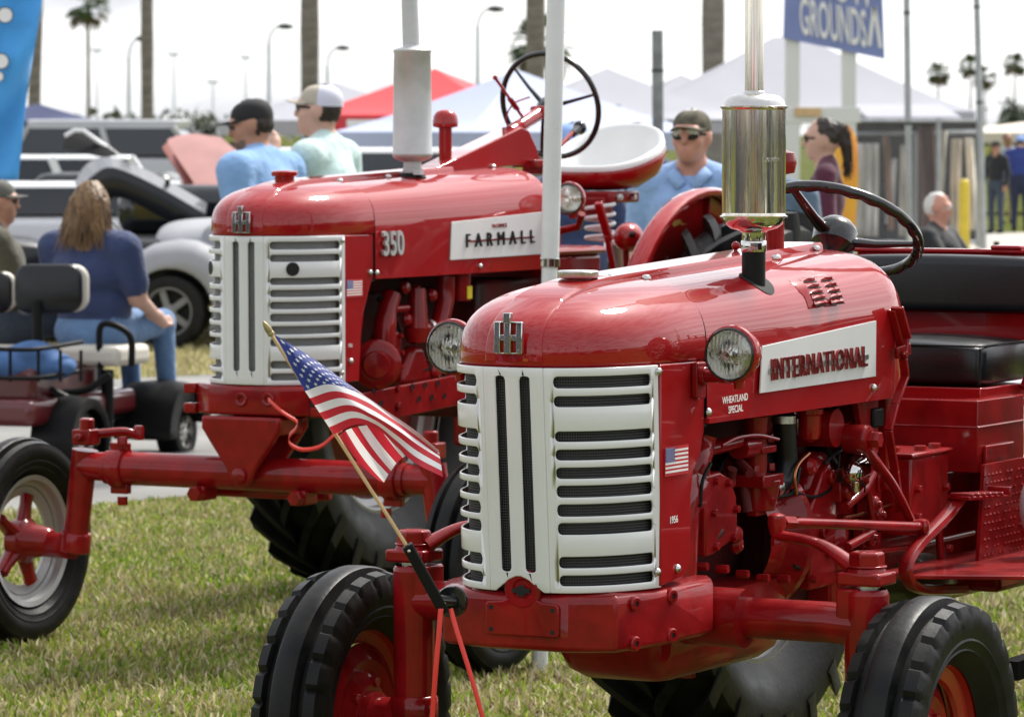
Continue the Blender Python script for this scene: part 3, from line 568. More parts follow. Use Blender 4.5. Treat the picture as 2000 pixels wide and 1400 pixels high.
q = qa(1780, 1018, .30); b = MB(); b.tube(bez([p + Vector((.0, -.005, -.02)), qa(1712, 905, .29), qa(1745, 950, .30), q], 14), [.024 - .008 * i / 14 for i in range(15)], 10, flat=.6); b.build('pitman_arm', M['cast'], TA)
# drag link and steering arm
j0, j1 = Vector((.345, .055, .882)), q + Vector((.03, -.01, -.012))
b = MB(); b.tube([j0, lerp(j0, j1, .12), lerp(j0, j1, .14), j1], [.011, .011, .0125, .0125], 14); b.tube([lerp(j0, j1, .03), lerp(j0, j1, .10)], .017, 6); b.build('drag_link', M['cast'], TA)
for j in (j0, j1):
    b = MB(); b.lathe([(.010, -.036), (.016, -.03), (.020, -.012), (.022, 0), (.02, .016), (.010, .021), (0, .022)], j, (0, 0, 1) if j is j0 else (1, 0, 0), 18); b.build('ball_joint', M['cast'], TA)
bolt(TA, j0 - Vector((0, 0, .055)), (0, 0, 1), .014, .022)
# throttle and brake levers beside the cowl
b = MB(); pts = [(1752, 600), (1768, 660), (1764, 700), (1768, 735), (1748, 790), (1735, 840), (1748, 920), (1758, 1000)]
for i in range(len(pts) - 1): b.bar(qa(*pts[i], .285), qa(*pts[i + 1], .285), .010, .022 if i else .034, up=(1, 0, 0))
b.build('brake_lever', M['cast'], TA, bevel=.002)
b = MB(); b.bar(qa(1742, 605, .27), qa(1760, 678, .275), .014, .022, up=(1, 0, 0)); b.bar(qa(1750, 690, .28), qa(1776, 680, .29), .03, .012, up=(1, 0, 0)); b.build('lever_handle', M['cast'], TA, bevel=.003)
bolt(TA, qa(1765, 692, .293), (1, 0, 0), .009, .010)
for k, pts in enumerate(([(1650, 990), (1690, 955), (1705, 925)], [(1655, 1068), (1705, 1040)], [(1660, 1085), (1780, 1068), (1900, 1040)], [(1690, 925), (1700, 985), (1712, 1060)])):
    MB().tube([qa(*q_, .22) for q_ in pts], .012 if k < 2 else .008, 10).build('linkage_rod', M['cast'], TA)
for k, (px, py) in enumerate(((1690, 925), (1712, 985), (1735, 940), (1705, 1050), (1660, 960), (1720, 1005))):
    p = qa(px, py, .225); b = MB(); b.lathe([(.022, 0), (.022, .02), (.014, .026), (.009, .026), (.009, .034), (0, .034)], p - Vector((.02, 0, 0)), (1, 0, 0), 16); b.box(p - Vector((.03, 0, 0)), (.03, .05, .05)); b.build('linkage_boss', M['cast'], TA, bevel=.004)
MB().tube([qa(1825, 925, .25), qa(1838, 1090, .25)], .011, 12).build('spring_rod', M['cast'], TA)
# running board, tread plate, pedal
b = MB(); z = .675; c0 = [qa(1790, 1096, .46), qa(1958, 1112, .62), qa(2040, 1095, .62)]
b.prism([(.24, .86), (.30, .86), (.62, 1.0), (.62, 1.7), (.24, 1.7)], 2, .672, .682); b.build('step_plate', M['cast'], TA, bevel=.002)
b = MB(); b.prism([(.61, 1.0), (.62, 1.0), (.62, 1.7), (.61, 1.7)], 2, .635, .672); b.build('step_lip', M['cast'], TA)
b = MB(); b.prism([(1.30, .68), (1.70, .68), (1.70, .93), (1.34, .93)], 0, .355, .365); b.build('side_plate', M['cast'], TA)
TR = MB()
for i in range(14):
    for j in range(11):
        yy = 1.34 + .027 * i + (.013 if j % 2 else 0); zz = .692 + .021 * j
        if (i * 7 + j * 3) % 11 < 9: TR.add([(.366, yy - .008, zz), (.366, yy, zz - .006), (.366, yy + .008, zz), (.366, yy, zz + .006), (.371, yy, zz)], [(0, 1, 4), (1, 2, 4), (2, 3, 4), (3, 0, 4)])
tag(TR.build('tread_bumps', M['cast'], TA, ang=10), kind='stuff')
b = MB(); pp = [qa(1772, 1128, .34), qa(1772, 1098, .34), qa(1795, 1062, .34), qa(1850, 1005, .34), qa(1875, 972, .35)]
b.tube(bez([qa(1880, 1150, .34), qa(1800, 1150, .34)] + pp, 26), .020, 8, flat=.7); b.build('pedal_arm', M['cast'], TA)
b = MB(); p = qa(1872, 972, .36); q = qa(1950, 968, .40); b.bar(p, q, .07, .010); 
for i in range(6): b.bar(lerp(p, q, .1 + .15 * i) + Vector((-.03, -.01, .008)), lerp(p, q, .1 + .15 * i) + Vector((.035, -.012, .008)), .012, .010)
b.bar(q + Vector((-.03, 0, .01)), q + Vector((.035, 0, .01)), .012, .03); b.build('pedal', M['cast'], TA, bevel=.003)
# olive drain pan under the clutch, oil pan, draft arm
M['olive'] = mat('dark_olive_paint', (.05, .045, .015), .35, coat=.3, var=.2)
b = MB(); b.ball((.05, 1.35, .60), .2, 20, (1.0, 1.6, .55)); b.build('belly_housing', M['olive'], TA)
b = MB()
ring = []
for zz, k in ((.70, 1.0), (.62, 1.0), (.57, .97), (.53, .88), (.505, .70), (.495, .4)): ring.append([(x * k, .22 + (y - .22) * lerp(k, 1, .3), zz) for x, y in rrect(0, .22, .30, .74, .05, 4)])
b.loft(list(reversed(ring))); b.lathe([(.022, .475), (.022, .51)], (.02, .25, 0), (0, 0, 1), 6, None, True); b.build('oil_pan', M['cast'], TA, ang=35)
# front casting (bolster) with number plate boss and crank hole
b = MB(); poly = [(-.30, -.10), (-.30, -.40), (-.22, -.55), (-.10, -.585), (.12, -.585), (.215, -.535), (.252, -.36), (.255, -.10)]
rings = []
for zz, k in ((.628, -.012), (.635, 0), (.745, 0), (.757, -.008), (.763, -.03)):
    c = Vector((0, -.25)); rings.append([(x + (k if x > 0 else -k) * 1, y - k, zz) for x, y in poly])
b.loft(rings); b.build('front_casting', M['cast'], TA, bevel=.012, seg=3)
cm = (0.005, -.585)
b = MB(); o = Vector((.006, -.588, .700)); ol = [(-.088, -.038), (.088, -.038), (.093, -.033), (.093, .030), (.088, .037), (.05, .040), (.032, .048), (-.032, .048), (-.05, .040), (-.088, .037), (-.093, .030), (-.093, -.033)]
b.prism([(o.x + x, o.z + z) for x, z in ol], 1, o.y - .006, o.y + .01); b.build('number_plate_boss', M['cast'], TA, bevel=.003)
for x, z in ((-.078, .024), (.078, .024), (-.078, -.026), (.078, -.026)): MB().lathe([(0, 0), (.0055, 0), (.0055, .004)], (o.x + x, o.y - .0068, o.z + z), (0, 1, 0), 12).build('bolt_hole', M['dark'], TA)
b = MB(); b.lathe([(.046, -.03), (.046, .012), (.040, .018), (.024, .017), (.020, .012), (0, .012)], (.006, -.578, .768), (0, -1, 0), 28); b.build('crank_boss', M['cast'], TA)
b = MB(); b.lathe([(0, 0), (.013, 0)], (.006, -.5975, .765), (0, -1, 0), 20); b.box((.006, -.5965, .765), (.044, .003, .010)); b.build('crank_hole', M['dark'], TA)
for x, y, z in ((.232, -.475, .735), (.232, -.475, .645), (.2545, -.33, .74), (.2545, -.33, .65)):
    nn = Vector((.96, -.28, 0)); b = MB(); b.lathe([(.017, -.01), (.017, .004), (.014, .007), (.007, .007), (.007, -.002)], (x, y, z), nn, 16); b.build('bolt_boss', M['cast'], TA); MB().lathe([(0, .003), (.007, .003)], (x, y, z), nn, 12).build('bolt_hole', M['dark'], TA)
# axle, kingpins, wheels
b = MB(); b.tube([(-.30, -.02, .668), (.30, -.02, .660)], .07, 20); b.build('axle_carrier', M['cast'], TA)
for sg in (1, -1):
    MB().tube([(sg * .14, 0, .66), (sg * .50, 0, .66), (sg * .585, 0, .655)], .048, 28).build('axle_tube', M['cast'], TA)
    k = sg * .597
    b = MB(); b.lathe([(.050, .405), (.051, .60), (.052, .735), (.046, .742)], (k, 0, 0), (0, 0, 1), 26); b.box((k - sg * .03, 0, .705), (.06, .088, .08)); b.build('kingpin_tube', M['cast'], TA, bevel=.006)
    b = MB(); b.lathe([(.056, .362), (.059, .37), (.059, .418), (.054, .424), (.050, .425)], (k, 0, 0), (0, 0, 1), 26); b.build('kingpin_collar', M['cast'], TA)
    b = MB(); b.lathe([(.030, .735), (.030, .76)], (k, 0, 0), (0, 0, 1), 16); b.build('spindle_shaft', M['steel'], TA)
    b = MB(); b.prism([(k - .055, -.05), (k + .052, -.05), (k + .055, .05), (k - .05, .05)], 2, .752, .782); b.lathe([(.052, .775), (.046, .79), (.043, .795)], (k, 0, 0), (0, 0, 1), 8, None, True); b.build('steering_knuckle', M['cast'], TA, bevel=.006)
    b = MB(); b.hexa((k, 0, .795), (0, 0, 1), .042, .034); b.lathe([(.047, .793), (.047, .797)], (k, 0, 0), (0, 0, 1), 24, None, True); b.build('kingpin_nut', M['cast'], TA, bevel=.002)
    e = j0 - Vector((0, 0, .03)) if sg > 0 else Vector((-.42, .16, .845))
    b = MB(); b.tube(bez([(k - sg * .03, .0, .79), lerp(Vector((k, 0, .80)), e, .5) + Vector((0, 0, .01)), e], 10), [.028, .026, .024, .022, .020, .019, .018, .018, .018, .018, .018], 10, flat=.7); b.build('steering_arm', M['cast'], TA)
    b = MB(); b.tube([(k, 0, .37), (k + sg * .10, 0, .368), (k + sg * .17, 0, .366)], [.05, .045, .04], 18); b.build('spindle', M['cast'], TA)
M['rimred'] = mat('orange_red_rim_paint', (.33, .010, .006), .34, coat=.5, coat_r=.08, rvar=.08, vscale=9)
front_wheel(TA, (.752, 0, .366), .366, .200, .222, M['rimred'], M['cast'], dish=-.02)
front_wheel(TA, (-.768, 0, .366), .366, .196, .222, M['rimred'], M['cast'], dish=.02)
rear_wheel(TA, (-.71, 2.08, .70), .70, .36, .42, M['silver'], M['cast'])
rear_wheel(TA, (.84, 2.08, .70), .70, .36, .40, M['silver'], M['cast'])
b = MB(); b.tube([(-.8, 2.08, .70), (.8, 2.08, .70)], .07, 18); b.build('rear_axle', M['cast'], TA)
b = MB(); b.bar((.45, 1.3, .40), (.50, 3.0, .42), .05, .05); b.build('draft_link', M['black'], TA)

# more of the engine side: bulkhead, generator, distributor, pipes, belts
b = MB(); b.box((0, 1.02, 1.10), (.46, .03, .34)); b.build('bulkhead', M['cast'], TA, bevel=.006)
b = MB(); b.prism([(.84, 1.12), (.98, 1.12), (.98, .98), (.90, .98)], 0, .20, .215); b.build('bulkhead_plate', M['cast'], TA)
p = qa(1455, 905, .10); b = MB(); b.lathe([(.045, 0), (.048, .01), (.048, .13), (.043, .14), (.012, .142), (.012, .165)], p + Vector((0, -.05, 0)), (0, 1, 0), 24, None, True); b.build('generator', M['black'], TA)
b = MB(); b.lathe([(.030, 0), (.034, .004), (.034, .012), (.030, .016)], p + Vector((0, -.075, 0)), (0, 1, 0), 24, None, True); b.build('generator_pulley', M['cast'], TA)
p = qa(1600, 868, .12); b = MB(); b.lathe([(.024, -.05), (.026, 0), (.032, .004), (.032, .02), (.026, .034), (0, .036)], p, (.5, 0, .86), 20); b.build('distributor', M['black'], TA)
for k in range(4): MB().tube(bez([p + Vector((.012 * math.cos(k * 1.6), .012 * math.sin(k * 1.6), .03)), p + Vector((.05, -.04 * k, .09 - .01 * k)), p + Vector((-.02, -.10 - .08 * k, .11)), p + Vector((-.10, -.13 - .10 * k, .09))], 14), .0042, 6).build('spark_lead', M['black'], TA)
M['copper'] = mat('copper_pipe', (.42, .16, .08), .35, 1, var=.3)
for pts, mm in (([(1580, 885), (1560, 905), (1552, 930), (1556, 965)], 'copper'), ([(1410, 870), (1440, 855), (1480, 850), (1520, 858)], 'cast'), ([(1388, 905), (1372, 940), (1368, 990)], 'black'), ([(1610, 905), (1640, 880), (1680, 875), (1715, 890)], 'black'), ([(1650, 1010), (1700, 1000), (1745, 985), (1800, 1000)], 'copper')):
    MB().tube(bez([qa(*q_, .205) for q_ in pts], 18), .0045, 8).build('pipe', M[mm], TA)
for px, py in ((1400, 1110), (1440, 1120), (1480, 1128), (1520, 1130), (1555, 1050), (1565, 1090), (1575, 1130), (1360, 1105), (1540, 1015), (1600, 1030), (1640, 1010)): bolt(TA, qa(px, py, .17), (1, 0, 0), .011, .030)
for px, py in ((1790, 955), (1790, 1010), (1790, 1060), (1850, 1070), (1845, 950)): bolt(TA, qa(px, py, .262), (1, 0, 0), .011, .014)
b = MB(); b.tube([qa(1420, 880, .12), qa(1440, 905, .12), qa(1425, 950, .12), qa(1400, 930, .12), qa(1420, 880, .12)], .007, 6); b.build('fan_belt', M['black'], TA)
b = MB(); b.lathe([(.04, 0), (.042, .006), (.042, .10), (.036, .108), (0, .11)], qa(1625, 1110, .15), (0, 0, 1), 22); b.build('oil_filter', M['cast'], TA)
b = MB(); b.box(qa(1700, 815, .20), (.05, .07, .05)); b.build('regulator_box', M['black'], TA, bevel=.006)
b = MB(); b.lathe([(.02, 0), (.02, .07)], qa(1640, 930, .20), (.3, .9, .1), 14, None, True); b.build('solenoid_body', M['steel'], TA)

rq = random.Random(5)
for k in range(26):
    px, py = rq.uniform(1395, 1730), rq.uniform(845, 1110); x = rq.uniform(.13, .19); p = qa(px, py, x); d = Vector((rq.uniform(-.2, .4), rq.uniform(-1, 1), rq.uniform(-1, 1))).normalized(); kind = k % 4
    if kind == 0: MB().tube([p - d * .03, p + d * .03], rq.uniform(.008, .016), 10).build('fitting', M['grime_shade'], TA)
    elif kind == 1: MB().tube(bez([p - d * .06, p + Vector((.015, .01, -.02)), p + d * .07], 10), .005, 6).build('cable', M['black'], TA)
    elif kind == 2: b = MB(); b.box(p, (.03, rq.uniform(.03, .06), rq.uniform(.02, .05))); b.build('casting_lug', M['cast'], TA, bevel=.005); bolt(TA, p + Vector((.016, 0, 0)), (1, 0, 0), .009, .012, rq.choice(('cast', 'steel')))
    else: b = MB(); b.lathe([(.022, 0), (.024, .008), (.016, .02), (0, .022)], p, (1, 0, .1), 16); b.build('cover_cap', M['cast'], TA)
# ================================================================ the second tractor, behind on the left
FB = Frame(497, 14.8, 28.0); qb = FB.qx; yb = FB.qy
TB = thing('tractor', 'red tractor with grey muffler, white bucket seat and FARMALL 350 lettering, second in the row', 'tractor', FB.o, FB.rz)
Bd = Body(yr=.386, Lt=.452, Lb=.448, w=.250, w2=.258, zb=1.449, H=.172, slope=.034, zg0=.939, zg1=1.443, yend=1.80, zlow=1.288)
Bd.nose(TB, M['paint']); Bd.hood(TB, M['paint'], rnd=.16); Bd.spine(TB, M['paint'], y1=1.30)
Bd.grille(TB, SLOTS, yside=.185, holes=((.175, 1.332), (-.175, 1.332)), notch=False, scr='screen_pale')
b = MB(); b.loft([[Bd.G(d, z, o) for d in np.linspace(-Bd.s_of_y(.18), Bd.s_of_y(.18), 40)] for z, o in ((1.435, -.004), (1.452, -.004))], closed=False); b.build('nose_lip', M['cast'], TB)
b = MB(); b.loft([[(p[0] * .975, y, p[2] - .008) for p in Bd.ring(.386)] for y in (.37, .40)], closed=False); b.build('seam_strip', M['dark'], TB)
emblem(TB, (0, -.077, 1.489), (1, 0, 0), .070)
for sg in (1, -1):
    x = sg * .246; b = MB(); b.prism([(.182, 1.443), (.384, 1.443), (.384, 1.30), (.35, 1.24), (.305, 1.15), (.285, .94), (.182, .94)], 0, x - sg * .018, x); b.build('side_panel', M['paint'], TB, bevel=.004)
    screws(TB, [(x + sg * .002, .17, 1.425), (x + sg * .002, .165, .975)], (sg, -.5, 0), .008)
screws(TB, [qb(723, 532, .248), qb(736, 533, .26), qb(685, 705, .248), qb(938, 520, .26)], (1, 0, .1), .010)
p = (0, .20, Bd.top(0, .20)); b = MB(); b.lathe([(.034, -.02), (.034, .03), (.045, .032), (.046, .046), (.04, .05), (0, .052)], p, (0, 0, 1), 28); b.build('radiator_cap', M['paint'], TB)
for x, y in ((.08, .44), (.08, .78), (.05, 1.62)): screws(TB, [(x, y, Bd.top(x, y) + .002)], (0, 0, 1), .012)
BB = thing('badge', None, None); BB.parent = TB; xb2 = .2595
quad('badge_plate', [qb(878, 508, xb2), qb(1062, 496, xb2), qb(1064, 413, xb2), qb(881, 434, xb2)], .004, M['white'], BB)
p0, p1 = qb(910, 472, xb2 + .006), qb(1043, 463, xb2 + .006); u = (p1 - p0).normalized()
bt = text_mb('FARMALL', .070, .008, spacing=1.9); wd = max(v[0] for v in bt.v) - min(v[0] for v in bt.v); k = (p1 - p0).length / wd
bt.v = [(v[0] * k, v[1], v[2]) for v in bt.v]; place(bt, (p0 + p1) / 2, u, (0, -.03, 1)).build('lettering', M['black'], BB)
b = MB(); b.bar(p0, p1, .003, .006); b.build('lettering_bar', M['badgered'], BB)
c = qb(976, 441, xb2 + .005); bt = text_mb('McCORMICK', .020, .002); place(bt, c, u, (0, 0, 1)).build('maker_lettering', M['cast'], BB)
c = qb(767, 478, .262); bt = text_mb('350', .118, .010, sx=.86, offset=.002); place(bt, c, (0, 1, 0), (0, -.06, 1)).build('model_number', M['silver'], TB)
o = qb(677, 580, .2475); flag_decal(TB, o, (0, 1, 0), (0, 0, 1), .105, .056)
c = qb(684, 675, .2475); bt = text_mb('1956', .018, .0006, sx=.85); place(bt, c, (0, 1, 0), (0, 0, 1)).build('lettering', M['decal'], TB)
# exhaust and stacks
EB = thing('exhaust_stack', None, None); EB.parent = TB; ex, ey = .10, .92
b = MB(); b.lathe([(.030, 1.60), (.030, 1.635)], (ex, ey, 0), (0, 0, 1), 24); b.lathe([(.05, Bd.top(ex, ey) - .005), (.04, Bd.top(ex, ey) + .012), (.03, Bd.top(ex, ey) + .013)], (ex, ey, 0), (0, 0, 1), 24); b.build('lower_pipe', M['black'], EB)
b = MB(); b.lathe([(.034, 1.632), (.035, 1.634), (.035, 1.665), (.032, 1.668), (.032, 1.69)], (ex, ey, 0), (0, 0, 1), 28); b.box((ex + .035, ey - .02, 1.65), (.03, .03, .016)); b.build('clamp', M['alu'], EB)
b = MB(); b.lathe([(.032, 1.688), (.045, 1.692), (.066, 1.70), (.0735, 1.712), (.0735, 1.718), (.071, 1.725), (.0685, 1.90), (.066, 2.075), (.069, 2.079), (.069, 2.086), (.064, 2.09), (.035, 2.098), (.032, 2.105)], (ex, ey, 0), (0, 0, 1), 56); b.build('muffler', M['alu'], EB)
b = MB(); b.tube([(ex - .004, ey, 2.09), (ex - .02, ey, 2.5)], [.031, .029], 28); b.build('tail_pipe', M['alu'], EB)
b = MB(); b.lathe([(.045, -.02), (.036, -.005), (.024, .004), (.024, .16), (.046, .165), (.047, .185), (.044, .205), (.034, .220), (.018, .227), (0, .228)], (0, 1.345, 1.648), (0, 0, 1), 32); b.build('air_cleaner_stack', M['paint'], TB)
b = MB(); b.lathe([(.048, -.012), (.036, .0), (.035, .048), (.037, .05), (.037, .064), (.033, .068), (0, .07)], (0, 1.642, Bd.top(0, 1.642) - .004), (0, 0, 1), 32); b.build('fuel_cap', M['paint'], TB)
b = MB(); p = qb(961, 314, .03); b.box(p, (.004, .022, .020)); b.build('cap_sticker', M['yellow'], TB)
# steering shroud, column and wheel
b = MB(); b.prism([(1.16, 1.655), (1.86, 1.812), (1.92, 1.80), (1.98, 1.74), (2.02, 1.675), (1.16, 1.645)], 0, -.045, .045); b.build('steering_shroud', M['paint'], TB, bevel=.014, seg=3)
b = MB(); b.tube([(0, 1.84, 1.79), (0, 2.12, 1.875)], .026, 18); b.box((0, 2.10, 1.868), (.07, .06, .05)); b.build('steering_column', M['paint'], TB, bevel=.01)
b = MB(); b.box((.03, 1.98, 1.675), (.10, .16, .03)); b.box((.03, 2.03, 1.66), (.13, .04, .05)); b.build('column_bracket', M['cast'], TB, bevel=.006)
hub = qb(1075, 206, 0); nw = Vector((0, .96, .28)).normalized()
steering_wheel(TB, hub, nw, .205, (R(-12), R(108), R(228)), rr=.011, bumps=False, thick=.018, dome=.035)
b = MB(); p = qb(967, 152, .0); q = qb(1020, 228, .0); b.tube([p, q], .006, 8); b.ball(p, .010); b.tube([lerp(p, q, .55), lerp(p, q, .8)], .014, 8, flat=.5); b.build('throttle_lever', M['paint'], TB)
MB().tube(bez([qb(1034, 190, 0), qb(1005, 202, 0), qb(990, 225, 0), qb(992, 250, 0)], 14), .0035, 6).build('throttle_quadrant', M['cast'], TB)
b = MB(); b.tube([qb(1095, 285, .1), qb(1122, 255, .1)], .009, 10); b.build('gear_lever', M['paint'], TB)
b = MB(); p = qb(1132, 250, .1); b.ball(p, .028, 16); b.tube([p, qb(1118, 262, .1)], [.022, .014], 12); b.build('gear_knob', M['gloss'], TB)
# white bucket seat with a rolled back, red shell, spring and damper
SB = thing('seat', None, None); SB.parent = TB; sc = Vector((-.03, 2.70, 1.625))
def seat_ring(k, z0, z1):       # outline of the pan: round at the back (high), open low front
    out = []
    for j in range(48):
        t = 2 * math.pi * j / 48; x = .215 * k * sgnp(math.cos(t), .85); y = .20 * k * sgnp(math.sin(t), .85); e = .5 + .5 * math.sin(t); out.append(sc + Vector((x, y + .03 * e, lerp(z0, z1 * 1.3, e ** 1.3))))
    return out
M['seatwhite'] = mat('white_vinyl', (.74, .74, .73), .36, coat=.2, var=.04, vscale=5)
b = MB(); b.loft([seat_ring(.30, -.01, .0), seat_ring(.62, -.012, .01), seat_ring(.80, .0, .05), seat_ring(.90, .022, .125), seat_ring(.97, .036, .155), seat_ring(1.02, .034, .155), seat_ring(1.05, .018, .135), seat_ring(1.03, -.008, .10), seat_ring(.95, -.028, .05), seat_ring(.8, -.04, .0)], True, True); b.build('seat_cushion', M['seatwhite'], SB, ang=80)
b = MB(); b.loft([seat_ring(1.055, .012, .125), seat_ring(1.065, .008, .118), seat_ring(1.04, -.018, .08), seat_ring(.95, -.038, .03), seat_ring(.6, -.058, -.03), seat_ring(.2, -.062, -.04)], True, False); b.build('seat_shell', M['paint'], SB, ang=80)
b = MB(); b.loft([[p + Vector((0, 0, .003)) for p in seat_ring(.64, -.012, .01)], [p + Vector((0, 0, .003)) for p in seat_ring(.655, -.012, .012)]], True, False); b.build('seat_seam', M['black'], SB)
b = MB(); b.box((0, 2.62, 1.54), (.20, .26, .045)); b.box((0, 2.52, 1.50), (.16, .08, .08)); b.build('seat_bracket', M['cast'], SB, bevel=.008)
for x, y in ((.10, 2.68), (.10, 2.56)): bolt(SB, (x, y, 1.54), (1, 0, 0), .014, .018, 'steel', 'bolt')
pts = []; c0 = qb(1172, 440, .05)
for i in range(100):
    t = i / 99; pts.append((c0.x + .055 * math.cos(t * 9 * math.pi), c0.y + .055 * math.sin(t * 9 * math.pi), 1.36 + .17 * t))
MB().tube(pts, .008, 8).build('seat_spring', M['seatwhite'], SB)
b = MB(); b.bar(qb(1168, 396, .14), qb(1190, 470, .14), .022, .03, up=(1, 0, 0)); b.bar(qb(1185, 460, .14), qb(1205, 560, .14), .016, .022, up=(1, 0, 0)); b.build('seat_damper', M['paint'], SB, bevel=.004)
# rear end
b = MB(); b.box((0, 2.02, 1.18), (.40, .40, .30)); b.box((0, 2.02, 1.345), (.43, .44, .03)); b.box((0, 2.2, .85), (.5, .7, .5)); b.build('rear_housing', M['cast'], TB, bevel=.015)
b = MB(); b.prism([(1.83, 1.36), (2.02, 1.36), (2.02, 1.42), (1.94, 1.50), (1.86, 1.50)], 0, .10, .13); b.build('seat_support', M['cast'], TB, bevel=.005)
headlight(TB, qb(1110, 388, .33), (.15, -1, 0), .056, [(.20, 1.83, 1.42), (.30, 1.83, 1.44), (.33, 1.80, 1.49)])
b = MB(); c = qb(1218, 464, .33); b.lathe([(.05, .0), (.057, -.006), (.056, -.02), (.052, -.045), (.04, -.075), (.02, -.09), (0, -.092)], c + Vector((0, .05, 0)), (-.2, 1, 0), 32); b.build('rear_lamp_shell', M['paint'], TB)
b = MB(); b.lathe([(.0, 0), (.014, 0), (.012, .008), (0, .010)], c + Vector((.045, -.02, .012)), (1, -.6, .3), 16); b.build('lamp_switch', M['gloss'], TB)
MB().tube([c + Vector((0, .02, -.05)), qb(1225, 545, .32)], .012, 10).build('lamp_post', M['cast'], TB)
# clamshell fender round the left rear wheel, the other on the right
for sg in (1, -1):
    b = MB(); cy, cz = 2.22, .76; xi, xo = sg * .60, sg * .675; rings = []
    for i in range(25):
        t = R(-62 + 138 * i / 24); rr = .80 + .02 * math.sin(i / 24 * math.pi)
        def P(x, r): return (x, cy + r * math.sin(t), cz + r * math.cos(t))
        rings.append([P(xi, rr - .34), P(xi, rr - .015), P(xi + sg * .006, rr - .004), P(xi + sg * .02, rr), P(xo - sg * .02, rr + .004), P(xo, rr - .005), P(xo + sg * .004, rr - .025)])
    b.loft(rings, closed=False); b.build('fender', M['paint'], TB, solid=.005, ang=50)
    b = MB(); t = R(5); b.bar((xi + sg * .012, cy + .5 * math.sin(t), cz + .5 * math.cos(t)), (xi + sg * .012, cy + .79 * math.sin(t), cz + .79 * math.cos(t)), .012, .03, up=(1, 0, 0)); b.build('fender_rib', M['cast'], TB)
    rear_wheel(TB, (sg * .86, 2.22, .755), .755, .34, .46, M['silver'], M['cast'], nl=24)
b = MB(); b.tube([(-.86, 2.22, .755), (.86, 2.22, .755)], .06, 16); b.build('rear_axle', M['cast'], TB)
# engine, frame rails
b = MB(); b.box((-.04, .95, 1.03), (.18, .9, .40)); b.box((0, 1.6, 1.0), (.32, .6, .5)); b.build('engine_block', M['grime_shade'], TB, bevel=.015)
b = MB(); b.box((-.08, .95, 1.28), (.16, .9, .12)); b.build('cylinder_head', M['grime_shade'], TB, bevel=.01)
b = MB(); b.box((0, .25, 1.15), (.38, .1, .4)); b.build('radiator_tank', M['grime_shade'], TB, bevel=.01)
b = MB(); b.lathe([(.15, 0), (.165, .012), (.165, .05), (.15, .06)], (.02, .37, 1.16), (0, 1, 0), 36); b.build('fan_shroud', M['paint'], TB)
p = qb(735, 712, .20); b = MB(); b.lathe([(.085, -.03), (.088, 0), (.075, .012), (.05, .014), (.045, .03), (0, .032)], p, (.6, -1, 0), 28); b.build('pulley', M['cast'], TB)
c = qb(770, 690, .19); b = MB(); b.prism(rrect(c.y, c.z, .11, .15, .03), 0, .12, .19); b.build('timing_cover', M['cast'], TB, bevel=.006)
for dy, dz in ((-.04, .06), (.04, .06), (-.045, -.05), (.045, -.05), (.05, .0)): bolt(TB, c + Vector((0, dy, dz)), (1, 0, 0), .009, .012)
b = MB(); b.tube(bez([qb(750, 690, .17), qb(752, 630, .17), qb(758, 600, .17), qb(765, 575, .17)], 10), [.04] * 5 + [.035] * 6, 14); b.tube([qb(757, 605, .18), qb(795, 602, .18)], .014, 10); b.build('water_pump', M['cast'], TB)
p = qb(815, 640, .18); b = MB(); b.tube([p + Vector((0, 0, .14)), p], [.03, .04], 14); b.tube([p, p + Vector((0, 0, -.05))], [.05, .04], 16); b.tube([p + Vector((0, .0, -.01)), p + Vector((0, .09, -.01))], .032, 16); b.build('carburettor', M['cast'], TB)
b = MB(); b.lathe([(.04, 0), (.04, .02)], p + Vector((0, .06, -.01)), (0, 1, 0), 18, None, True); b.build('hose_clamp', M['steel'], TB)
MB().tube(bez([p + Vector((0, .09, -.01)), qb(855, 640, .18), qb(868, 590, .18), qb(870, 540, .18)], 16), .034, 14).build('air_pipe', M['cast'], TB)
b = MB(); c = qb(900, 560, .18); b.tube([c + Vector((0, 0, .05)), c - Vector((0, 0, .05))], .035, 16); b.build('fuel_bowl', M['cast'], TB); b = MB(); b.box(c + Vector((.036, .0, -.02)), (.004, .035, .045)); b.build('bowl_sticker', M['yellow'], TB)
b = MB(); p = qb(815, 720, .18); b.prism([(p.y - .10, .90), (p.y - .08, p.z), (p.y - .02, p.z + .08), (p.y + .05, p.z + .08), (p.y + .14, .90)], 0, .12, .18); b.build('governor_cover', M['cast'], TB, bevel=.02)
for sg in (1, -1):
    b = MB(); b.prism([(.20, .775), (1.9, .85), (1.9, .96), (.20, .885)], 0, sg * .19, sg * .21); b.build('frame_rail', M['cast'], TB, bevel=.003)
for px, py in ((730, 763), (744, 787), (805, 755), (830, 752), (855, 749), (818, 779), (843, 776), (868, 773)): MB().lathe([(0, 0), (.011, 0), (.011, .002)], qb(px, py, .2115), (1, 0, 0), 16).build('frame_hole', M['dark'], TB)
for px, py in ((776, 759), (776, 793)): bolt(TB, qb(px, py, .2115), (1, 0, 0), .014, .012)
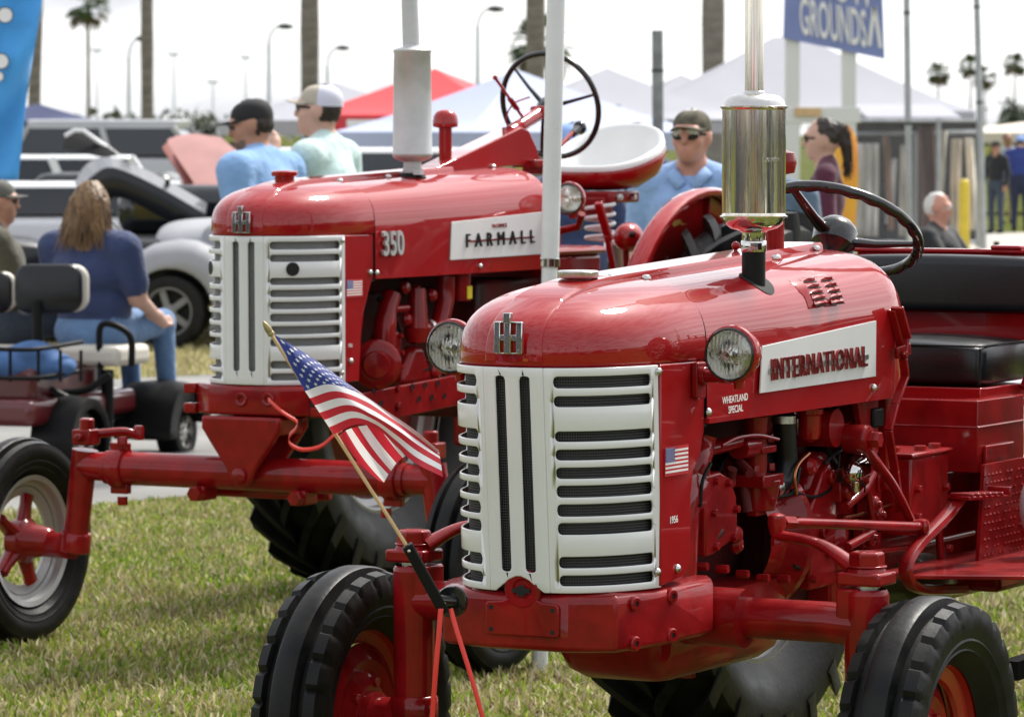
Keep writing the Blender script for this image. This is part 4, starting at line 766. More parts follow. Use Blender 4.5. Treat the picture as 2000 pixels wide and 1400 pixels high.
# front casting, pivot bracket, axle
b = MB(); rings = []
for zz, k in ((.835, -.01), (.842, 0), (.925, 0), (.937, -.02)): rings.append([(x * (1 + k), y - k * .5, zz) for x, y in [(-.23, .24), (-.235, .0), (-.14, -.075), (.14, -.075), (.235, .0), (.23, .24)]])
b.loft(rings); b.build('front_casting', M['cast'], TB, bevel=.010, seg=3)
for sg in (1, -1):
    b = MB()
    for z in (.918, .85): b.box((sg * .252, .03, z), (.05, .10, .035))
    b.build('casting_lug', M['cast'], TB, bevel=.006)
    b = MB(); b.box((sg * .237, .03, .884), (.012, .10, .03)); b.build('casting_slot', M['dark'], TB)
for px in (472, 524): MB().lathe([(.022, -.002), (.024, .004), (.02, .009), (.012, .006), (.01, -.004)], yb(px, 780, -.074), (0, -1, 0), 20).build('casting_boss', M['cast'], TB)
b = MB(); c = .0
prof = [(-.155, .832), (.155, .832), (.155, .79), (.12, .74), (.06, .66), (.04, .615), (.015, .595), (-.015, .595), (-.04, .615), (-.06, .66), (-.12, .74), (-.155, .79)]
b.prism(prof, 1, -.10, -.065); b.prism(prof, 1, .07, .10); b.box((0, 0, .80), (.29, .19, .06)); b.build('pivot_bracket', M['cast'], TB, bevel=.010, seg=3)
MB().lathe([(.026, 0), (.026, .012), (.02, .016), (0, .016)], (.0, -.099, .632), (0, -1, 0), 22).build('pivot_pin', M['cast'], TB)
MB().tube([(-.60, 0, .632), (.60, 0, .632)], .058, 30).build('axle_tube', M['cast'], TB)
b = MB(); b.box((.0, .08, .56), (.5, .04, .035)); b.build('tie_beam', M['cast'], TB, bevel=.01)
for x in (-.19, .21): 
    b = MB(); b.box((x, -.02, .562), (.05, .09, .05)); b.build('stay_lug', M['cast'], TB, bevel=.008); MB().hexa((x, -.066, .562), (0, -1, 0), .028, .03).build('stay_bolt', M['cast'], TB)
for sg in (1, -1):
    MB().tube([(sg * .45, 0, .632), (sg * .66, 0, .634), (sg * .70, 0, .634)], [.050, .050, .046], 24).build('axle_extension', M['cast'], TB)
    b = MB(); b.lathe([(.068, -.03), (.07, -.02), (.07, .02), (.068, .03)], (sg * .545, 0, .632), (1, 0, 0), 26, None, True); b.box((sg * .545, 0, .70), (.07, .03, .04)); b.box((sg * .545, 0, .563), (.07, .03, .04)); b.build('axle_clamp', M['cast'], TB, bevel=.004)
    for z, d in ((.722, 1), (.545, -1)): MB().hexa((sg * .525, -.02, z - .01), (0, 0, d), .018, .03).build('clamp_bolt', M['cast'], TB)
    t0, t1 = Vector((sg * .692, 0, .69)), Vector((sg * .732, 0, .40))
    MB().tube([t0, lerp(t0, t1, .5), t1], [.046, .045, .044], 22).build('kingpin_tube', M['cast'], TB)
    d = (t1 - t0).normalized(); MB().tube([t1 - d * .0, t1 + d * .01, t1 + d * .065, t1 + d * .07], [.052, .056, .056, .05], 22).build('kingpin_collar', M['cast'], TB)
    b = MB(); b.box((sg * .688, 0, .735), (.075, .07, .055)); b.tube([(sg * .686, 0, .75), (sg * .684, 0, .80)], .026, 16); b.tube([(sg * .688, -.06, .735), (sg * .688, .06, .735)], .016, 6); b.build('steering_knuckle', M['cast'], TB, bevel=.006)
    b = MB(); b.tube(bez([(sg * .66, .03, .745), (sg * .60, .10, .75), (sg * .56, .14, .735)], 10), .016, 10); b.hexa((sg * .56, .14, .72), (0, 0, 1), .018, .05); b.build('steering_arm', M['cast'], TB)
    s0 = t1 + d * .05; b = MB(); b.tube([s0, Vector((sg * .80, 0, .352)), Vector((sg * .96, 0, .352))], [.045, .045, .04], 18); b.build('spindle', M['cast'], TB)
def spoke_wheel(c, sg):
    w = front_wheel(TB, c, .362, .15, .235, M['silver'], M['cast'], dish=.0, ribs=False)
    for ch in list(w.children):
        if ch.name.split('.')[0] in ('wheel_disc', 'wheel_bolt', 'hub'): bpy.data.objects.remove(ch)
    MB().lathe([(.05, -.03), (.075, -.02), (.08, .03), (.06, .05), (.05, .12), (.04, .13), (0, .13)], (0, 0, 0), (-sg, 0, 0), 28).build('hub', M['cast'], w)
    MB().lathe([(.232, .05), (.214, .045), (.21, .02), (.195, .015), (.19, -.005), (.172, -.01), (.160, -.012), (.158, .0), (.172, .004), (.19, .012)], (0, 0, 0), (-sg, 0, 0), 48).build('rim_step', M['silver'], w)
    for k in range(5):
        t = 2 * math.pi * k / 5 + .25; o = Vector((0, math.sin(t), math.cos(t))); MB().tube([o * .06, o * .13, o * .165], [.040, .030, .034], 10, flat=.55).build('spoke', M['cast'], w)
spoke_wheel((-.965, 0, .362), -1); spoke_wheel((.905, 0, .362), 1)
rq = random.Random(8)
for k in range(22):
    px, py = rq.uniform(745, 890), rq.uniform(560, 735); x = rq.uniform(.12, .19); p = qb(px, py, x); d = Vector((rq.uniform(-.2, .4), rq.uniform(-1, 1), rq.uniform(-1, 1))).normalized(); kind = k % 4
    if kind == 0: MB().tube([p - d * .03, p + d * .03], rq.uniform(.008, .016), 10).build('fitting', M['grime_shade'], TB)
    elif kind == 1: MB().tube(bez([p - d * .06, p + Vector((.015, .01, -.02)), p + d * .07], 10), .006, 6).build('cable', M['black'], TB)
    elif kind == 2: b = MB(); b.box(p, (.03, rq.uniform(.03, .06), rq.uniform(.02, .05))); b.build('casting_lug', M['cast'], TB, bevel=.005); bolt(TB, p + Vector((.016, 0, 0)), (1, 0, 0), .009, .012, rq.choice(('cast', 'steel')))
    else: b = MB(); b.lathe([(.022, 0), (.024, .008), (.016, .02), (0, .022)], p, (1, 0, .1), 16); b.build('cover_cap', M['cast'], TB)
# ================================================================ red safety ribbon on the second tractor's bolster
M['ribbon'] = mat('red_ribbon', (.72, .03, .015), .45, sheen=.2)
def ribbon(pts, Y0s, w, label, wdir=(0, 0, 1)):
    P = [at(px, py, Y) for (px, py), Y in zip(pts, Y0s)]; c = bez(P, 40); b = MB(); wv = Vector(wdir).normalized() * w / 2
    b.loft([[p - wv, p + wv] for p in c], closed=False); o = b.build('ribbon', M['ribbon'], None, solid=.0012); return tag(o, label, 'ribbon', None)
yr0 = 14.62
ribbon([(524, 780), (545, 800), (562, 812), (580, 824), (577, 838), (566, 850), (566, 866), (590, 878), (625, 872), (650, 852), (668, 838)], [14.55, 14.5, 14.5, 14.5, 14.52, 14.55, 14.55, 14.55, 14.55, 14.55, 14.6], .014, 'red ribbon looped from the bolster of the tractor behind the flag', (0, .3, 1))
# ================================================================ ground, road, grass
def attr_mat(name, attr, rough=.7, trans=.35):
    m = bpy.data.materials.new(name); m.use_nodes = True; t = m.node_tree; b = t.nodes['Principled BSDF']; a = N(t, 'ShaderNodeAttribute', attribute_name=attr); l = t.links.new
    l(a.outputs['Color'], b.inputs['Base Color']); b.inputs['Roughness'].default_value = rough; b.inputs['Specular IOR Level'].default_value = .25
    if trans:
        tr = N(t, 'ShaderNodeBsdfTranslucent'); mxs = N(t, 'ShaderNodeMixShader'); mxs.inputs[0].default_value = trans; l(a.outputs['Color'], tr.inputs[0])
        l(b.outputs[0], mxs.inputs[1]); l(tr.outputs[0], mxs.inputs[2]); l(mxs.outputs[0], t.nodes['Material Output'].inputs[0])
    return m
def ground_mat():
    m = bpy.data.materials.new('turf_soil'); m.use_nodes = True; t = m.node_tree; b = t.nodes['Principled BSDF']; l = t.links.new; b.inputs['Roughness'].default_value = 1; b.inputs['Specular IOR Level'].default_value = 0
    c = N(t, 'ShaderNodeTexCoord'); n1 = N(t, 'ShaderNodeTexNoise'); n1.inputs['Scale'].default_value = .9; n1.inputs['Detail'].default_value = 9; n1.inputs['Roughness'].default_value = .7
    r = N(t, 'ShaderNodeValToRGB'); e = r.color_ramp.elements; e[0].position = .38; e[0].color = (.055, .075, .014, 1); e[1].position = .66; e[1].color = (.20, .17, .075, 1); k = r.color_ramp.elements.new(.5); k.color = (.10, .115, .03, 1)
    l(c.outputs['Object'], n1.inputs[0]); l(n1.outputs['Fac'], r.inputs[0]); l(r.outputs[0], b.inputs['Base Color']); return m
b = MB(); b.add([(-1500, -1500, 0), (1500, -1500, 0), (1500, 1500, 0), (-1500, 1500, 0)], [(0, 1, 2, 3)]); tag(b.build('ground', ground_mat()), kind='structure')
M['asphalt'] = mat('pale_worn_asphalt', (.23, .225, .215), .95, var=.2, vscale=1.2, bump=.6, bscale=90, spec=.1, detail=9)
M['concrete'] = mat('pale_concrete', (.46, .44, .39), .95, var=.1, vscale=1.5, spec=.1)
b = MB(); pts0 = []; pts1 = []
for i in range(61):
    x = -24 + 54 * i / 60; w1 = .10 * math.sin(x * 3.1) + .06 * math.sin(x * 7.7 + 1); pts0.append((x, x + 22.85 + w1, .004)); pts1.append((x, x + 34.2 + .2 * math.sin(x * 1.7), .004))
b.loft([pts0, pts1], closed=False); tag(b.build('road', M['asphalt']), kind='structure')
b = MB(); b.add([(5.5, 60, .004), (16, 60, .004), (18, 77, .004), (5.5, 77, .004)], [(0, 1, 2, 3)]); tag(b.build('pavement', M['concrete']), kind='structure')
# dry verge beyond the road
M['dry'] = mat('dry_grass_soil', (.36, .31, .17), 1, var=.35, vscale=2.5, col2=(.17, .17, .06), spec=0, detail=10)
b = MB(); b.loft([[(x, x + 34.2 + .2 * math.sin(x * 1.7) - .25, .003) for x in np.linspace(-24, 10, 40)], [(x, x + 41 + 1.2 * math.sin(x * .9), .003) for x in np.linspace(-24, 10, 40)]], closed=False); tag(b.build('verge', M['dry']), kind='structure')
def fnoise(x, y, s=1.0):
    return (np.sin(x * 1.9 * s + 1.3 * np.sin(y * 1.1 * s)) + np.sin(y * 2.3 * s + 1.7 * np.sin(x * .8 * s + 2)) + .7 * np.sin((x + y) * 4.1 * s) + .6 * np.sin((x - 1.3 * y) * 5.7 * s + 1)) / 3.3
def grass(name, n, xr, yr_, hmin, hmax, mt, keep, pal, wide=.0045, near_bias=False):
    x = rng.uniform(*xr, n); y = rng.uniform(*yr_, n); k = keep(x, y); x, y = x[k], y[k]; n = len(x)
    nz = fnoise(x, y); nf = fnoise(x * 3.1 + 5, y * 3.1); a = rng.uniform(0, 2 * np.pi, n); h = rng.uniform(hmin, hmax, n) * (1 + .45 * nf) * (1 + .25 * nz)
    typ = rng.random(n) + .22 * nz + .14 * nf; lean = rng.uniform(.15, .9, n); lean[typ > .70] += rng.uniform(.3, 1.6, (typ > .70).sum())
    w = rng.uniform(.6, 1.4, n) * wide; d = rng.uniform(0, 2 * np.pi, n); ca, sa = np.cos(a), np.sin(a); dx, dy = np.cos(d), np.sin(d)
    cl = 1 / np.sqrt(1 + lean ** 2); V = np.zeros((n, 5, 3))
    V[:, 0] = np.stack([x - ca * w, y - sa * w, 0 * x], 1); V[:, 1] = np.stack([x + ca * w, y + sa * w, 0 * x], 1)
    mx_, my_ = x + dx * h * lean * cl * .38, y + dy * h * lean * cl * .38; mz = h * cl * .58
    V[:, 2] = np.stack([mx_ + ca * w * .8, my_ + sa * w * .8, mz], 1); V[:, 3] = np.stack([mx_ - ca * w * .8, my_ - sa * w * .8, mz], 1)
    V[:, 4] = np.stack([x + dx * h * lean * cl, y + dy * h * lean * cl, h * cl * .92], 1)
    P = np.array(pal); idx = np.clip((typ * len(P)).astype(int), 0, len(P) - 1); C = P[idx] * rng.uniform(.65, 1.4, (n, 1)) * (1 - .18 * nf[:, None])
    me = bpy.data.meshes.new(name); me.vertices.add(n * 5); me.vertices.foreach_set('co', V.ravel())
    base = (np.arange(n) * 5)[:, None]; li = np.concatenate([base + np.array([0, 1, 2, 3]), base + np.array([3, 2, 4])], 1).ravel()
    me.loops.add(n * 7); me.loops.foreach_set('vertex_index', li.astype(np.int32)); me.polygons.add(n * 2)
    me.polygons.foreach_set('loop_start', (np.arange(n)[:, None] * 7 + np.array([0, 4])).ravel().astype(np.int32))
    ca_ = me.attributes.new('tint', 'FLOAT_COLOR', 'POINT'); ca_.data.foreach_set('color', np.repeat(np.concatenate([C, np.ones((n, 1))], 1), 5, axis=0).ravel().astype(np.float32))
    me.update(); me.validate(); me.materials.append(mt); o = bpy.data.objects.new(name, me); COL.objects.link(o); return o
GM = attr_mat('grass_blades', 'tint', .6, .4)
green = [(.12, .21, .015), (.18, .28, .02), (.24, .31, .035), (.28, .31, .06), (.33, .31, .10), (.40, .35, .16), (.46, .40, .23), (.54, .48, .32), (.26, .19, .10), (.48, .42, .26), (.22, .16, .09)]
tag(grass('lawn_grass', 400000, (-4.2, 4.6), (11.5, 26), .014, .050, GM, lambda x, y: (y < x + 22.85 + .05 * np.sin(x * 9)) & (np.abs(x) < .135 * y + .9), green), 'short patchy green and straw coloured grass around the tractors', 'grass', None, 'stuff')
dryp = [(.30, .28, .10), (.40, .34, .17), (.46, .40, .22), (.52, .46, .28), (.22, .25, .07), (.34, .28, .15)]
tag(grass('verge_grass', 60000, (-9, -1.5), (24, 40), .03, .08, GM, lambda x, y: (y > x + 34.2) & (y < x + 41.5), dryp, .008), 'dry straw grass along the far side of the road', 'grass', None, 'stuff')
# ================================================================ stick flag, its clamp and ribbon
M['flagred'] = mat('flag_red', (.56, .022, .04), .75, sheen=.2, bump=.15, bscale=700); M['flagwhite'] = mat('flag_white', (.84, .83, .86), .75, sheen=.2, bump=.15, bscale=700); M['flagblue'] = mat('flag_blue', (.022, .045, .24), .75, sheen=.2, bump=.15, bscale=700)
for q in ('flagred', 'flagwhite', 'flagblue'):
    t = M[q].node_tree; bs = t.nodes['Principled BSDF']; tr = N(t, 'ShaderNodeBsdfTranslucent'); tr.inputs[0].default_value = bs.inputs['Base Color'].default_value; ms = N(t, 'ShaderNodeMixShader'); ms.inputs[0].default_value = .35
    t.links.new(bs.outputs[0], ms.inputs[1]); t.links.new(tr.outputs[0], ms.inputs[2]); t.links.new(ms.outputs[0], t.nodes['Material Output'].inputs[0])
YF = 9.62
foot = at(858, 1165, 9.66)
FL = thing('stick_flag', 'small stars and stripes flag on a wooden stick leaning over the front tractor', 'flag', foot)
def fp(zx, zy, dY=0): return at(500 + zx / 3.89, 600 + zy / 3.89, YF + dY) - foot
tip, end = at(527, 648, YF) - foot, at(868, 1180, 9.66) - foot; sdr = (end - tip).normalized()
MB().tube([tip, end], .0042, 12).build('stick', M['wood'], FL)
M['gold'] = mat('gold_plastic', (.30, .24, .10), .38, .3)
MB().lathe([(.0045, .0), (.0075, .001), (.0085, .006), (.007, .009), (.0082, .012), (.0078, .02), (.005, .031), (.0015, .038), (0, .039)], tip + sdr * .010, -sdr, 18).build('finial', M['gold'], FL)
rows_v = [0, 7 / 13, 10 / 13, 1]
ctl = {0: [(135, 205), (430, 385), (700, 580), (930, 745), (1180, 915), (1385, 1085)], 1: [(372, 636), (560, 585), (800, 660), (1000, 792), (1205, 937), (1390, 1098)],
       2: [(482, 800), (700, 742), (880, 815), (1050, 915), (1225, 1040), (1400, 1150)], 3: [(592, 966), (770, 888), (930, 930), (1060, 1050), (1205, 1180), (1420, 1288)]}
dep = {0: [0, .03, .05, .06, .07, .06], 1: [0, -.03, .0, .02, .03, .03], 2: [0, -.035, -.02, -.01, .0, .0], 3: [0, -.02, .01, .02, -.02, -.03]}
cur = [bez([(*p, d * 4000) for p, d in zip(ctl[r], dep[r])], 60) for r in range(4)]
def flag_pt(u, v):
    i = min(int(u * 60), 59); f = u * 60 - i; q = [cur[r][i].lerp(cur[r][i + 1], f) for r in range(4)]
    k = 0 if v < rows_v[1] else (1 if v < rows_v[2] else 2); t = (v - rows_v[k]) / (rows_v[k + 1] - rows_v[k]); p = q[k].lerp(q[k + 1], t)
    rip = .006 * math.sin(u * 13 + v * 4) * u
    if k == 0: rip -= .035 * math.sin(math.pi * t) * (.25 + .75 * u) * (1 if u > .05 else 0)
    return fp(p.x, p.y, p.z / 4000 + rip)
b = MB(); NU, NV = 60, 52
vs = [flag_pt(i / NU, j / NV) for j in range(NV + 1) for i in range(NU + 1)]; fs = []; ms_ = []
for j in range(NV):
    for i in range(NU):
        fs.append((j * (NU + 1) + i, j * (NU + 1) + i + 1, (j + 1) * (NU + 1) + i + 1, (j + 1) * (NU + 1) + i)); st = int(j * 13 / NV); ms_.append(2 if (i < .4 * NU and st < 7) else (0 if st % 2 == 0 else 1))
b.add(vs, fs); b.m = ms_
cl = b.build('cloth', [M['flagred'], M['flagwhite'], M['flagblue']], FL, ang=80)
b = MB()
def star(cu, cv, r):
    ps = []
    for k in range(10):
        a = math.pi * k / 5; rr = r if k % 2 == 0 else r * .4; ps.append((cu - rr * math.sin(a) * .55 * .98, cv - rr * math.cos(a)))
    c0 = flag_pt(max(cu, .001), max(cv, .001)); e = Vector((0, -.0012, 0)); vs = [flag_pt(min(max(u_, 0), 1), min(max(v_, 0), 1)) + e for u_, v_ in ps] + [c0 + e]; b.add(vs, [(k, (k + 1) % 10, 10) for k in range(10)])
for r_ in range(9):
    for c_ in range(6 if r_ % 2 == 0 else 5): star(.4 * (c_ + (.55 if r_ % 2 == 0 else 1.05)) / 6.1, 7 / 13 * (r_ + .62) / 9.15, .030)
b.build('stars', M['flagwhite'], FL)
tp = [(630, 975), (680, 935), (725, 918), (775, 905), (840, 895), (945, 925), (1060, 1040)]; bt_ = [(935, 1318), (972, 1330), (1006, 1268), (1026, 1242), (1066, 1182), (1114, 1143), (1135, 1130)]
b = MB(); g = []; nn = 14
for j in range(nn + 1):
    f = j / nn; row = []
    for s_ in range(25):
        q = s_ / 24 * 6; i = min(int(q), 5); t = q - i; A0 = Vector(tp[i]).lerp(Vector(tp[i + 1]), t); B0 = Vector(bt_[i]).lerp(Vector(bt_[i + 1]), t); p = A0.lerp(B0, f) + Vector((-14, 18)) * math.sin(math.pi * f) * (1 - q / 6)
        row.append(fp(p.x, p.y, .035 + .012 * math.sin(q * 1.6 + f * 2)))
    g.append(row)
b.loft(g, closed=False); b.m = [(0 if (s_ // 4) % 2 == 0 else 1) for j in range(nn) for s_ in range(24)]; b.build('folded_corner', [M['flagred'], M['flagwhite']], FL, ang=80)
HD = thing('flag_holder', 'black magnetic clamp holding the flag stick on the front tractor bolster', 'flag holder', at(880, 1185, 9.70)); ho = HD.location.copy()
a0, a1 = at(795, 1064, 9.645) - ho, at(868, 1195, 9.665) - ho; dd_ = (a1 - a0).normalized()
b = MB(); b.bar(a0, a1, .024, .030, up=(0, -1, 0)); b.build('socket', M['black'], HD, bevel=.003)
b = MB(); b.lathe([(.0, .014), (.034, .014), (.036, .010), (.036, 0)], at(884, 1174, 9.715) - ho, (-.25, -.95, 0), 28); b.tube([a1 - dd_ * .03, at(884, 1174, 9.70) - ho], .014, 10); b.build('magnet', M['gloss'], HD)
screws(HD, [at(799, 1076, 9.625) - ho], (-.3, -1, 0), .004)
ribbon([(861, 1188), (857, 1240), (850, 1320), (843, 1420)], [9.64, 9.63, 9.62, 9.62], .0115, 'red ribbon end hanging straight down below the black flag holder', (1, .15, 0))
ribbon([(880, 1188), (895, 1240), (920, 1320), (948, 1420)], [9.66, 9.63, 9.61, 9.60], .0105, 'red ribbon end slanting to the right below the black flag holder', (1, .2, .25))
# ================================================================ white pole between the tractors
p0, p1 = at(1054, 1316, 14.45), at(1088, -60, 14.45); p0.z = 0
PL = thing('pole', 'tall white metal pole with a chrome collar standing between the two tractors', 'pole', p0); v = p1 - p0
MB().tube([(0, 0, 0), v], .0265, 28).build('shaft', M['whitepaint'], PL)
k = (at(1070, 518, 14.45).z - p0.z) / v.z; MB().tube([v * k, v * 1.02], .0305, 28).build('upper_sleeve', M['whitepaint'], PL)
b = MB(); d = v.normalized(); c = v * k; b.lathe([(.0305, -.006), (.0335, -.004), (.0335, .022), (.0305, .024)], c, d, 28); b.build('collar', M['chrome'], PL)
# ================================================================ people
def sdf_mesh(prims, res, k):
    los = []; his = []
    for p in prims:
        if p[0] == 'c': a = np.minimum(p[1], p[2]) - max(p[3], p[4]); c = np.maximum(p[1], p[2]) + max(p[3], p[4])
        else: r = max(p[2]); a = np.array(p[1]) - r; c = np.array(p[1]) + r
        los.append(a); his.append(c)
    lo = np.min(los, 0) - 3 * res; hi = np.max(his, 0) + 3 * res; n = np.ceil((hi - lo) / res).astype(int) + 1
    D = np.full(n, .5, np.float32); ax = [lo[i] + res * np.arange(n[i]) for i in range(3)]
    def dist(p, X, Y, Z):
        if p[0] == 'c':
            a, c = np.array(p[1]), np.array(p[2]); ba = c - a; L2 = max(ba @ ba, 1e-9); t = np.clip(((X - a[0]) * ba[0] + (Y - a[1]) * ba[1] + (Z - a[2]) * ba[2]) / L2, 0, 1)
            return np.sqrt((X - a[0] - t * ba[0]) ** 2 + (Y - a[1] - t * ba[1]) ** 2 + (Z - a[2] - t * ba[2]) ** 2) - (p[3] + (p[4] - p[3]) * t)
        x, y, z = X - p[1][0], Y - p[1][1], Z - p[1][2]; Rm = p[4]
        if Rm is not None: x, y, z = (Rm[0][0] * x + Rm[1][0] * y + Rm[2][0] * z, Rm[0][1] * x + Rm[1][1] * y + Rm[2][1] * z, Rm[0][2] * x + Rm[1][2] * y + Rm[2][2] * z)
        r = p[2]; q = np.sqrt((x / r[0]) ** 2 + (y / r[1]) ** 2 + (z / r[2]) ** 2); g = np.sqrt((x / r[0] ** 2) ** 2 + (y / r[1] ** 2) ** 2 + (z / r[2] ** 2) ** 2) + 1e-6
        return q * (q - 1) / g
    for p, a, c in zip(prims, los, his):
        i0 = np.maximum(((a - lo - 4 * k) / res).astype(int), 0); i1 = np.minimum(((c - lo + 4 * k) / res).astype(int) + 2, n); sl = tuple(slice(i0[i], i1[i]) for i in range(3))
        X, Y, Z = np.meshgrid(*[ax[i][sl[i]] for i in range(3)], indexing='ij'); d = dist(p, X, Y, Z); e = D[sl]; kk = k if p[0] == 'e' or max(p[3], p[4]) > .02 else k * .25
        h = np.clip(.5 + .5 * (e - d) / kk, 0, 1); D[sl] = e + (d - e) * h - kk * h * (1 - h)
    ins = D < 0; cnt = np.zeros(n - 1, np.int8); Ssum = np.zeros((*(n - 1), 3)); Cn = np.zeros(n - 1)
    c8 = [(i, j, l) for i in (0, 1) for j in (0, 1) for l in (0, 1)]; sub = lambda A_, c: A_[c[0]:A_.shape[0] - 1 + c[0], c[1]:A_.shape[1] - 1 + c[1], c[2]:A_.shape[2] - 1 + c[2]]
    for c in c8: cnt += sub(ins, c)
    act = (cnt > 0) & (cnt < 8)
    for c in c8:
        for q in range(3):
            if c[q] == 0:
                c2 = list(c); c2[q] = 1; d0, d1 = sub(D, c), sub(D, c2); cr = act & ((d0 < 0) != (d1 < 0)); t = np.where(cr, d0 / np.where(cr, d0 - d1, 1), 0)
                for w in range(3): Ssum[..., w] += np.where(cr, c[w] + (t if w == q else 0), 0)
                Cn += cr
    idx = -np.ones(n - 1, np.int64); ii = np.argwhere(act); idx[act] = np.arange(len(ii)); V = lo + res * (ii + Ssum[act] / Cn[act][:, None]); F = []
    for q in range(3):
        o1, o2 = [(1, 2), (2, 0), (0, 1)][q]; s0 = [slice(1, m_ - 1) for m_ in n]; s0[q] = slice(0, n[q] - 1); s1 = list(s0); s1[q] = slice(1, n[q])
        a, c = ins[tuple(s0)], ins[tuple(s1)]; e = np.argwhere(a != c); fl = a[a != c]
        if len(e) == 0: continue
        e = e + 1; e[:, q] -= 1; u = np.zeros(3, int); u[o1] = 1; w = np.zeros(3, int); w[o2] = 1
        g = lambda m_: idx[m_[:, 0], m_[:, 1], m_[:, 2]]; Q = np.stack([g(e - u - w), g(e - w), g(e), g(e - u)], 1); Q[~fl] = Q[~fl][:, ::-1]; F.append(Q)
    F = np.concatenate(F); fc = V[F].mean(1); best = np.full(len(fc), 9.); mi = np.zeros(len(fc), int)
    for p in prims:
        d = dist(p, fc[:, 0], fc[:, 1], fc[:, 2]); b_ = d < best; best[b_] = d[b_]; mi[b_] = p[5]
    return V, F, mi
def cloth(name, col, **k): return mat(name, col, .85, var=.10, vscale=10, bump=.75, bscale=15, bdist=.02, sheen=.15, **k)
def skinm(name, col): 
    m = mat(name, col, .5, var=.12, vscale=9); m.node_tree.nodes['Principled BSDF'].inputs['Subsurface Weight'].default_value = .08; return m
SK = [skinm('skin_tan', (.40, .20, .125)), skinm('skin_ruddy', (.52, .25, .18)), skinm('skin_fair', (.55, .33, .25)), skinm('skin_brown', (.28, .14, .085))]
HR = dict(dark=mat('dark_brown_hair', (.026, .016, .011), .5, bump=1, bscale=60, stretch=(1, 1, .15)), blond=mat('streaked_brown_hair', (.26, .15, .06), .5, var=.7, vscale=34, bump=1, bscale=60, stretch=(1, 1, .15), col2=(.07, .035, .015)), white=mat('white_hair', (.62, .60, .57), .6, bump=.6, bscale=60), grey=mat('grey_stubble', (.16, .10, .075), .8))
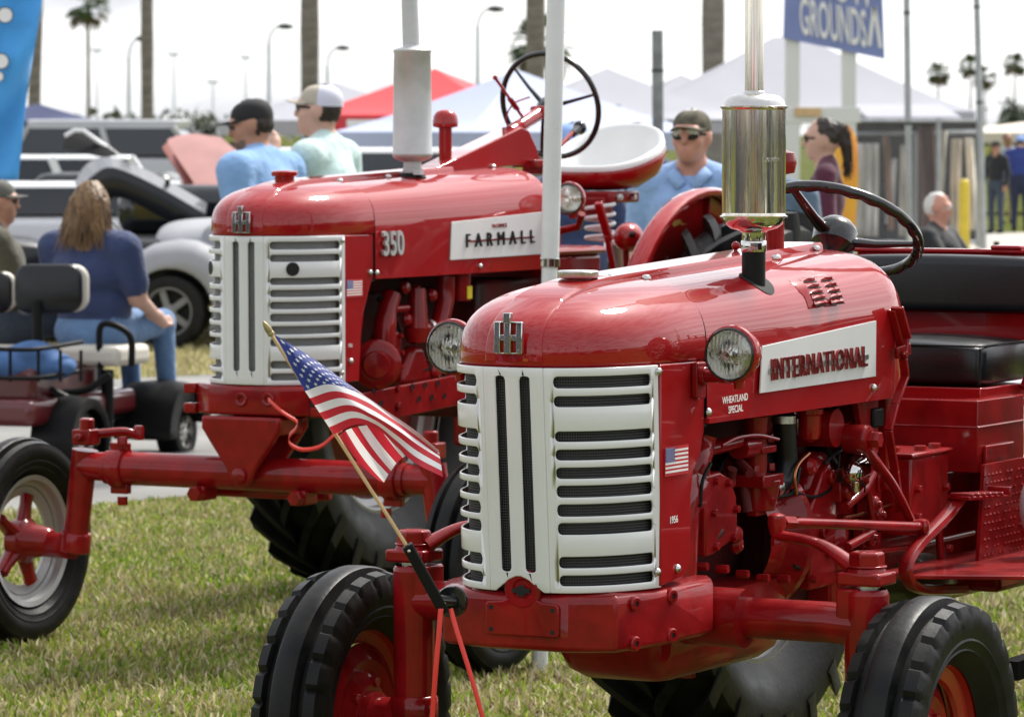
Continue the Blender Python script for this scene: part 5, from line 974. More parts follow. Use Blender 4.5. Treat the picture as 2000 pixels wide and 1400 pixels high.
def person(label, loc, rz, H=1.75, shirt=None, pants=None, skin=0, hair='dark', hairstyle='short', head=(0, 0), arms=None, sleeve='short', cap=None, shades=False, seated=False, lean=0, beard=False, group=None, bulk=1.0, res=.0115, belly=0, lookmat=None):
    P = thing('person', label, 'person', loc, rz, group); f = H / 1.75
    sk, sh, pa, ha, so, bd = 0, 1, 2, 3, 4, 5; hz = .47 if seated else .95; pr = []; dz = hz - .95
    def V3(x, y, z):                              # lean the upper body about the hips
        c, s = math.cos(lean), math.sin(lean); zz = z - .95; return np.array((x, y * c - zz * s, .95 + y * s + zz * c + dz)) * f
    def cap_(a, c, r0, r1, m_): pr.append(('c', np.array(a), np.array(c), r0 * f, r1 * f, m_))
    def ell(c, r, m_, Rm=None): pr.append(('e', np.array(c), tuple(q * f for q in r), None, Rm, m_))
    B = bulk
    ell(V3(0, .0, .96), (.172 * B, .125 * B, .13), pa); ell(V3(0, -.015 - belly * .4, 1.10), (.168 * B, (.125 + belly) * B, .16), sh); ell(V3(0, 0, 1.29), (.178 * B, .125 * B, .17), sh)
    cap_(V3(-.155 * B, .01, 1.415), V3(.155 * B, .01, 1.415), .068 * B, .068 * B, sh); cap_(V3(-.07, .015, 1.46), V3(.07, .015, 1.46), .055, .055, sh)
    nk0, nk1 = V3(0, -.005, 1.485), V3(0, -.012, 1.55); cap_(nk0, nk1, .058, .057, sk)
    for s in (-1, 1): cap_(V3(s * .03, .02, 1.495), V3(s * .16 * B, .015, 1.43), .042, .058, sh)
    hs = .95
    Rm = np.array(Matrix.Rotation(head[0], 3, 'Z') @ Matrix.Rotation(head[1] , 3, 'X')); hc = V3(0, -.022, 1.632); hp = lambda x, y, z: hc + Rm @ (np.array((x, y, z)) * f * hs)
    ell(hp(0, .01, .015), (.077, .098, .105), sk, Rm); ell(hp(0, -.04, -.06), (.055, .055, .058), sk, Rm); ell(hp(0, -.072, -.10), (.026, .022, .020), sk, Rm)
    cap_(hp(0, -.092, .02), hp(0, -.114, -.025), .010, .015, sk); ell(hp(0, -.083, -.062), (.025, .014, .009), sk, Rm); ell(hp(0, -.082, .035), (.06, .018, .012), sk, Rm)
    for s in (-1, 1): ell(hp(s * .079, .012, -.01), (.012, .022, .032), sk, Rm); ell(hp(s * .045, -.065, -.025), (.022, .02, .02), sk, Rm)
    for s in (-1, 1): ell(hp(s * .031, -.090, .008), (.013, .006, .005), ha, Rm); ell(hp(s * .031, -.096, .028), (.017, .006, .004), ha, Rm)
    if beard: ell(hp(0, -.048, -.085), (.056, .054, .040), bd, Rm)
    if hairstyle == 'short' and not cap: ell(hp(0, .022, .026), (.080, .094, .102), ha, Rm)
    
    if hairstyle == 'pony':
        ell(hp(0, .024, .028), (.079, .092, .099), ha, Rm); ell(hp(0, .11, .065), (.028, .03, .032), ha, Rm); cap_(hp(0, .12, .065), hp(0, .15, -.04), .028, .028, ha); cap_(hp(0, .15, -.04), hp(0, .145, -.20), .028, .014, ha)
    if hairstyle == 'long':
        ell(hp(0, .02, .028), (.092, .105, .108), ha, Rm); cap_(hp(-.05, .055, .0), hp(-.085, .07, -.19), .065, .05, ha); cap_(hp(.05, .055, .0), hp(.085, .07, -.17), .065, .05, ha); cap_(hp(0, .07, .0), hp(0, .085, -.22), .075, .055, ha)
        cap_(hp(-.085, .07, -.17), hp(-.11, .07, -.27), .045, .02, ha)
    for s in (-1, 1):
        if seated: kn, an = np.array((s * .12, -.46, .52)) * f, np.array((s * .12, -.50, .10)) * f; hp_ = np.array((s * .095, .0, .49)) * f
        else: kn, an = np.array((s * .10, -.015, .50)) * f, np.array((s * .105, .02, .09)) * f; hp_ = V3(s * .095, 0, .92)
        cap_(hp_, kn, .095 * B, .066, pa); cap_(kn, an, .064, .050, pa); cap_(an + np.array((0, .02, -.04)) * f, an + np.array((s * .012, -.15, -.052)) * f, .043, .036, so)
    arms = arms or [((-.25, .03, 1.14), (-.255, -.08, .90)), ((.25, .03, 1.14), (.255, -.08, .90))]
    for (el, wr), s in zip(arms, (-1, 1)):
        shd = V3(s * .185 * B, .01, 1.41); e, w = V3(*el), V3(*wr); mid = shd + (e - shd) * .68; cap_(shd, mid if sleeve == 'short' else e, .066 * B, .058 * B, sh)
        if sleeve == 'long': cap_(e, e + (w - e) * .95, .055, .042, sh)
        else: cap_(mid, e, .046 * B, .042, sk); cap_(e, w, .043, .030, sk)
        d = (w - e) / np.linalg.norm(w - e); sd = np.cross(d, (0, 1, .2)); sd = sd / (np.linalg.norm(sd) + 1e-6); nn_ = np.cross(sd, d); cap_(w, w + d * .07 * f, .034, .036, sk)
        for q, ln in zip((-1.2, -.4, .4, 1.2), (.062, .075, .07, .055)):
            k0 = w + (d * .075 + sd * q * .020) * f; k1 = k0 + (d * ln * .5 + nn_ * s * .012) * f; k2 = k1 + (d * ln * .4 - nn_ * .03) * f; cap_(k0, k1, .0105, .0095, sk); cap_(k1, k2, .0095, .0085, sk)
        cap_(w + (d * .03 + sd * .03) * f, w + (d * .075 + sd * .052 - nn_ * .015) * f, .013, .011, sk)
    V, F, mi = sdf_mesh(pr, res * f, .028 * f)
    fl_ = (V[F].mean(1) - hc) @ Rm / f / hs; skf = (mi == sk) & (np.abs(fl_[:, 0]) < .1) & (np.abs(fl_[:, 1]) < .13) & (np.abs(fl_[:, 2]) < .15); ear = np.abs(fl_[:, 0]) > .0835
    if hairstyle in ('short', 'thin'): mi[skf & ~ear & (fl_[:, 1] > .022) & (fl_[:, 2] > -.058)] = ha; mi[skf & ~ear & (fl_[:, 1] > -.03) & (fl_[:, 2] > (.10 if hairstyle == 'thin' else .07))] = ha
    hv = np.zeros(len(V), bool); hv[F[mi == ha].ravel()] = True; V = V + hv[:, None] * rng.normal(0, .0045, V.shape) * f
    me = bpy.data.meshes.new('body'); me.from_pydata(V.tolist(), [], F.tolist()); o = bpy.data.objects.new('body', me); COL.objects.link(o); o.parent = P
    for q in (SK[skin], shirt, pants, HR[hair], M['black'], HR['grey']): me.materials.append(q)
    me.polygons.foreach_set('material_index', mi.tolist()); me.polygons.foreach_set('use_smooth', [True] * len(F)); me.update()
    q = o.modifiers.new('smooth', 'SMOOTH'); q.iterations = 2; q.factor = .5
    if hairstyle in ('long', 'pony'):
        b = MB()
        for q in range(260):
            th = rng.uniform(-.25, math.pi + .25); el_ = rng.uniform(.05, 1.45) if hairstyle == 'long' else rng.uniform(.0, 1.5); p0_ = np.array((.090 * math.cos(th) * math.cos(el_), .02 + .104 * math.sin(th) * math.cos(el_), .028 + .108 * math.sin(el_)))
            if hairstyle == 'long': p1_ = np.array((.112 * math.cos(th) + rng.normal(0, .012), .045 + .10 * math.sin(th), -.07 + rng.normal(0, .02))); p2_ = np.array((p1_[0] * 1.12 + rng.normal(0, .03), p1_[1] + .03 + rng.normal(0, .015), rng.uniform(-.27, -.15))); pm_ = (p0_ + p1_) / 2 * np.array((1.12, 1.06, 1.05))
            else: p0_ = p0_ * .93; pm_ = np.array((.0, .12, .068)) + rng.normal(0, .010, 3); p1_ = np.array((0, .152, -.02)) + rng.normal(0, .012, 3); p2_ = np.array((0, .148, -.2)) + rng.normal(0, .016, 3); p2_[2] += rng.uniform(-.05, .06)
            b.tube(bez([hp(*v_) for v_ in (p0_, pm_, p1_, p2_)], 8), [.0045 * f] * 7 + [.003 * f, .001 * f], 4)
        tag(b.build('hair_strands', HR[hair], P), kind='stuff')
    T4 = Matrix.Translation(Vector(hc)) @ Matrix(Rm.tolist()).to_4x4() @ Matrix.Scale(f * hs, 4)
    def headpart(b, name, mts, par=P, **k): b.v = [tuple(T4 @ Vector(v)) for v in b.v]; return b.build(name, mts, par, **k)
    if cap:
        b = MB(); g = []
        for i in range(9):
            a = math.pi / 2 * i / 8 * .985; g.append([(.088 * math.cos(a) ** .75 * math.cos(t), .012 + .108 * math.cos(a) ** .75 * math.sin(t), .040 + .082 * math.sin(a)) for t in [2 * math.pi * j / 32 for j in range(32)]])
        g.insert(0, [(p[0] * 1.0, p[1], .030 - .012 * (p[1] > 0)) for p in g[0]])
        b.loft(g, True, True); b.m = [(1 if (len(cap) > 2 and (j % 32) < 16) else 0) for j in range(len(b.f))]
        c_ = headpart(b, 'cap', [cap[0], cap[2] if len(cap) > 2 else cap[0]], ang=60)
        b = MB(); g = []
        for i in range(7):
            r = i / 6; row = []
            for j in range(15):
                t = R(-160 + 140 * j / 14); x = .088 * math.cos(t); y = .012 + .108 * math.sin(t); row.append((x * (1 - .04 * r), y - r * .072 * max(0, -math.sin(t)) ** .6, .044 - .012 * (x / .088) ** 2 * (1 + r) - .002 * r))
            g.append(row)
        b.loft(g, closed=False); headpart(b, 'brim', cap[1], c_, solid=.004, ang=60); MB
        b = MB(); b.ball((0, .012, .122), .008, 8); headpart(b, 'button', cap[0], c_)
    if shades:
        b = MB()
        for s in (-1, 1):
            g = [[(s * (.034 + .027 * math.cos(t)), -.098 - .006 * math.sin(t) ** 2 + .018 * (s * (.034 + .027 * math.cos(t)) / .07) ** 2 - e, .000 + .016 * math.sin(t)) for t in [2 * math.pi * j / 20 for j in range(20)]] for e in (0, .006)]; b.loft(g, True, True)
            b.bar((s * .068, -.085, .012), (s * .082, .01, .008), .004, .010)
        b.bar((-.012, -.106, .01), (.012, -.106, .01), .004, .006); headpart(b, 'sunglasses', M['shade_lens'], P, ang=40)
    return P
M['shade_lens'] = mat('green_black_lens', (.006, .010, .008), .12, spec=.35)
C_ = dict(blue=cloth('pale_blue_jersey', (.20, .36, .62)), mint=cloth('mint_jersey', (.52, .68, .66)), oxford=cloth('light_blue_oxford', (.27, .42, .70)), slate=cloth('slate_tee', (.10, .15, .22)), maroon=cloth('maroon_knit', (.075, .008, .03)), navy=cloth('navy_tee', (.028, .045, .12)), olive=cloth('olive_jacket', (.055, .05, .028)), black=cloth('black_sweater', (.010, .011, .013)), jeans=cloth('blue_jeans', (.12, .22, .40)), dkjeans=cloth('dark_jeans', (.035, .05, .075)), khaki=cloth('khaki', (.33, .27, .19)), royal=cloth('royal_blue_jersey', (.02, .04, .20)), navysh=cloth('navy_shorts', (.012, .018, .05)), grey=cloth('grey_cloth', (.42, .45, .47)))
K_ = dict(black=mat('black_cap', (.012, .012, .013), .8), tan=mat('tan_brim', (.45, .40, .32), .8), mesh=mat('white_cap_mesh', (.62, .62, .72), .8), camo=mat('camouflage_cloth', (.16, .14, .10), .9, var=.5, vscale=22, col2=(.04, .04, .025)), skyblue=mat('sky_blue_cap', (.28, .42, .78), .8), greycap=mat('grey_olive_cap', (.10, .10, .085), .85))
def stand(px, Y): return gnd(px, Y)
person('man in black cap and light blue tee with a gold print, head bowed', stand(524, 23.0), R(-118), 1.97, C_['blue'], C_['dkjeans'], 0, 'dark', 'short', (R(24), R(15)), None, 'short', (K_['black'], K_['black']), beard=True, bulk=1.32, lean=.10)
person('man in mint tee and white mesh trucker cap touching his chin', stand(632, 23.6), R(-112), 2.05, C_['mint'], C_['dkjeans'], 2, 'dark', 'short', (R(10), R(-2)), [((-.25, .03, 1.14), (-.25, -.10, .92)), ((.21, -.20, 1.20), (.06, -.235, 1.42))], 'short', (K_['tan'], K_['tan'], K_['mesh']), shades=True, bulk=1.18)
person('man in camouflage cap, dark sunglasses and blue shirt behind the front tractor', stand(1352, 20.6), R(-14), 1.90, C_['oxford'], C_['khaki'], 1, 'white', 'thin', (R(-6), R(0)), None, 'short', (K_['camo'], K_['camo']), shades=True, bulk=1.15, belly=.03)
person('man in slate tee with his back turned, half hidden by the chrome muffler', stand(1497, 22.8), R(165), 1.80, C_['slate'], C_['jeans'], 2, 'dark', 'short', (0, 0), None, 'short', bulk=1.1)
person('woman with a long dark ponytail and maroon top in profile', stand(1612, 27.5), R(-98), 1.87, C_['maroon'], C_['dkjeans'], 2, 'dark', 'pony', (R(0), R(3)), None, 'long', shades=True, bulk=.95)
person('person in light blue visor cap seen through the steering wheel with three spokes', stand(1118, 21.5), R(10), 1.84, C_['navy'], C_['dkjeans'], 3, 'dark', 'short', (0, R(12)), None, 'short', (K_['skyblue'], K_['skyblue']), shades=True)
person('dark haired person in navy jacket left of the camouflage cap man', stand(1243, 34), R(150), 1.85, C_['navy'], C_['dkjeans'], 2, 'dark', 'short', (0, 0), None, 'long', bulk=1.25)
person('white haired man in black sweater seated and looking at a phone', gnd(1852, 33.5) + Vector((0, 0, .04)), R(62), 1.78, C_['black'], C_['dkjeans'], 1, 'white', 'thin', (R(14), R(8)), [((-.24, -.12, 1.16), (-.10, -.42, 1.10)), ((.24, -.12, 1.16), (.10, -.42, 1.10))], 'long', seated=True, lean=-.16, bulk=1.15)
person('person in black top and dark jeans standing by the pale path', gnd(1945, 76), R(-40), 1.62, C_['black'], C_['dkjeans'], 0, 'dark', 'short', (0, R(10)), None, 'long', (K_['black'], K_['black']), res=.02)
person('person in royal blue jersey and navy shorts at the right edge', gnd(1992, 77), R(170), 1.72, C_['royal'], C_['navysh'], 2, 'dark', 'short', (0, 0), None, 'long', (K_['skyblue'], K_['skyblue']), res=.02, bulk=1.2)
person('person with dark hair behind the one in black top', gnd(1966, 84), R(20), 1.74, C_['grey'], C_['khaki'], 0, 'dark', 'short', (0, 0), None, 'short', res=.02)
# phone in the seated man's hand, gold print on the blue tee

PM = [o for o in COL.objects if o.get('label', '').startswith('man in black cap and light')][0]; b = MB()
for i in range(13):
    a = R(-72 + 12 * i)
    for r_, w in ((.105, .020), (.075, .014), (.04, .012)):
        x, z = r_ * math.sin(a), r_ * math.cos(a) * .75
        if r_ < .05 and i % 3: continue
        y = .165 * math.sqrt(max(.05, 1 - (x / .25) ** 2)) + .012; b.box((x, y + .0, 1.27 + z), (w * (.7 + .5 * ((i * 7) % 3) / 2), .006, .028 if r_ > .09 else .012))
sc_ = Matrix.Scale(1.97 / 1.75, 4) @ Matrix.Translation((0, 0, .95)) @ Matrix.Rotation(.10, 4, 'X') @ Matrix.Translation((0, 0, -.95)); b.v = [tuple(sc_ @ Vector(v)) for v in b.v]
tag(b.build('shirt_print', mat('gold_print', (.36, .34, .20), .9), PM), kind='stuff')

PC = [o for o in COL.objects if o.get('label', '').startswith('man in camouflage')][0]; k = 1.90 / 1.75
for s_ in (-1, 1):
    b = MB(); b.loft([[Vector(p) * k for p in r_] for r_ in ([(s_ * .01, -.098, 1.435), (s_ * .055, -.075, 1.49), (s_ * .075, .02, 1.515)], [(s_ * .045, -.125, 1.40), (s_ * .095, -.095, 1.455), (s_ * .105, .02, 1.49)])], closed=False); b.build('collar', C_['oxford'], PC, solid=.006)
b = MB(); b.loft([[(x * k, (-.128 - e) * k, z * k) for z in np.linspace(1.38, 1.05, 8)] for x, e in ((-.016, .012), (.016, .012))], closed=False); b.build('button_placket', C_['oxford'], PC, solid=.004)
# ================================================================ cart with two riders
def carwheel(par, c, r, w, ax, rimm, name='wheel', spokes=6, rr=.62):
    o = thing(name, None, None); o.parent = par; o.location = c; ax = Vector(ax).normalized(); h = w / 2
    MB().lathe([(r * rr, -h), (r * .82, -h * 1.05), (r * .95, -h * .95), (r, -h * .7), (r, h * .7), (r * .95, h * .95), (r * .82, h * 1.05), (r * rr, h), (r * rr, -h)], (0, 0, 0), ax, 40).build('tyre', M['tyre'], o)
    MB().lathe([(r * rr * 1.01, -h * .9), (r * rr * 1.03, h * .92), (r * rr * .93, h * .95), (r * rr * .88, h * .55), (r * rr * .86, -h * .2)], (0, 0, 0), ax, 36).build('rim', rimm, o)
    MB().lathe([(r * rr * .86, 0), (0, 0)], (0, 0, 0), ax, 24).build('brake_shadow_plate', M['dark'], o)
    MB().lathe([(r * .2, h * .2), (r * .2, h * .75), (r * .12, h * .85), (0, h * .85)], (0, 0, 0), ax, 20).build('hub', rimm, o)
    u, v, d = basis(ax)
    for k in range(spokes):
        t = 2 * math.pi * k / spokes; q = u * math.cos(t) + v * math.sin(t); MB().bar(q * r * .12 + d * h * .55, q * r * rr * .9 + d * h * .5, r * .17, h * .3, up=d).build('spoke', rimm, o)
    return o
ch = Vector((.35, .94, 0)).normalized(); cs = Vector((.94, -.35, 0)).normalized(); ax_c = cs
CT = thing('electric_cart', 'small red and black electric cart with cream seats carrying two riders', 'cart', gnd(130, 23.4)); co = CT.location.copy()
def cp(px, py, Y): return at(px, py, Y) - co
M['cartred'] = mat('dark_red_cart_body', (.10, .008, .010), .3, coat=.6); M['cream'] = mat('cream_vinyl', (.66, .62, .54), .5); M['bluebag'] = mat('blue_fabric', (.06, .14, .32), .8, bump=1, bscale=14, var=.3, vscale=6)
carwheel(CT, cp(140, 865, 23.2), .18, .16, ax_c, M['steel']); carwheel(CT, cp(345, 842, 24.4), .15, .13, ax_c, M['steel'], spokes=8); carwheel(CT, cp(-110, 850, 23.9), .18, .16, ax_c, M['steel']); carwheel(CT, cp(180, 842, 25.0), .15, .13, ax_c, M['steel'])
c = cp(100, 800, 23.5); X3 = Matrix((cs, ch, (0, 0, 1))).transposed()
b = MB(); b.box(c + Vector((-.25, .1, .02)), (.95, 1.3, .14), X3); b.box(c + Vector((-.25, .0, .16)), (.75, .8, .2), X3); b.build('body', M['cartred'], CT, bevel=.04, seg=3)
b = MB(); b.box(c - cs * .2 + ch * .7 - Vector((0, 0, .06)), (.7, .6, .05), X3); b.build('floor_board', M['black'], CT, bevel=.01)
def arch(cn, r, w, name, mt, a0=-20, a1=200, th=.05):
    g = []
    for i in range(17):
        t = R(a0 + (a1 - a0) * i / 16); o = ch * math.cos(t) + Vector((0, 0, 1)) * math.sin(t); g.append([cn + o * (r - th) - cs * w / 2, cn + o * r - cs * w / 2, cn + o * (r + .015), cn + o * r + cs * w / 2, cn + o * (r - th) + cs * w / 2])
    return MB().loft(g, closed=False).build(name, mt, CT, solid=.012, ang=60)
arch(cp(138, 862, 23.2), .23, .24, 'rear_fender', M['black']); arch(cp(318, 842, 24.25), .27, .34, 'front_fender', M['black'], 8, 186, .09)
MB().lathe([(.0, .0), (.028, .0), (.026, .012), (0, .014)], cp(30, 811, 23.0), (-.2, -1, 0), 18).build('tail_lamp', mat('amber_lens', (.8, .12, .02), .2), CT)
def pad(name, px0, px1, py0, py1, Y, th, mt, rnd=.3):
    p, q = cp(px0, py1, Y), cp(px1, py0, Y); w, h = (q - p).x, (q - p).z; ol = rrect(0, 0, w, h, min(w, h) * rnd, 6); g = []
    for y, k in ((0, .9), (.015, 1), (th - .015, 1), (th, .9)): g.append([(p + q) / 2 + Vector((x * k, y, z * k)) for x, z in ol])
    return MB().loft(g).build(name, mt, CT, ang=60)
pad('backrest', 28, 160, 516, 612, 23.25, .06, M['vinyl']); pad('backrest_cushion', 36, 172, 517, 610, 23.315, .07, M['cream']); pad('backrest', -130, 22, 530, 612, 23.6, .06, M['vinyl']); pad('backrest_cushion', -125, 30, 531, 610, 23.665, .07, M['cream'])
b = MB(); cc = cp(205, 692, 23.75); b.box(cc, (.36, .42, .11), X3); b.build('seat_cushion', M['cream'], CT, bevel=.035, seg=3)
b = MB(); cc = cp(20, 692, 24.1); b.box(cc, (.44, .42, .11), X3); b.build('seat_cushion', M['cream'], CT, bevel=.035, seg=3)
def ctube(pts, Y, r, name, mt='black'):
    Ys = Y if hasattr(Y, '__len__') else [Y] * len(pts); return MB().tube(bez([cp(*p, y) for p, y in zip(pts, Ys)], 20) if len(pts) > 2 else [cp(*p, y) for p, y in zip(pts, Ys)], r, 10).build(name, M[mt], CT)
ctube([(72, 590), (75, 680), (80, 760)], 23.22, .028, 'seat_post'); ctube([(197, 720), (194, 650), (205, 632), (235, 640), (256, 662), (257, 715)], 23.55, .019, 'arm_rail')
for py in (682, 738): ctube([(-60, py), (0, py), (70, py), (160, py - 14)], [22.9, 22.9, 22.9, 23.2], .012, 'rack_rail')
for px in (-30, 20, 75, 118, 158): ctube([(px, 684), (px, 745)], 22.95, .009, 'rack_bar')
ctube([(210, 722), (210, 850)], 23.7, .035, 'frame_post'); ctube([(60, 745), (150, 790)], 23.2, .03, 'frame_post'); ctube([(-20, 760), (150, 765), (215, 730)], 23.25, .02, 'frame_post')
ctube([(262, 745), (255, 690), (262, 640)], 24.6, .02, 'tiller')
pr = [('e', np.array(cp(px, py, 23.15)), (rx, .13, rz_), None, None, 0) for px, py, rx, rz_ in ((20, 710, .13, .08), (65, 690, .12, .07), (110, 715, .11, .07), (55, 720, .15, .06), (-30, 705, .12, .09))]
V, F, mi = sdf_mesh(pr, .02, .05); BGo = MB(); BGo.add([Vector(v) + co for v in V], [tuple(f) for f in F]); tag(BGo.build('bag', M['bluebag']), 'rumpled blue cloth bag lying in the rear rack of the cart', 'bag')
w_ = person('woman with long streaked hair and navy tee seen from behind, seated on the cart', gnd(182, 23.95) + Vector((0, 0, .20)), R(148), 1.80, C_['navy'], C_['jeans'], 2, 'blond', 'long', (R(20), R(5)), [((-.27, -.05, 1.14), (-.20, -.30, 1.02)), ((.27, -.05, 1.14), (.2, -.30, 1.02))], 'short', seated=True, bulk=1.32, lean=-.05)
person('man in olive jacket and grey cap in profile, seated on the cart', gnd(2, 24.3) + Vector((0, 0, .22)), R(102), 1.80, C_['olive'], C_['dkjeans'], 0, 'dark', 'short', (R(-6), R(4)), [((-.25, -.1, 1.14), (-.15, -.35, 1.05)), ((.25, -.1, 1.14), (.15, -.35, 1.05))], 'long', (K_['greycap'], K_['greycap']), seated=True, bulk=1.2, lean=-.05)
PH = MB(); PH.box(at(1946, 480, 33.0), (.04, .075, .07)); tag(PH.build('phone', M['gloss'], None, bevel=.006), 'black phone held by the seated white haired man', 'phone')
b = MB(); c = gnd(1858, 33.6); b.box(c + Vector((0, 0, .44)), (.5, .5, .04)); b.box(c + Vector((-.28, .1, .75)), (.04, .5, .6)); 
for sx in (-.22, .22):
    for sy in (-.22, .22): b.tube([c + Vector((sx, sy, 0)), c + Vector((sx, sy, .44))], .015, 8)
FC = tag(b.build('folding_chair', M['cream']), 'pale folding chair under the seated white haired man', 'chair')
# gold print on the back of the blue tee: flat print pieces
# ================================================================ parked show cars and vans
WIN = M['window']
PT = dict(grey=mat('silver_grey_paint', (.42, .42, .44), .3, .3, coat=.7), white=mat('white_car_paint', (.72, .73, .74), .3, coat=.7), black=mat('black_car_paint', (.009, .010, .014), .35, spec=.3, coat=.35), primer=mat('grey_primer', (.30, .305, .33), .6, spec=.25, var=.08, vscale=3), pink=mat('faded_red_primer', (.40, .17, .145), .35, coat=.5, var=.15, vscale=3), rust=mat('red_brown_primer', (.28, .09, .075), .5))
def car(label, loc, rz, mt, L=4.6, Wd=1.8, belt=.95, roof=1.48, hood=1.35, trunk=.7, wr=.33, open_hood=None, rake=.35, cat='car', cant=.05):
    o = thing('parked_car' if cat == 'car' else 'parked_van', label, cat, loc, rz); h = Wd / 2; b = MB(); g = []; y0 = -L / 2
    for f, k, zt, zb in ((0, .80, .62, .36), (.015, .9, .70, .28), (.06, .97, .78, .24), (.14, 1, .84 * belt / .95, .22), (hood / L, 1, belt, .22), (.5, 1, belt, .22), (1 - trunk / L, 1, belt, .22), (.95, .98, belt - .02, .25), (.985, .92, belt - .08, .30), (1, .82, belt - .2, .38)):
        g.append([(x * Wd * k, y0 + L * f, (zt + zb) / 2 + z * (zt - zb)) for x, z in rrect(0, 0, 1, 1, .16, 4)])
    b.loft(g); b.build('body', mt, o, ang=45)
    ya0, yb0 = y0 + hood, y0 + L - trunk; ri = .13; ya1, yb1 = ya0 + rake * (roof - belt) * 1.7, yb0 - rake * (roof - belt)
    q = lambda x, y, z: (x, y, z)
    lo = [q(-h * .94, ya0, belt - .01), q(h * .94, ya0, belt - .01), q(h * .94, yb0, belt - .01), q(-h * .94, yb0, belt - .01)]; hi = [q(-h + ri, ya1, roof - cant), q(h - ri, ya1, roof - cant), q(h - ri, yb1, roof - cant), q(-h + ri, yb1, roof - cant)]
    for i, nm in ((0, 'windscreen'), (1, 'side_window'), (2, 'rear_window'), (3, 'side_window')):
        j = (i + 1) % 4; MB().add([lo[i], lo[j], hi[j], hi[i]], [(0, 1, 2, 3)]).build(nm, WIN, o)
    b = MB(); g = []
    for z, k, e in ((roof - cant - .005, 1.02, .03), (roof - .03, 1.0, .035), (roof - .008, .93, 0), (roof, .75, -.1)): g.append([((x) * 2 * (h - ri) * k, (ya1 + yb1) / 2 + y * (yb1 - ya1 + e * 2), z) for x, y in rrect(0, 0, 1, 1, .08, 4)])
    b.loft(g); b.build('roof', mt, o, ang=50)
    for i in range(4): MB().bar(lo[i], Vector(hi[i]) + Vector((0, 0, .02)), .07, .09).build('pillar', mt, o)
    for sx in (-1, 1): MB().bar((sx * h * .945, (ya0 + yb0) / 2 - .1, belt - .01), (sx * (h - ri) * 1.01, (ya1 + yb1) / 2, roof - .04), .06, .10, up=(0, 1, 0)).build('pillar', mt, o)
    for sx in (-1, 1):
        for y in (y0 + .17 * L, y0 + .80 * L): carwheel(o, (sx * (h - .10), y, wr), wr, .2, (sx, 0, 0), M['silver'])
        MB().ball((sx * (h + .08), ya0 + .25, belt + .08), .10, 12, (1, .6, .7)).build('mirror', mt, o); MB().ball((sx * h * .68, y0 + .05, .66), .09, 12, (1, .5, .8)).build('head_lamp', M['reflector'], o)
    b = MB(); b.bar((-h * .9, y0 - .02, .42), (h * .9, y0 - .02, .42), .10, .12); b.build('bumper', M['chrome'], o, bevel=.02)
    return o
car('large silver grey van with long dark side windows behind the show cars', gnd(245, 80), R(84), PT['grey'], 4.5, 1.95, 1.36, 2.0, .75, .35, .36, rake=.42, cat='van', cant=.16)
car('white car parked behind the black car with its bonnet up', gnd(225, 43), R(100), PT['white'], 4.4, 1.75, 1.0, 1.30, 1.3, .8, .31)
car('white car between the grey van and the black car with its bonnet up', gnd(140, 54), R(96), PT['white'], 4.3, 1.75, 1.12, 1.5, 1.2, .8, .31)
car('white car parked behind the two men in caps', gnd(770, 46), R(78), PT['white'], 4.9, 1.85, 1.12, 1.62, 1.4, .8, .34)
car('black car at the left edge behind the seated man in olive', gnd(-350, 41), R(98), PT['black'], 4.5, 1.8, .92, 1.36, 1.5, .8, .32)
def sheet(name, grid, Y, mt, par, o, th=.04, dY=None):      # curved body panel through a grid of measured positions
    g = [bez([at(px, py, Y + (dY[i] if dY else 0)) - o for px, py in row], 16) for i, row in enumerate(grid)]; return MB().loft(g, closed=False).build(name, mt, par, solid=th, ang=60)
BC = thing('parked_car', 'glossy black car with its long curved bonnet propped open', 'car', gnd(300, 37)); o = BC.location.copy()
sheet('bonnet', [[(150, 362), (172, 326), (215, 313), (300, 345), (402, 402)], [(160, 372), (186, 345), (222, 332), (300, 365), (400, 422)], [(205, 394), (226, 386), (262, 396), (335, 434), (402, 470)]], 37, PT['black'], BC, o, .05, [.45, .05, .0])
b = MB(); b.box(Vector((.15, 1.0, .62)), (2.0, 3.6, .55)); b.build('body', PT['black'], BC, bevel=.12, seg=3)
b = MB(); b.box(Vector((.3, 1.7, 1.1)), (1.4, 1.5, .45)); b.build('cabin', WIN, BC, bevel=.15, seg=3)
MB().tube([at(327, 352, 37.3) - o, at(330, 430, 37.3) - o], .02, 8).build('bonnet_prop', M['black'], BC)
for sx in (-.75, 1.0): carwheel(BC, (sx, -.45, .32), .32, .2, (0, -1, 0), M['silver'])
DH = thing('parked_car', 'dark car whose raised bonnet shows its black underside and a pale edge', 'car', gnd(150, 45)); o = DH.location.copy()
def flat(name, pts, Y, mt, par, o, th=.06, dz=.0):       # flat sheet-metal panel with a real thickness
    b = MB(); n = len(pts); cy = sum(p[1] for p in pts) / n; A_ = [at(px, py, Y + (cy - py) * dz) - o for px, py in pts]; B_ = [p + Vector((0, th, th * .6)) for p in A_]
    b.add(A_ + B_, [tuple(range(n)), tuple(range(2 * n - 1, n - 1, -1))] + [(q, (q + 1) % n, n + (q + 1) % n, n + q) for q in range(n)]); return b.build(name, mt, par, bevel=.01)
flat('bonnet', [(122, 292), (127, 268), (146, 257), (163, 258), (228, 304), (205, 309)], 45, M['black'], DH, o, .05, .006)
MB().tube([at(127, 266, 45.0) - o, at(146, 255, 45.0) - o, at(163, 256, 45.0) - o, at(229, 303, 45.0) - o], .022, 8).build('bonnet_edge', PT['white'], DH)
b = MB(); b.box((.2, 1.2, .6), (1.8, 3.6, .7)); b.box((.2, 1.6, 1.1), (1.5, 1.6, .5)); b.build('body', PT['black'], DH, bevel=.15, seg=3)
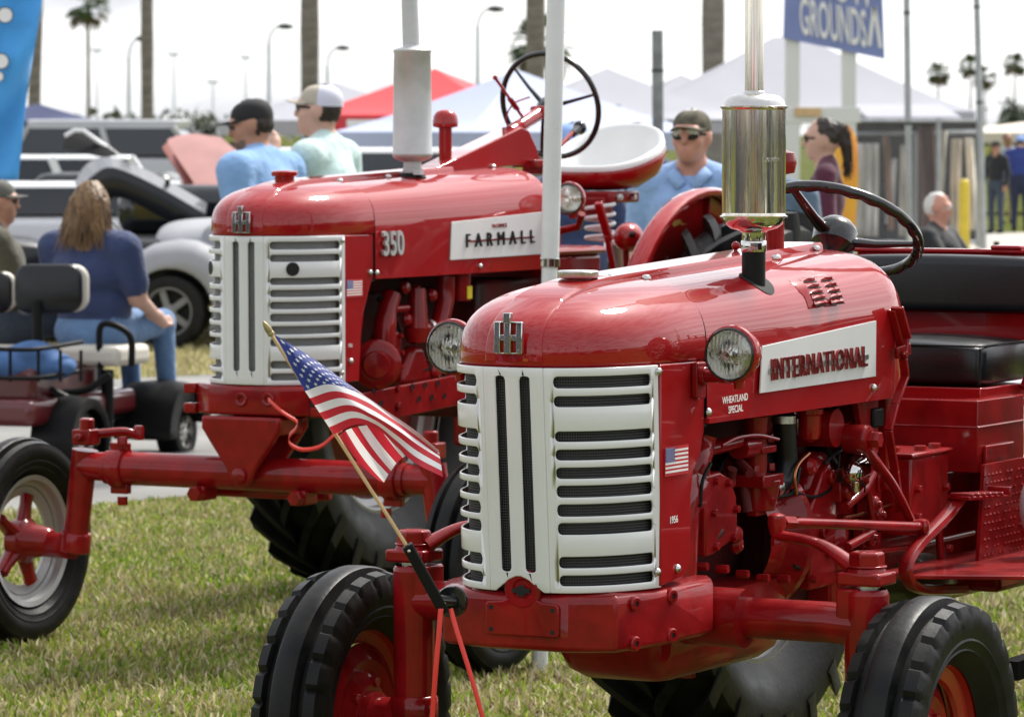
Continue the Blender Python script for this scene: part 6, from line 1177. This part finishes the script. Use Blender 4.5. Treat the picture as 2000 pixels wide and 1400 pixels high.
PK = thing('parked_car', 'car with a faded red primer bonnet standing open', 'car', gnd(380, 40)); o = PK.location.copy()
flat('bonnet', [(326, 282), (345, 275), (378, 271), (430, 278), (463, 306), (458, 345), (446, 376), (402, 392)], 40, PT['pink'], PK, o, .08, .010)
flat('bonnet_side', [(316, 292), (326, 283), (402, 393), (388, 403)], 39.9, PT['rust'], PK, o, .05, .006)
b = MB(); b.box((.4, 1.6, .62), (1.8, 3.4, .6)); b.box((.5, 2.0, 1.15), (1.5, 1.5, .5)); b.build('body', PT['pink'], PK, bevel=.15, seg=3)
MB().tube([at(385, 275, 40.8) - o, at(432, 312, 40.2) - o], .03, 8).build('bonnet_hinge', PT['grey'], PK)
# primer grey hot rod: bulbous wing, bonnet, wheel
M['dullalloy'] = mat('dull_alloy', (.20, .20, .20), .5, .4)
HRD = thing('hot_rod', 'primer grey hot rod with round front wing and five spoke wheel', 'car', gnd(390, 36)); o = HRD.location.copy()
wc = at(333, 617, 35.85) - o; wc.z = .31; carwheel(HRD, wc, .31, .2, (-.15, -1, 0), M['dullalloy'], spokes=5, rr=.66)
g = []
for i in range(21):
    t = R(-25 + 235 * i / 20); d = Vector((math.cos(t), 0, math.sin(t))); rr = .37 + .20 * max(0, math.sin(t)) ** 1.2 + .16 * max(0, math.cos(t)); row = []
    for j in range(9):
        a = math.pi * j / 8; row.append(wc + Vector((0, .14, 0)) + d * (rr * .72 + .28 * rr * math.sin(a)) + Vector((0, -.24 * math.cos(a), 0)))
    g.append([wc + Vector((0, .10, 0)) + d * .36 + Vector((0, -.22, 0))] + row)
MB().loft(g, closed=False).build('front_wing', PT['primer'], HRD, solid=.02, ang=60)
sheet('bonnet', [[(305, 470), (318, 447), (350, 434), (420, 428), (520, 425)], [(305, 482), (325, 462), (360, 455), (420, 452), (520, 450)], [(300, 500), (330, 492), (370, 490), (430, 492), (520, 500)]], 36.2, PT['primer'], HRD, o, .03, [.5, .1, -.1])
sheet('nose_panel', [[(248, 485), (265, 474), (290, 470), (312, 468)], [(250, 505), (268, 500), (290, 498), (312, 500)]], 36.3, PT['rust'], HRD, o, .03, [.3, 0])
b = MB(); b.box((.75, .6, .68), (1.5, .9, .7)); b.box((1.2, .8, 1.15), (1.2, 1.2, .5)); b.build('body', PT['primer'], HRD, bevel=.12, seg=3)
carwheel(HRD, wc + Vector((2.4, .1, 0)), .32, .2, (-.15, -1, 0), M['silver'], spokes=5, rr=.66)
# ================================================================ banners, tents, signs
M['bannerblue'] = mat('sky_blue_banner', (.06, .34, .74), .7, var=.18, vscale=2.5, sheen=.2); M['bannerorange'] = mat('orange_yellow_banner', (.80, .48, .05), .7, var=.5, vscale=2.2, col2=(.80, .25, .06))
def banner(label, outline, Y, mt, pole, glyphs=()):
    o = gnd(pole[0], Y); F = thing('feather_banner', label, 'banner', o); b = MB(); n = 30; g = []
    L_, R_ = bez([(*p, 0) for p in outline[0]], n), bez([(*p, 0) for p in outline[1]], n)
    for i in range(n + 1):
        g.append([at(lerp(L_[i].x, R_[i].x, j / 10), lerp(L_[i].y, R_[i].y, j / 10), Y + .07 * math.sin(j * .8 + i * .35) * j / 10) - o for j in range(11)])
    b.loft(g, closed=False); b.build('cloth', mt, F, solid=.004, ang=80)
    p = at(pole[0], pole[1], Y) - o; MB().tube([(0, 0, 0), (p.x, 0, p.z)], .018, 8).build('mast', M['greymetal'], F)
    for px, py, r in glyphs:
        for mm, k, e in ((M['decal'], 1, .10), (M['black'], 1.14, .095)):
            c = at(px, py, Y - e) - o; MB().lathe([(0, 0), (r * k, 0), (r * k, .003)], c, (0, -1, 0), 24).build('print_blob', mm, F)
banner('sky blue feather banner with white rounded print at the left edge', ([(-90, -60), (-95, 100), (-90, 250), (-80, 352)], [(92, -60), (70, 80), (52, 190), (36, 352)]), 27, M['bannerblue'], (-88, -80), [(10, 30, .045), (2, 120, .045), (-3, 150, .03)])
banner('orange and yellow feather banner behind the woman in maroon', ([(1590, 250), (1602, 245), (1610, 300), (1615, 470)], [(1610, 238), (1662, 250), (1676, 320), (1670, 470)]), 46, M['bannerorange'], (1606, 240))
TW = mat('white_tent_fabric', (.43, .43, .49), .8, var=.04, vscale=1); 
for m_, k in ((TW, .22),):
    t = m_.node_tree; bs = t.nodes['Principled BSDF']; tr = N(t, 'ShaderNodeBsdfTranslucent'); tr.inputs[0].default_value = (.74, .75, .82, 1); ms = N(t, 'ShaderNodeMixShader'); ms.inputs[0].default_value = k
    t.links.new(bs.outputs[0], ms.inputs[1]); t.links.new(tr.outputs[0], ms.inputs[2]); t.links.new(ms.outputs[0], t.nodes['Material Output'].inputs[0])
TR_ = mat('red_tent_fabric', (.62, .05, .06), .8, var=.1, vscale=1); TBL = mat('blue_grey_tent_fabric', (.40, .44, .60), .8); TNV = mat('navy_tent_fabric', (.02, .03, .10), .8)
def canopy(label, px, Y, hw, eave, peak, mt, rz=0, val=.22, stripe=None, ridge=0):
    o = thing('canopy_tent', label, 'tent', gnd(px, Y), rz); n = 8; g = []; b = MB()
    for k in range(n + 1):
        f = k / n; e = (1 - f) * hw + ridge * f * .0; z = eave + (peak - eave) * (f ** 1.15); row = []
        for sx, sy in ((-1, -1), (0, -1), (1, -1), (1, 0), (1, 1), (0, 1), (-1, 1), (-1, 0)):
            dr = (.0 if sx and sy else -.03) * math.sin(math.pi * f); row.append((sx * e + (sx * ridge * f), sy * e, z + dr))
        g.append(row)
    b.loft(g, True, False); b.build('roof', mt, o, ang=25)
    b = MB(); b.loft([[(p[0] * 1.003, p[1] * 1.003, eave - q) for p in g[0]] for q in (0, val)], True, False); b.build('valance', mt, o)
    if stripe: b = MB(); b.box((0, -hw * 1.01, eave - val * .5), (hw * 1.1, .01, val * .45)); b.build('valance_print', stripe, o)
    for sx in (-1, 1):
        for sy in (-1, 1): MB().tube([(sx * hw * .97, sy * hw * .97, 0), (sx * hw * .97, sy * hw * .97, eave)], .03, 8).build('leg', M['greymetal'], o)
    return o
canopy('white canopy tent behind the man in mint tee', 655, 66, 1.55, 1.95, 2.52, TW, R(12))
canopy('red canopy tent with a pale printed valance beside the grey muffler', 850, 58, 1.45, 2.0, 2.62, TR_, R(-14), stripe=M['decal'])
canopy('red canopy tent partly hidden by the grey muffler', 800, 62, 1.0, 1.98, 2.3, TR_, R(20), stripe=M['decal'])
canopy('pale blue white canopy tent left of the white pole', 1010, 54, 1.7, 1.78, 2.55, TBL, R(30))
canopy('white canopy tent behind the three spoke steering wheel', 1185, 70, 2.0, 1.98, 2.80, TW, R(8))
canopy('wide white marquee tent behind the fairground sign', 1540, 82, 3.0, 2.15, 3.55, TW, R(4), ridge=.3)
canopy('white marquee tent between the grey post and the chrome muffler', 1330, 86, 1.7, 2.1, 2.9, TW, R(14))
canopy('small navy canopy tent beside the left palm trunk', 75, 100, 1.4, 2.0, 2.42, TNV, R(10))
canopy('pale canopy tent at the far right behind the people by the path', 2010, 95, 2.0, 1.75, 2.0, mat('beige_tent_fabric', (.62, .56, .46), .8), R(5))
# fairground sign on two posts
SG = thing('sign', 'blue GROUNDS sign with a white arrow hung on two white posts', 'sign', gnd(1605, 60)); o = SG.location.copy()
def sp(px, py, e=0): return at(px, py, 60 - e) - o
M['signblue'] = mat('sign_blue', (.20, .25, .50), .6, var=.1, vscale=2)
MB().add([sp(1529, 75), sp(1728, 116), sp(1722, -60), sp(1535, -110)] + [sp(1529, 75, .03), sp(1728, 116, .03), sp(1722, -60, .03), sp(1535, -110, .03)], [(0, 1, 2, 3), (7, 6, 5, 4), (0, 4, 5, 1), (1, 5, 6, 2), (2, 6, 7, 3), (3, 7, 4, 0)]).build('panel', M['signblue'], SG)
u = (sp(1728, 116) - sp(1529, 75)).normalized(); 
for tx, px, py, sx in (('GROUNDS', 1627, 48, .72), ('SHOW', 1640, -28, .9)):
    bt = text_mb(tx, .70, .004, sx=.62, offset=.01); k = (sp(1692, 60) - sp(1562, 34)).length / (max(v[0] for v in bt.v) - min(v[0] for v in bt.v)); bt.v = [(v[0] * k, v[1] * 1.02, v[2]) for v in bt.v]; place(bt, sp(px, py, .045), u, (-.03, 0, 1)).build('lettering', M['decal'], SG)
a0, a1, a2, a3 = sp(1697, 88, .045), sp(1706, 10, .045), sp(1710, 90, .045), sp(1722, 96, .045)
for p, q in ((sp(1698, 90, .045), sp(1707, 14, .045)), (sp(1720, 94, .045), sp(1708, 14, .045))): MB().bar(p, q, .05, .006, up=(0, 1, 0)).build('arrow_stroke', M['decal'], SG)
M['postwhite'] = mat('white_sign_post', (.72, .73, .72), .6)
for px in (1549, 1659):
    p = sp(px, 100); b = MB(); b.box((p.x, .12, (p.z + .9) / 2), (.20, .2, p.z + .9)); b.build('post', M['postwhite'], SG, bevel=.01)
b = MB(); p, q = sp(1549, 225), sp(1659, 225); b.box(((p.x + q.x) / 2, .12, p.z), (q.x - p.x + .3, .22, .22)); b.build('cross_board', M['postwhite'], SG, bevel=.01)
b = MB(); p = sp(1578, 219, .02); b.box((p.x, -.02, p.z), (.36, .02, .12)); b.build('small_plaque', M['wood'], SG)
# ================================================================ chain-link fence, hung rugs, posts, bollard
FE = thing('chain_link_fence', 'chain link fence with steel posts running across behind the steering wheel', 'fence', gnd(1560, 67)); o = FE.location.copy()
M['darkpost'] = mat('dark_fence_post', (.06, .065, .07), .5, .4)
for px, mm in ((1195, 'greymetal'), (1430, 'greymetal'), (1666, 'darkpost'), (1833, 'greymetal'), (1912, 'greymetal')):
    p = at(px, 236, 67) - o; MB().tube([(p.x, 0, 0), (p.x, 0, 1.98)], .04, 12).build('post', M[mm], FE)
for z in (1.95, .08): MB().tube([((1190 - 1560) / 8500 * 67, 0, z), ((1915 - 1560) / 8500 * 67, 0, z)], .025, 8).build('rail', M['greymetal'], FE)
x0, x1 = (1190 - 1560) / 8500 * 67, (1915 - 1560) / 8500 * 67; b = MB(); k = x0 - 1.9
while k < x1:
    for s in (1, -1):
        xa, xb_ = (k, k + 1.85) if s > 0 else (k + 1.85, k); za, zb_ = .1, 1.95; A0, B0 = Vector((xa, 0, za)), Vector((xb_, 0, zb_)); lo_, hi_ = 0, 1; d = B0 - A0
        ts = sorted(((x0 - A0.x) / d.x, (x1 - A0.x) / d.x)); lo_, hi_ = max(0, ts[0]), min(1, ts[1])
        if hi_ > lo_: b.tube([A0 + d * lo_ + Vector((0, .004 * s, 0)), A0 + d * hi_ + Vector((0, .004 * s, 0))], .0022, 4, caps=False)
    k += .075
tag(b.build('wire_mesh', M['greymetal'], FE), kind='stuff')
SLL = thing('market_stall', 'market stall with dark sheet for its shaded interior and flat white awning behind the hung rugs', 'stall', gnd(1787, 71.5)); so_ = SLL.location.copy(); p, q = at(1662, 240, 71.5) - so_, at(1912, 240, 71.5) - so_
b = MB(); b.box(((p.x + q.x) / 2, 0, 1.0), (q.x - p.x, .05, 2.0)); b.build('interior_shade', mat('stall_interior_shade', (.030, .026, .024), .95), SLL)  # dark sheet standing for the shade inside the tent, seen between the rugs
b = MB(); b.prism([(-3.3, 1.98), (.1, 2.2), (.1, 2.23), (-3.3, 2.01)], 0, p.x, lerp(p.x, q.x, .7)); b.build('awning', TW, SLL)
RC = [('taupe', (.36, .33, .29)), ('grey_beige', (.42, .40, .37)), ('dark_brown', (.10, .06, .045)), ('pale_grey', (.50, .50, .53)), ('mid_brown', (.20, .12, .08)), ('tan', (.45, .38, .29)), ('cream', (.55, .50, .42)), ('chocolate', (.085, .045, .035)), ('sand', (.50, .45, .38))]
for i, (px0, px1, py0, ci, lb) in enumerate(((1668, 1722, 280, 1, 'wide grey beige rug hung beside the dark fence post'), (1724, 1741, 262, 4, 'narrow mid brown rug hung beside the grey beige rug'), (1741, 1756, 300, 3, 'pale grey rug with slanting folds hung left of the tall steel pole'), (1757, 1772, 268, 0, 'taupe rug hung directly behind the tall steel pole'), (1792, 1829, 245, 7, 'chocolate brown rug hung right of the tall steel pole'), (1836, 1855, 250, 6, 'cream rug hung right of the chocolate rug'), (1857, 1882, 262, 5, 'tan rug hung behind the yellow bollard'), (1884, 1906, 255, 8, 'sand coloured rug hung last before the fence corner'), (1442, 1520, 285, 0, 'taupe rug hung behind the chrome muffler'))):
    Yr = 69 + .15 * (i % 3); p, q = at(px0, py0, Yr), at(px1, py0, Yr); b = MB(); g = []
    for j in range(9):
        f = j / 8; g.append([Vector((lerp(p.x + .02, q.x - .05, k / 12) + .10 * f * math.sin(i * 2.1) + .03 * f * math.sin(i + k), Yr + .06 * math.sin(k * 1.5 + i * 2 + f), lerp(p.z - .04 * ((i * 5) % 4), .12 + .1 * (i % 3), f))) for k in range(13)])
    b.loft(g, closed=False); nm, cc = RC[ci]; mm = M.get('rug_' + nm) or mat('rug_' + nm, tuple(min(.8, 1.5 * c_) for c_ in cc), .95, var=.35, vscale=5, stretch=(1, 1, .3)); M['rug_' + nm] = mm; tag(b.build('hanging_rug', mm, None, solid=.03, ang=60), lb, 'rug', 'rugs hung behind the fence')
b = MB(); p, q = at(1668, 262, 69.6), at(1910, 258, 69.6); b.tube([p, q], .03, 8); 
for x in (p.x, (p.x + q.x) / 2, q.x): b.tube([(x, 69.6, 0), (x, 69.6, p.z)], .03, 8)
tag(b.build('rug_rail', M['greymetal']), 'steel rail from which the rugs hang', 'rail')
M['bollard'] = mat('yellow_bollard_paint', (.62, .46, .04), .5, var=.1, vscale=6)
c = gnd(1883, 66); b = MB(); b.lathe([(.085, 0), (.085, .98), (.078, 1.02), (.055, 1.05), (.02, 1.065), (0, 1.067)], c, (0, 0, 1), 28); tag(b.build('bollard', M['bollard']), 'yellow round topped bollard behind the seated white haired man', 'bollard')
def spost(name, label, cat, px0, px1, ytop, Y, r, mt, band=False):
    t = thing(name, label, cat, gnd(px0, Y)); p = at(px1, ytop, Y) - t.location; MB().tube([(0, 0, 0), (p.x, 0, p.z)], r, 16).build('shaft', mt, t)
    if band:
        for f in (.52, .86): MB().tube([Vector((p.x, 0, p.z)) * f, Vector((p.x, 0, p.z)) * (f + .01)], r * 1.12, 16).build('band', M['darkpost'], t)
    else: MB().tube([Vector((p.x, 0, p.z)) * .99, Vector((p.x, 0, p.z))], r * 1.15, 16).build('cap', mt, t)
M['oldpost'] = mat('weathered_grey_post', (.20, .215, .23), .7, var=.3, vscale=7)
spost('post', 'weathered grey post with a flat top right of the white bucket seat', 'post', 1287, 1284, 60, 40, .052, M['oldpost'], True)
spost('flag_pole', 'tall thin steel pole with an olive upper half above the steering wheel', 'pole', 1778, 1770, -60, 48, .036, M['greymetal'], True)
spost('flag_pole', 'tall thin steel pole at the corner of the fence near the right edge', 'pole', 1921, 1906, -60, 66, .05, M['greymetal'], True)
spost('post', 'short grey post with rounded cap right of the black gear knob', 'post', 1203, 1202, 205, 55, .06, M['oldpost'])
# ================================================================ palms, lamps, far trees
M['trunk'] = mat('palm_bark', (.20, .175, .15), .95, var=.25, vscale=3, bump=1, bscale=9, stretch=(1, 1, 4)); LF = attr_mat('palm_leaf', 'tint', .5, .25)
def leafmesh(name, polys, cols, par):
    me = bpy.data.meshes.new(name); vs = []; fs = []; cc = []
    for P, c in zip(polys, cols): k = len(vs); vs += [tuple(p) for p in P]; fs.append(tuple(range(k, k + len(P)))); cc += [(*c, 1)] * len(P)
    me.from_pydata(vs, [], fs); a = me.attributes.new('tint', 'FLOAT_COLOR', 'POINT'); a.data.foreach_set('color', np.array(cc, np.float32).ravel()); me.materials.append(LF); o = bpy.data.objects.new(name, me); COL.objects.link(o); o.parent = par; return o
def palm(label, px, Y, h, r, cr, lean=0, n=42, seed=0):
    rd = random.Random(seed); t = thing('palm_tree', label, 'palm tree', gnd(px, Y)); top = Vector((lean, 0, h)); pts = [Vector((lean * (i / 14) ** 1.6, 0, h * i / 14)) for i in range(15)]
    MB().tube(pts, [r * (1.35 if i == 0 else 1.12 - .3 * i / 14 + .06 * math.sin(i * 1.9)) for i in range(15)], 14).build('trunk', M['trunk'], t)
    P = []; Cc = []
    for k in range(n):
        az = rd.uniform(0, 6.28); el = rd.uniform(-1.0, 1.2); d = Vector((math.cos(az) * math.cos(el), math.sin(az) * math.cos(el), math.sin(el))); st = top + d * cr * .45; sd_ = d.cross(Vector((0, 0, 1))).normalized(); dn = Vector((0, 0, -1)); dead = el < -.5; col = (.16, .13, .07) if dead else (.03 + .03 * rd.random(), .06 + .04 * rd.random(), .02)
        for q in range(7):
            a = (q - 3) / 3 * 1.0; dr = (d * math.cos(a) + sd_ * math.sin(a)).normalized(); L0 = cr * .62 * (1 - .25 * abs(a)); e = st + dr * L0 + dn * L0 * .30; m1 = st + dr * L0 * .55; w = sd_ * cr * .06 + dr.cross(d) * 0
            P.append([st - w * .3, m1 - w, e, m1 + w]); Cc.append(col)
        P.append([top - sd_ * .03, top + sd_ * .03, st + sd_ * .02, st - sd_ * .02]); Cc.append(col)
    leafmesh('crown', P, Cc, t)
palm('grey palm trunk leaning beside the blue banner', 66, 108, 15, .155, 1.6, .6, seed=1)
palm('straight grey palm trunk between two thin lamp posts at left', 289, 112, 14, .155, 1.6, 0, seed=2)
palm('thick palm trunk directly above the white mesh cap', 606, 98, 14, .20, 1.6, 0, seed=3)
palm('thick palm trunk behind the white pole', 1046, 96, 14, .205, 1.6, 0, seed=4)
palm('thickest pale palm trunk left of the chrome muffler pipe', 1392, 90, 14, .225, 1.6, 0, seed=5)
palm('slim distant palm with drooping crown at upper left', 174, 250, 8.9, .11, 1.55, 0, 50, 6)
palm('low palm crown showing either side of the thick trunk behind the white pole', 1055, 150, 4.75, .16, 1.35, 0, 44, 7)
for i, (px, h, lb) in enumerate(((1831, 8.4, 'distant palm left of the fence corner pole'), (1894, 9.2, 'distant palm just left of the fence corner pole'), (1922, 7.9, 'lowest distant palm just right of the fence corner pole'), (1980, 9.4, 'tallest distant palm near the right edge'))): palm(lb, px, 500, h, .11, 1.75, 0, 60, 20 + i)
M['lampgrey'] = mat('lamp_post_grey', (.52, .55, .60), .5, .3)
def lamp(label, px, Y, ytop, arm, yarm):
    t = thing('street_lamp', label, 'street lamp', gnd(px, Y)); o = t.location; p = at(px, ytop + 30, Y) - o; q = at(px + arm, yarm, Y) - o
    MB().tube([(0, 0, 0), (0, 0, p.z)], [.075, .05], 10).build('post', M['lampgrey'], t)
    MB().tube(bez([Vector((0, 0, p.z)), Vector((q.x * .15, 0, lerp(p.z, q.z, .6))), Vector((q.x * .55, 0, q.z)), q], 12), .035, 8).build('arm', M['lampgrey'], t)
    MB().ball((q.x, 0, q.z), .16, 12, (1.6, 1, .6)).build('lamp_head', M['darkpost'], t)
lamp('street lamp with curved arm left of the black cap', 526, 130, 55, 32, 52); lamp('street lamp with curved arm right of the grey muffler', 933, 120, 22, 36, 18); lamp('street lamp whose arm meets the straight palm trunk at left', 253, 135, 82, 27, 76)
lamp('street lamp half hidden behind the trunk above the white mesh cap', 640, 150, 98, 30, 94)
M['mastpale'] = mat('pale_mast_paint', (.74, .76, .80), .6)
def mast(label, px, Y, yt):
    t = thing('light_mast', label, 'light mast', gnd(px, Y)); p = at(px, yt, Y) - t.location; MB().tube([(0, 0, 0), (0, 0, p.z)], [.12, .07], 8).build('post', M['mastpale'], t); b = MB(); b.box((0, 0, p.z), (1.0, .4, .3)); b.build('lamp_bank', M['mastpale'], t, bevel=.08)
for px, yt, lb in ((191, 98, 'faint light mast right of the slim distant palm'), (341, 106, 'faint tall light mast right of the straight palm trunk'), (481, 112, 'faint light mast left of the curved street lamp'), (417, 160, 'shortest faint light mast above the black cap')): mast(lb, px, 380, yt)
M['bark'] = mat('tree_bark', (.10, .08, .06), .95)
def tree(label, loc, h, r, n=900, seed=0, hue=(.05, .075, .035), name='tree'):
    rd = random.Random(seed); t = thing(name, label, 'tree', loc); MB().tube([(0, 0, 0), (.1 * r, 0, h * .3), (-.05 * r, 0, h * .55)], [.10 * r + .05, .08 * r + .03, .03 * r], 8).build('trunk', M['bark'], t)
    for k in range(4): a = k * 1.6 + seed; MB().tube([(0, 0, h * .3), (math.cos(a) * r * .35, math.sin(a) * r * .35, h * .5), (math.cos(a) * r * .6, math.sin(a) * r * .6, h * .68)], [.05 * r + .02, .035 * r, .015 * r], 6).build('limb', M['bark'], t)
    cl_ = [(rd.uniform(-.7, .7) * r, rd.uniform(-.7, .7) * r, h * rd.uniform(.45, .88), rd.uniform(.25, .45) * r) for _ in range(9)]; P = []; Cc = []
    for _ in range(n):
        cx, cy, cz, cr = rd.choice(cl_); d = Vector((rd.gauss(0, 1), rd.gauss(0, 1), rd.gauss(0, .8))).normalized() * cr * rd.random() ** .35; c = Vector((cx, cy, cz)) + d; u = Vector((rd.gauss(0, 1), rd.gauss(0, 1), rd.gauss(0, 1))).normalized(); v = basis(u)[0]; s = r * .085 * rd.uniform(.6, 1.4); f = rd.uniform(.6, 1.4)
        P.append([c - u * s, c + v * s * .7, c + u * s, c - v * s * .7]); Cc.append([x * f for x in hue])
    leafmesh('crown', P, Cc, t); return t
tree('dark green spreading tree at the right edge above the far people', gnd(1985, 190), 3.3, 1.3, 900, 3)
tree('rounded grey green tree left of the black cap', gnd(425, 230), 2.9, 1.4, 700, 4, (.09, .11, .07)); tree('low grey green tree right of the straight palm trunk', gnd(372, 240), 2.7, 1.3, 600, 5, (.09, .11, .07)); tree('low grey green tree behind the straight palm trunk', gnd(262, 240), 2.7, 1.3, 600, 6, (.09, .11, .07))
# belt of far woods all round the showground
rd = random.Random(11); P = []; Cc = []
for i in range(420):
    a = 2 * math.pi * i / 420; base = Vector((math.sin(a), math.cos(a), 0)) * rd.uniform(330, 380) ; front = abs((a + math.pi) % (2 * math.pi) - math.pi) < .2
    hh = rd.uniform(2.0, 3.6) if front else rd.uniform(4, 9); rr = rd.uniform(3, 5)
    for _ in range(90 if front else 70):
        d = Vector((rd.gauss(0, 1), rd.gauss(0, 1), 0)) * rr * .55; c = base + d + Vector((0, 0, hh * rd.random())); u = Vector((rd.gauss(0, 1), rd.gauss(0, 1), rd.gauss(0, .7))).normalized(); v = basis(u)[0]; s = rd.uniform(.5, 1.1) * (.7 if front else 1.7); f = rd.uniform(.7, 1.3)
        P.append([c - u * s, c + v * s * .7, c + u * s, c - v * s * .7]); Cc.append((.07 * f, .085 * f, .05 * f))
wd_ = leafmesh('far_woods', P, Cc, None); tag(wd_, 'low grey green line of far woods along the horizon', 'woods', None, 'stuff')
# pale grey cloth bundle hung at the right edge beside the tread plate
pr = [('e', np.array(at(2032, 990, 11.4)), (.055, .07, .095), None, None, 0), ('e', np.array(at(2040, 945, 11.42)), (.03, .05, .08), None, None, 0)]
V, F, mi = sdf_mesh(pr, .008, .03); b = MB(); b.add([Vector((v[0], v[1], v[2])) for v in V], [tuple(f) for f in F])
b.tube([at(2040, 950, 11.42), at(2045, 700, 11.5)], .006, 8)
tag(b.build('cloth_bundle', mat('pale_grey_cloth', (.50, .54, .55), .8, bump=1, bscale=25, stretch=(1, 1, .2))), 'pale grey cloth bundle at the right edge beside the red tread plate', 'cloth')
# showground behind the photographer, out of view, added for the polished paint and metal to mirror
RG = 'unseen things added for the paint to mirror'
for i, (x, y, mt_, nm) in enumerate(((-9, -9, TW, 'white'), (-3.5, -16, TR_, 'red'), (4, -13, TBL, 'pale blue'), (11, -10, TW, 'white'))):
    o = canopy('%s canopy tent %s the photographer, added unseen for the nose of the front tractor to mirror' % (nm, ('left behind', 'far behind', 'straight behind', 'right behind')[i]), 1000, 50, 1.6, 2.1, 3.0, mt_, R(15 * i)); o.location = (x, y, 0); o['group'] = RG
for i, (x, y) in enumerate(((-14, -30), (-2, -42), (8, -36), (20, -28))):
    palm('palm %s behind the photographer, added unseen for the red paint to mirror' % ('leftmost', 'second', 'third', 'rightmost')[i], 1000, 50, 11, .2, 1.8, 0, 36, 40 + i); t = bpy.data.objects[[o.name for o in COL.objects if o.name.startswith('palm_tree')][-1]]; t.location = (x, y, 0); t['group'] = RG
o = car('black car right of the photographer, added unseen for the chrome muffler to mirror', (9, -3, 0), R(20), PT['black']); o['group'] = RG  # this car and the next are added out of view for reflections
o = car('yellow car left of the photographer, added unseen for the chrome muffler to mirror', (-8, -2, 0), R(-30), M['bollard']); o['group'] = RG

# unseen tractor, onlookers and black cars added to darken the mirrored surroundings
TC = copy_tree(TA); TC.location = (4.6, 12.4, 0); TC['label'] = 'third red tractor added out of view to darken the side of the front tractor'; TC['group'] = RG  # copy placed to darken the side reflection and shade the engine bay
for i, (az, d, hh, sh_, pn) in enumerate(((150, 3.2, 1.78, 'black', 'dkjeans'), (170, 4.5, 1.7, 'maroon', 'dkjeans'), (195, 3.0, 1.8, 'navy', 'khaki'), (215, 4.0, 1.75, 'olive', 'jeans'), (232, 5.5, 1.7, 'black', 'dkjeans'), (118, 5.0, 1.76, 'slate', 'dkjeans'), (102, 7.0, 1.74, 'navy', 'dkjeans'), (255, 7.0, 1.8, 'black', 'dkjeans'))):
    a = R(az); P_ = person('onlooker %s behind the camera in %s top, added unseen for the chrome muffler to mirror' % (('first', 'second', 'third', 'fourth', 'fifth', 'sixth', 'seventh', 'eighth')[i], sh_), (math.sin(a) * d, math.cos(a) * d, 0), R(180 + 30 * i), hh, C_[sh_], C_[pn], i % 3, 'dark', 'short', res=.03); P_['group'] = RG
for i, (x, y, rz) in enumerate(((-9.5, 4.5, 70), (-11, -1.5, 50))):
    o = car('black car %s left of the camera, added unseen to darken the nose of the front tractor' % ('nearer', 'farther')[i], (x, y, 0), R(rz), PT['black'], 4.8, 1.9, 1.15, 1.85, cat='car'); o['group'] = RG

VT_ = 'unseen vans added for the chrome muffler to mirror'; vl = 'tall unseen van added only for the chrome muffler to mirror'; vp = []  # ring of vans added out of view to stripe the muffler reflection
for k, mm in enumerate((PT['black'], PT['rust'], mat('added_van_tan_paint', (.40, .30, .16), .4, coat=.5), PT['white'])):
    o = car(vl, (0, -30, 0), 0, mm, 5.0, 1.95, 1.3, 2.1, .8, .35, .36, rake=.3, cat='van', cant=.2); o['group'] = VT_; vp.append(o)
for k, (az, d) in enumerate(((42, 22), (58, 19), (76, 17), (95, 16), (114, 18), (133, 20), (152, 17), (171, 19), (190, 18), (209, 20), (228, 17), (247, 19), (266, 17), (284, 20), (301, 22), (316, 26))):
    o = vp[k % 4] if k < 4 else copy_tree(vp[(k * 3) % 4]); a = R(az); o.location = (math.sin(a) * d + .5, math.cos(a) * d + 10, 0) if az < 90 or az > 270 else (math.sin(a) * d, math.cos(a) * d + 6, 0); o.rotation_euler = (0, 0, -a + R(90 + 25 * math.sin(k * 2.3)))
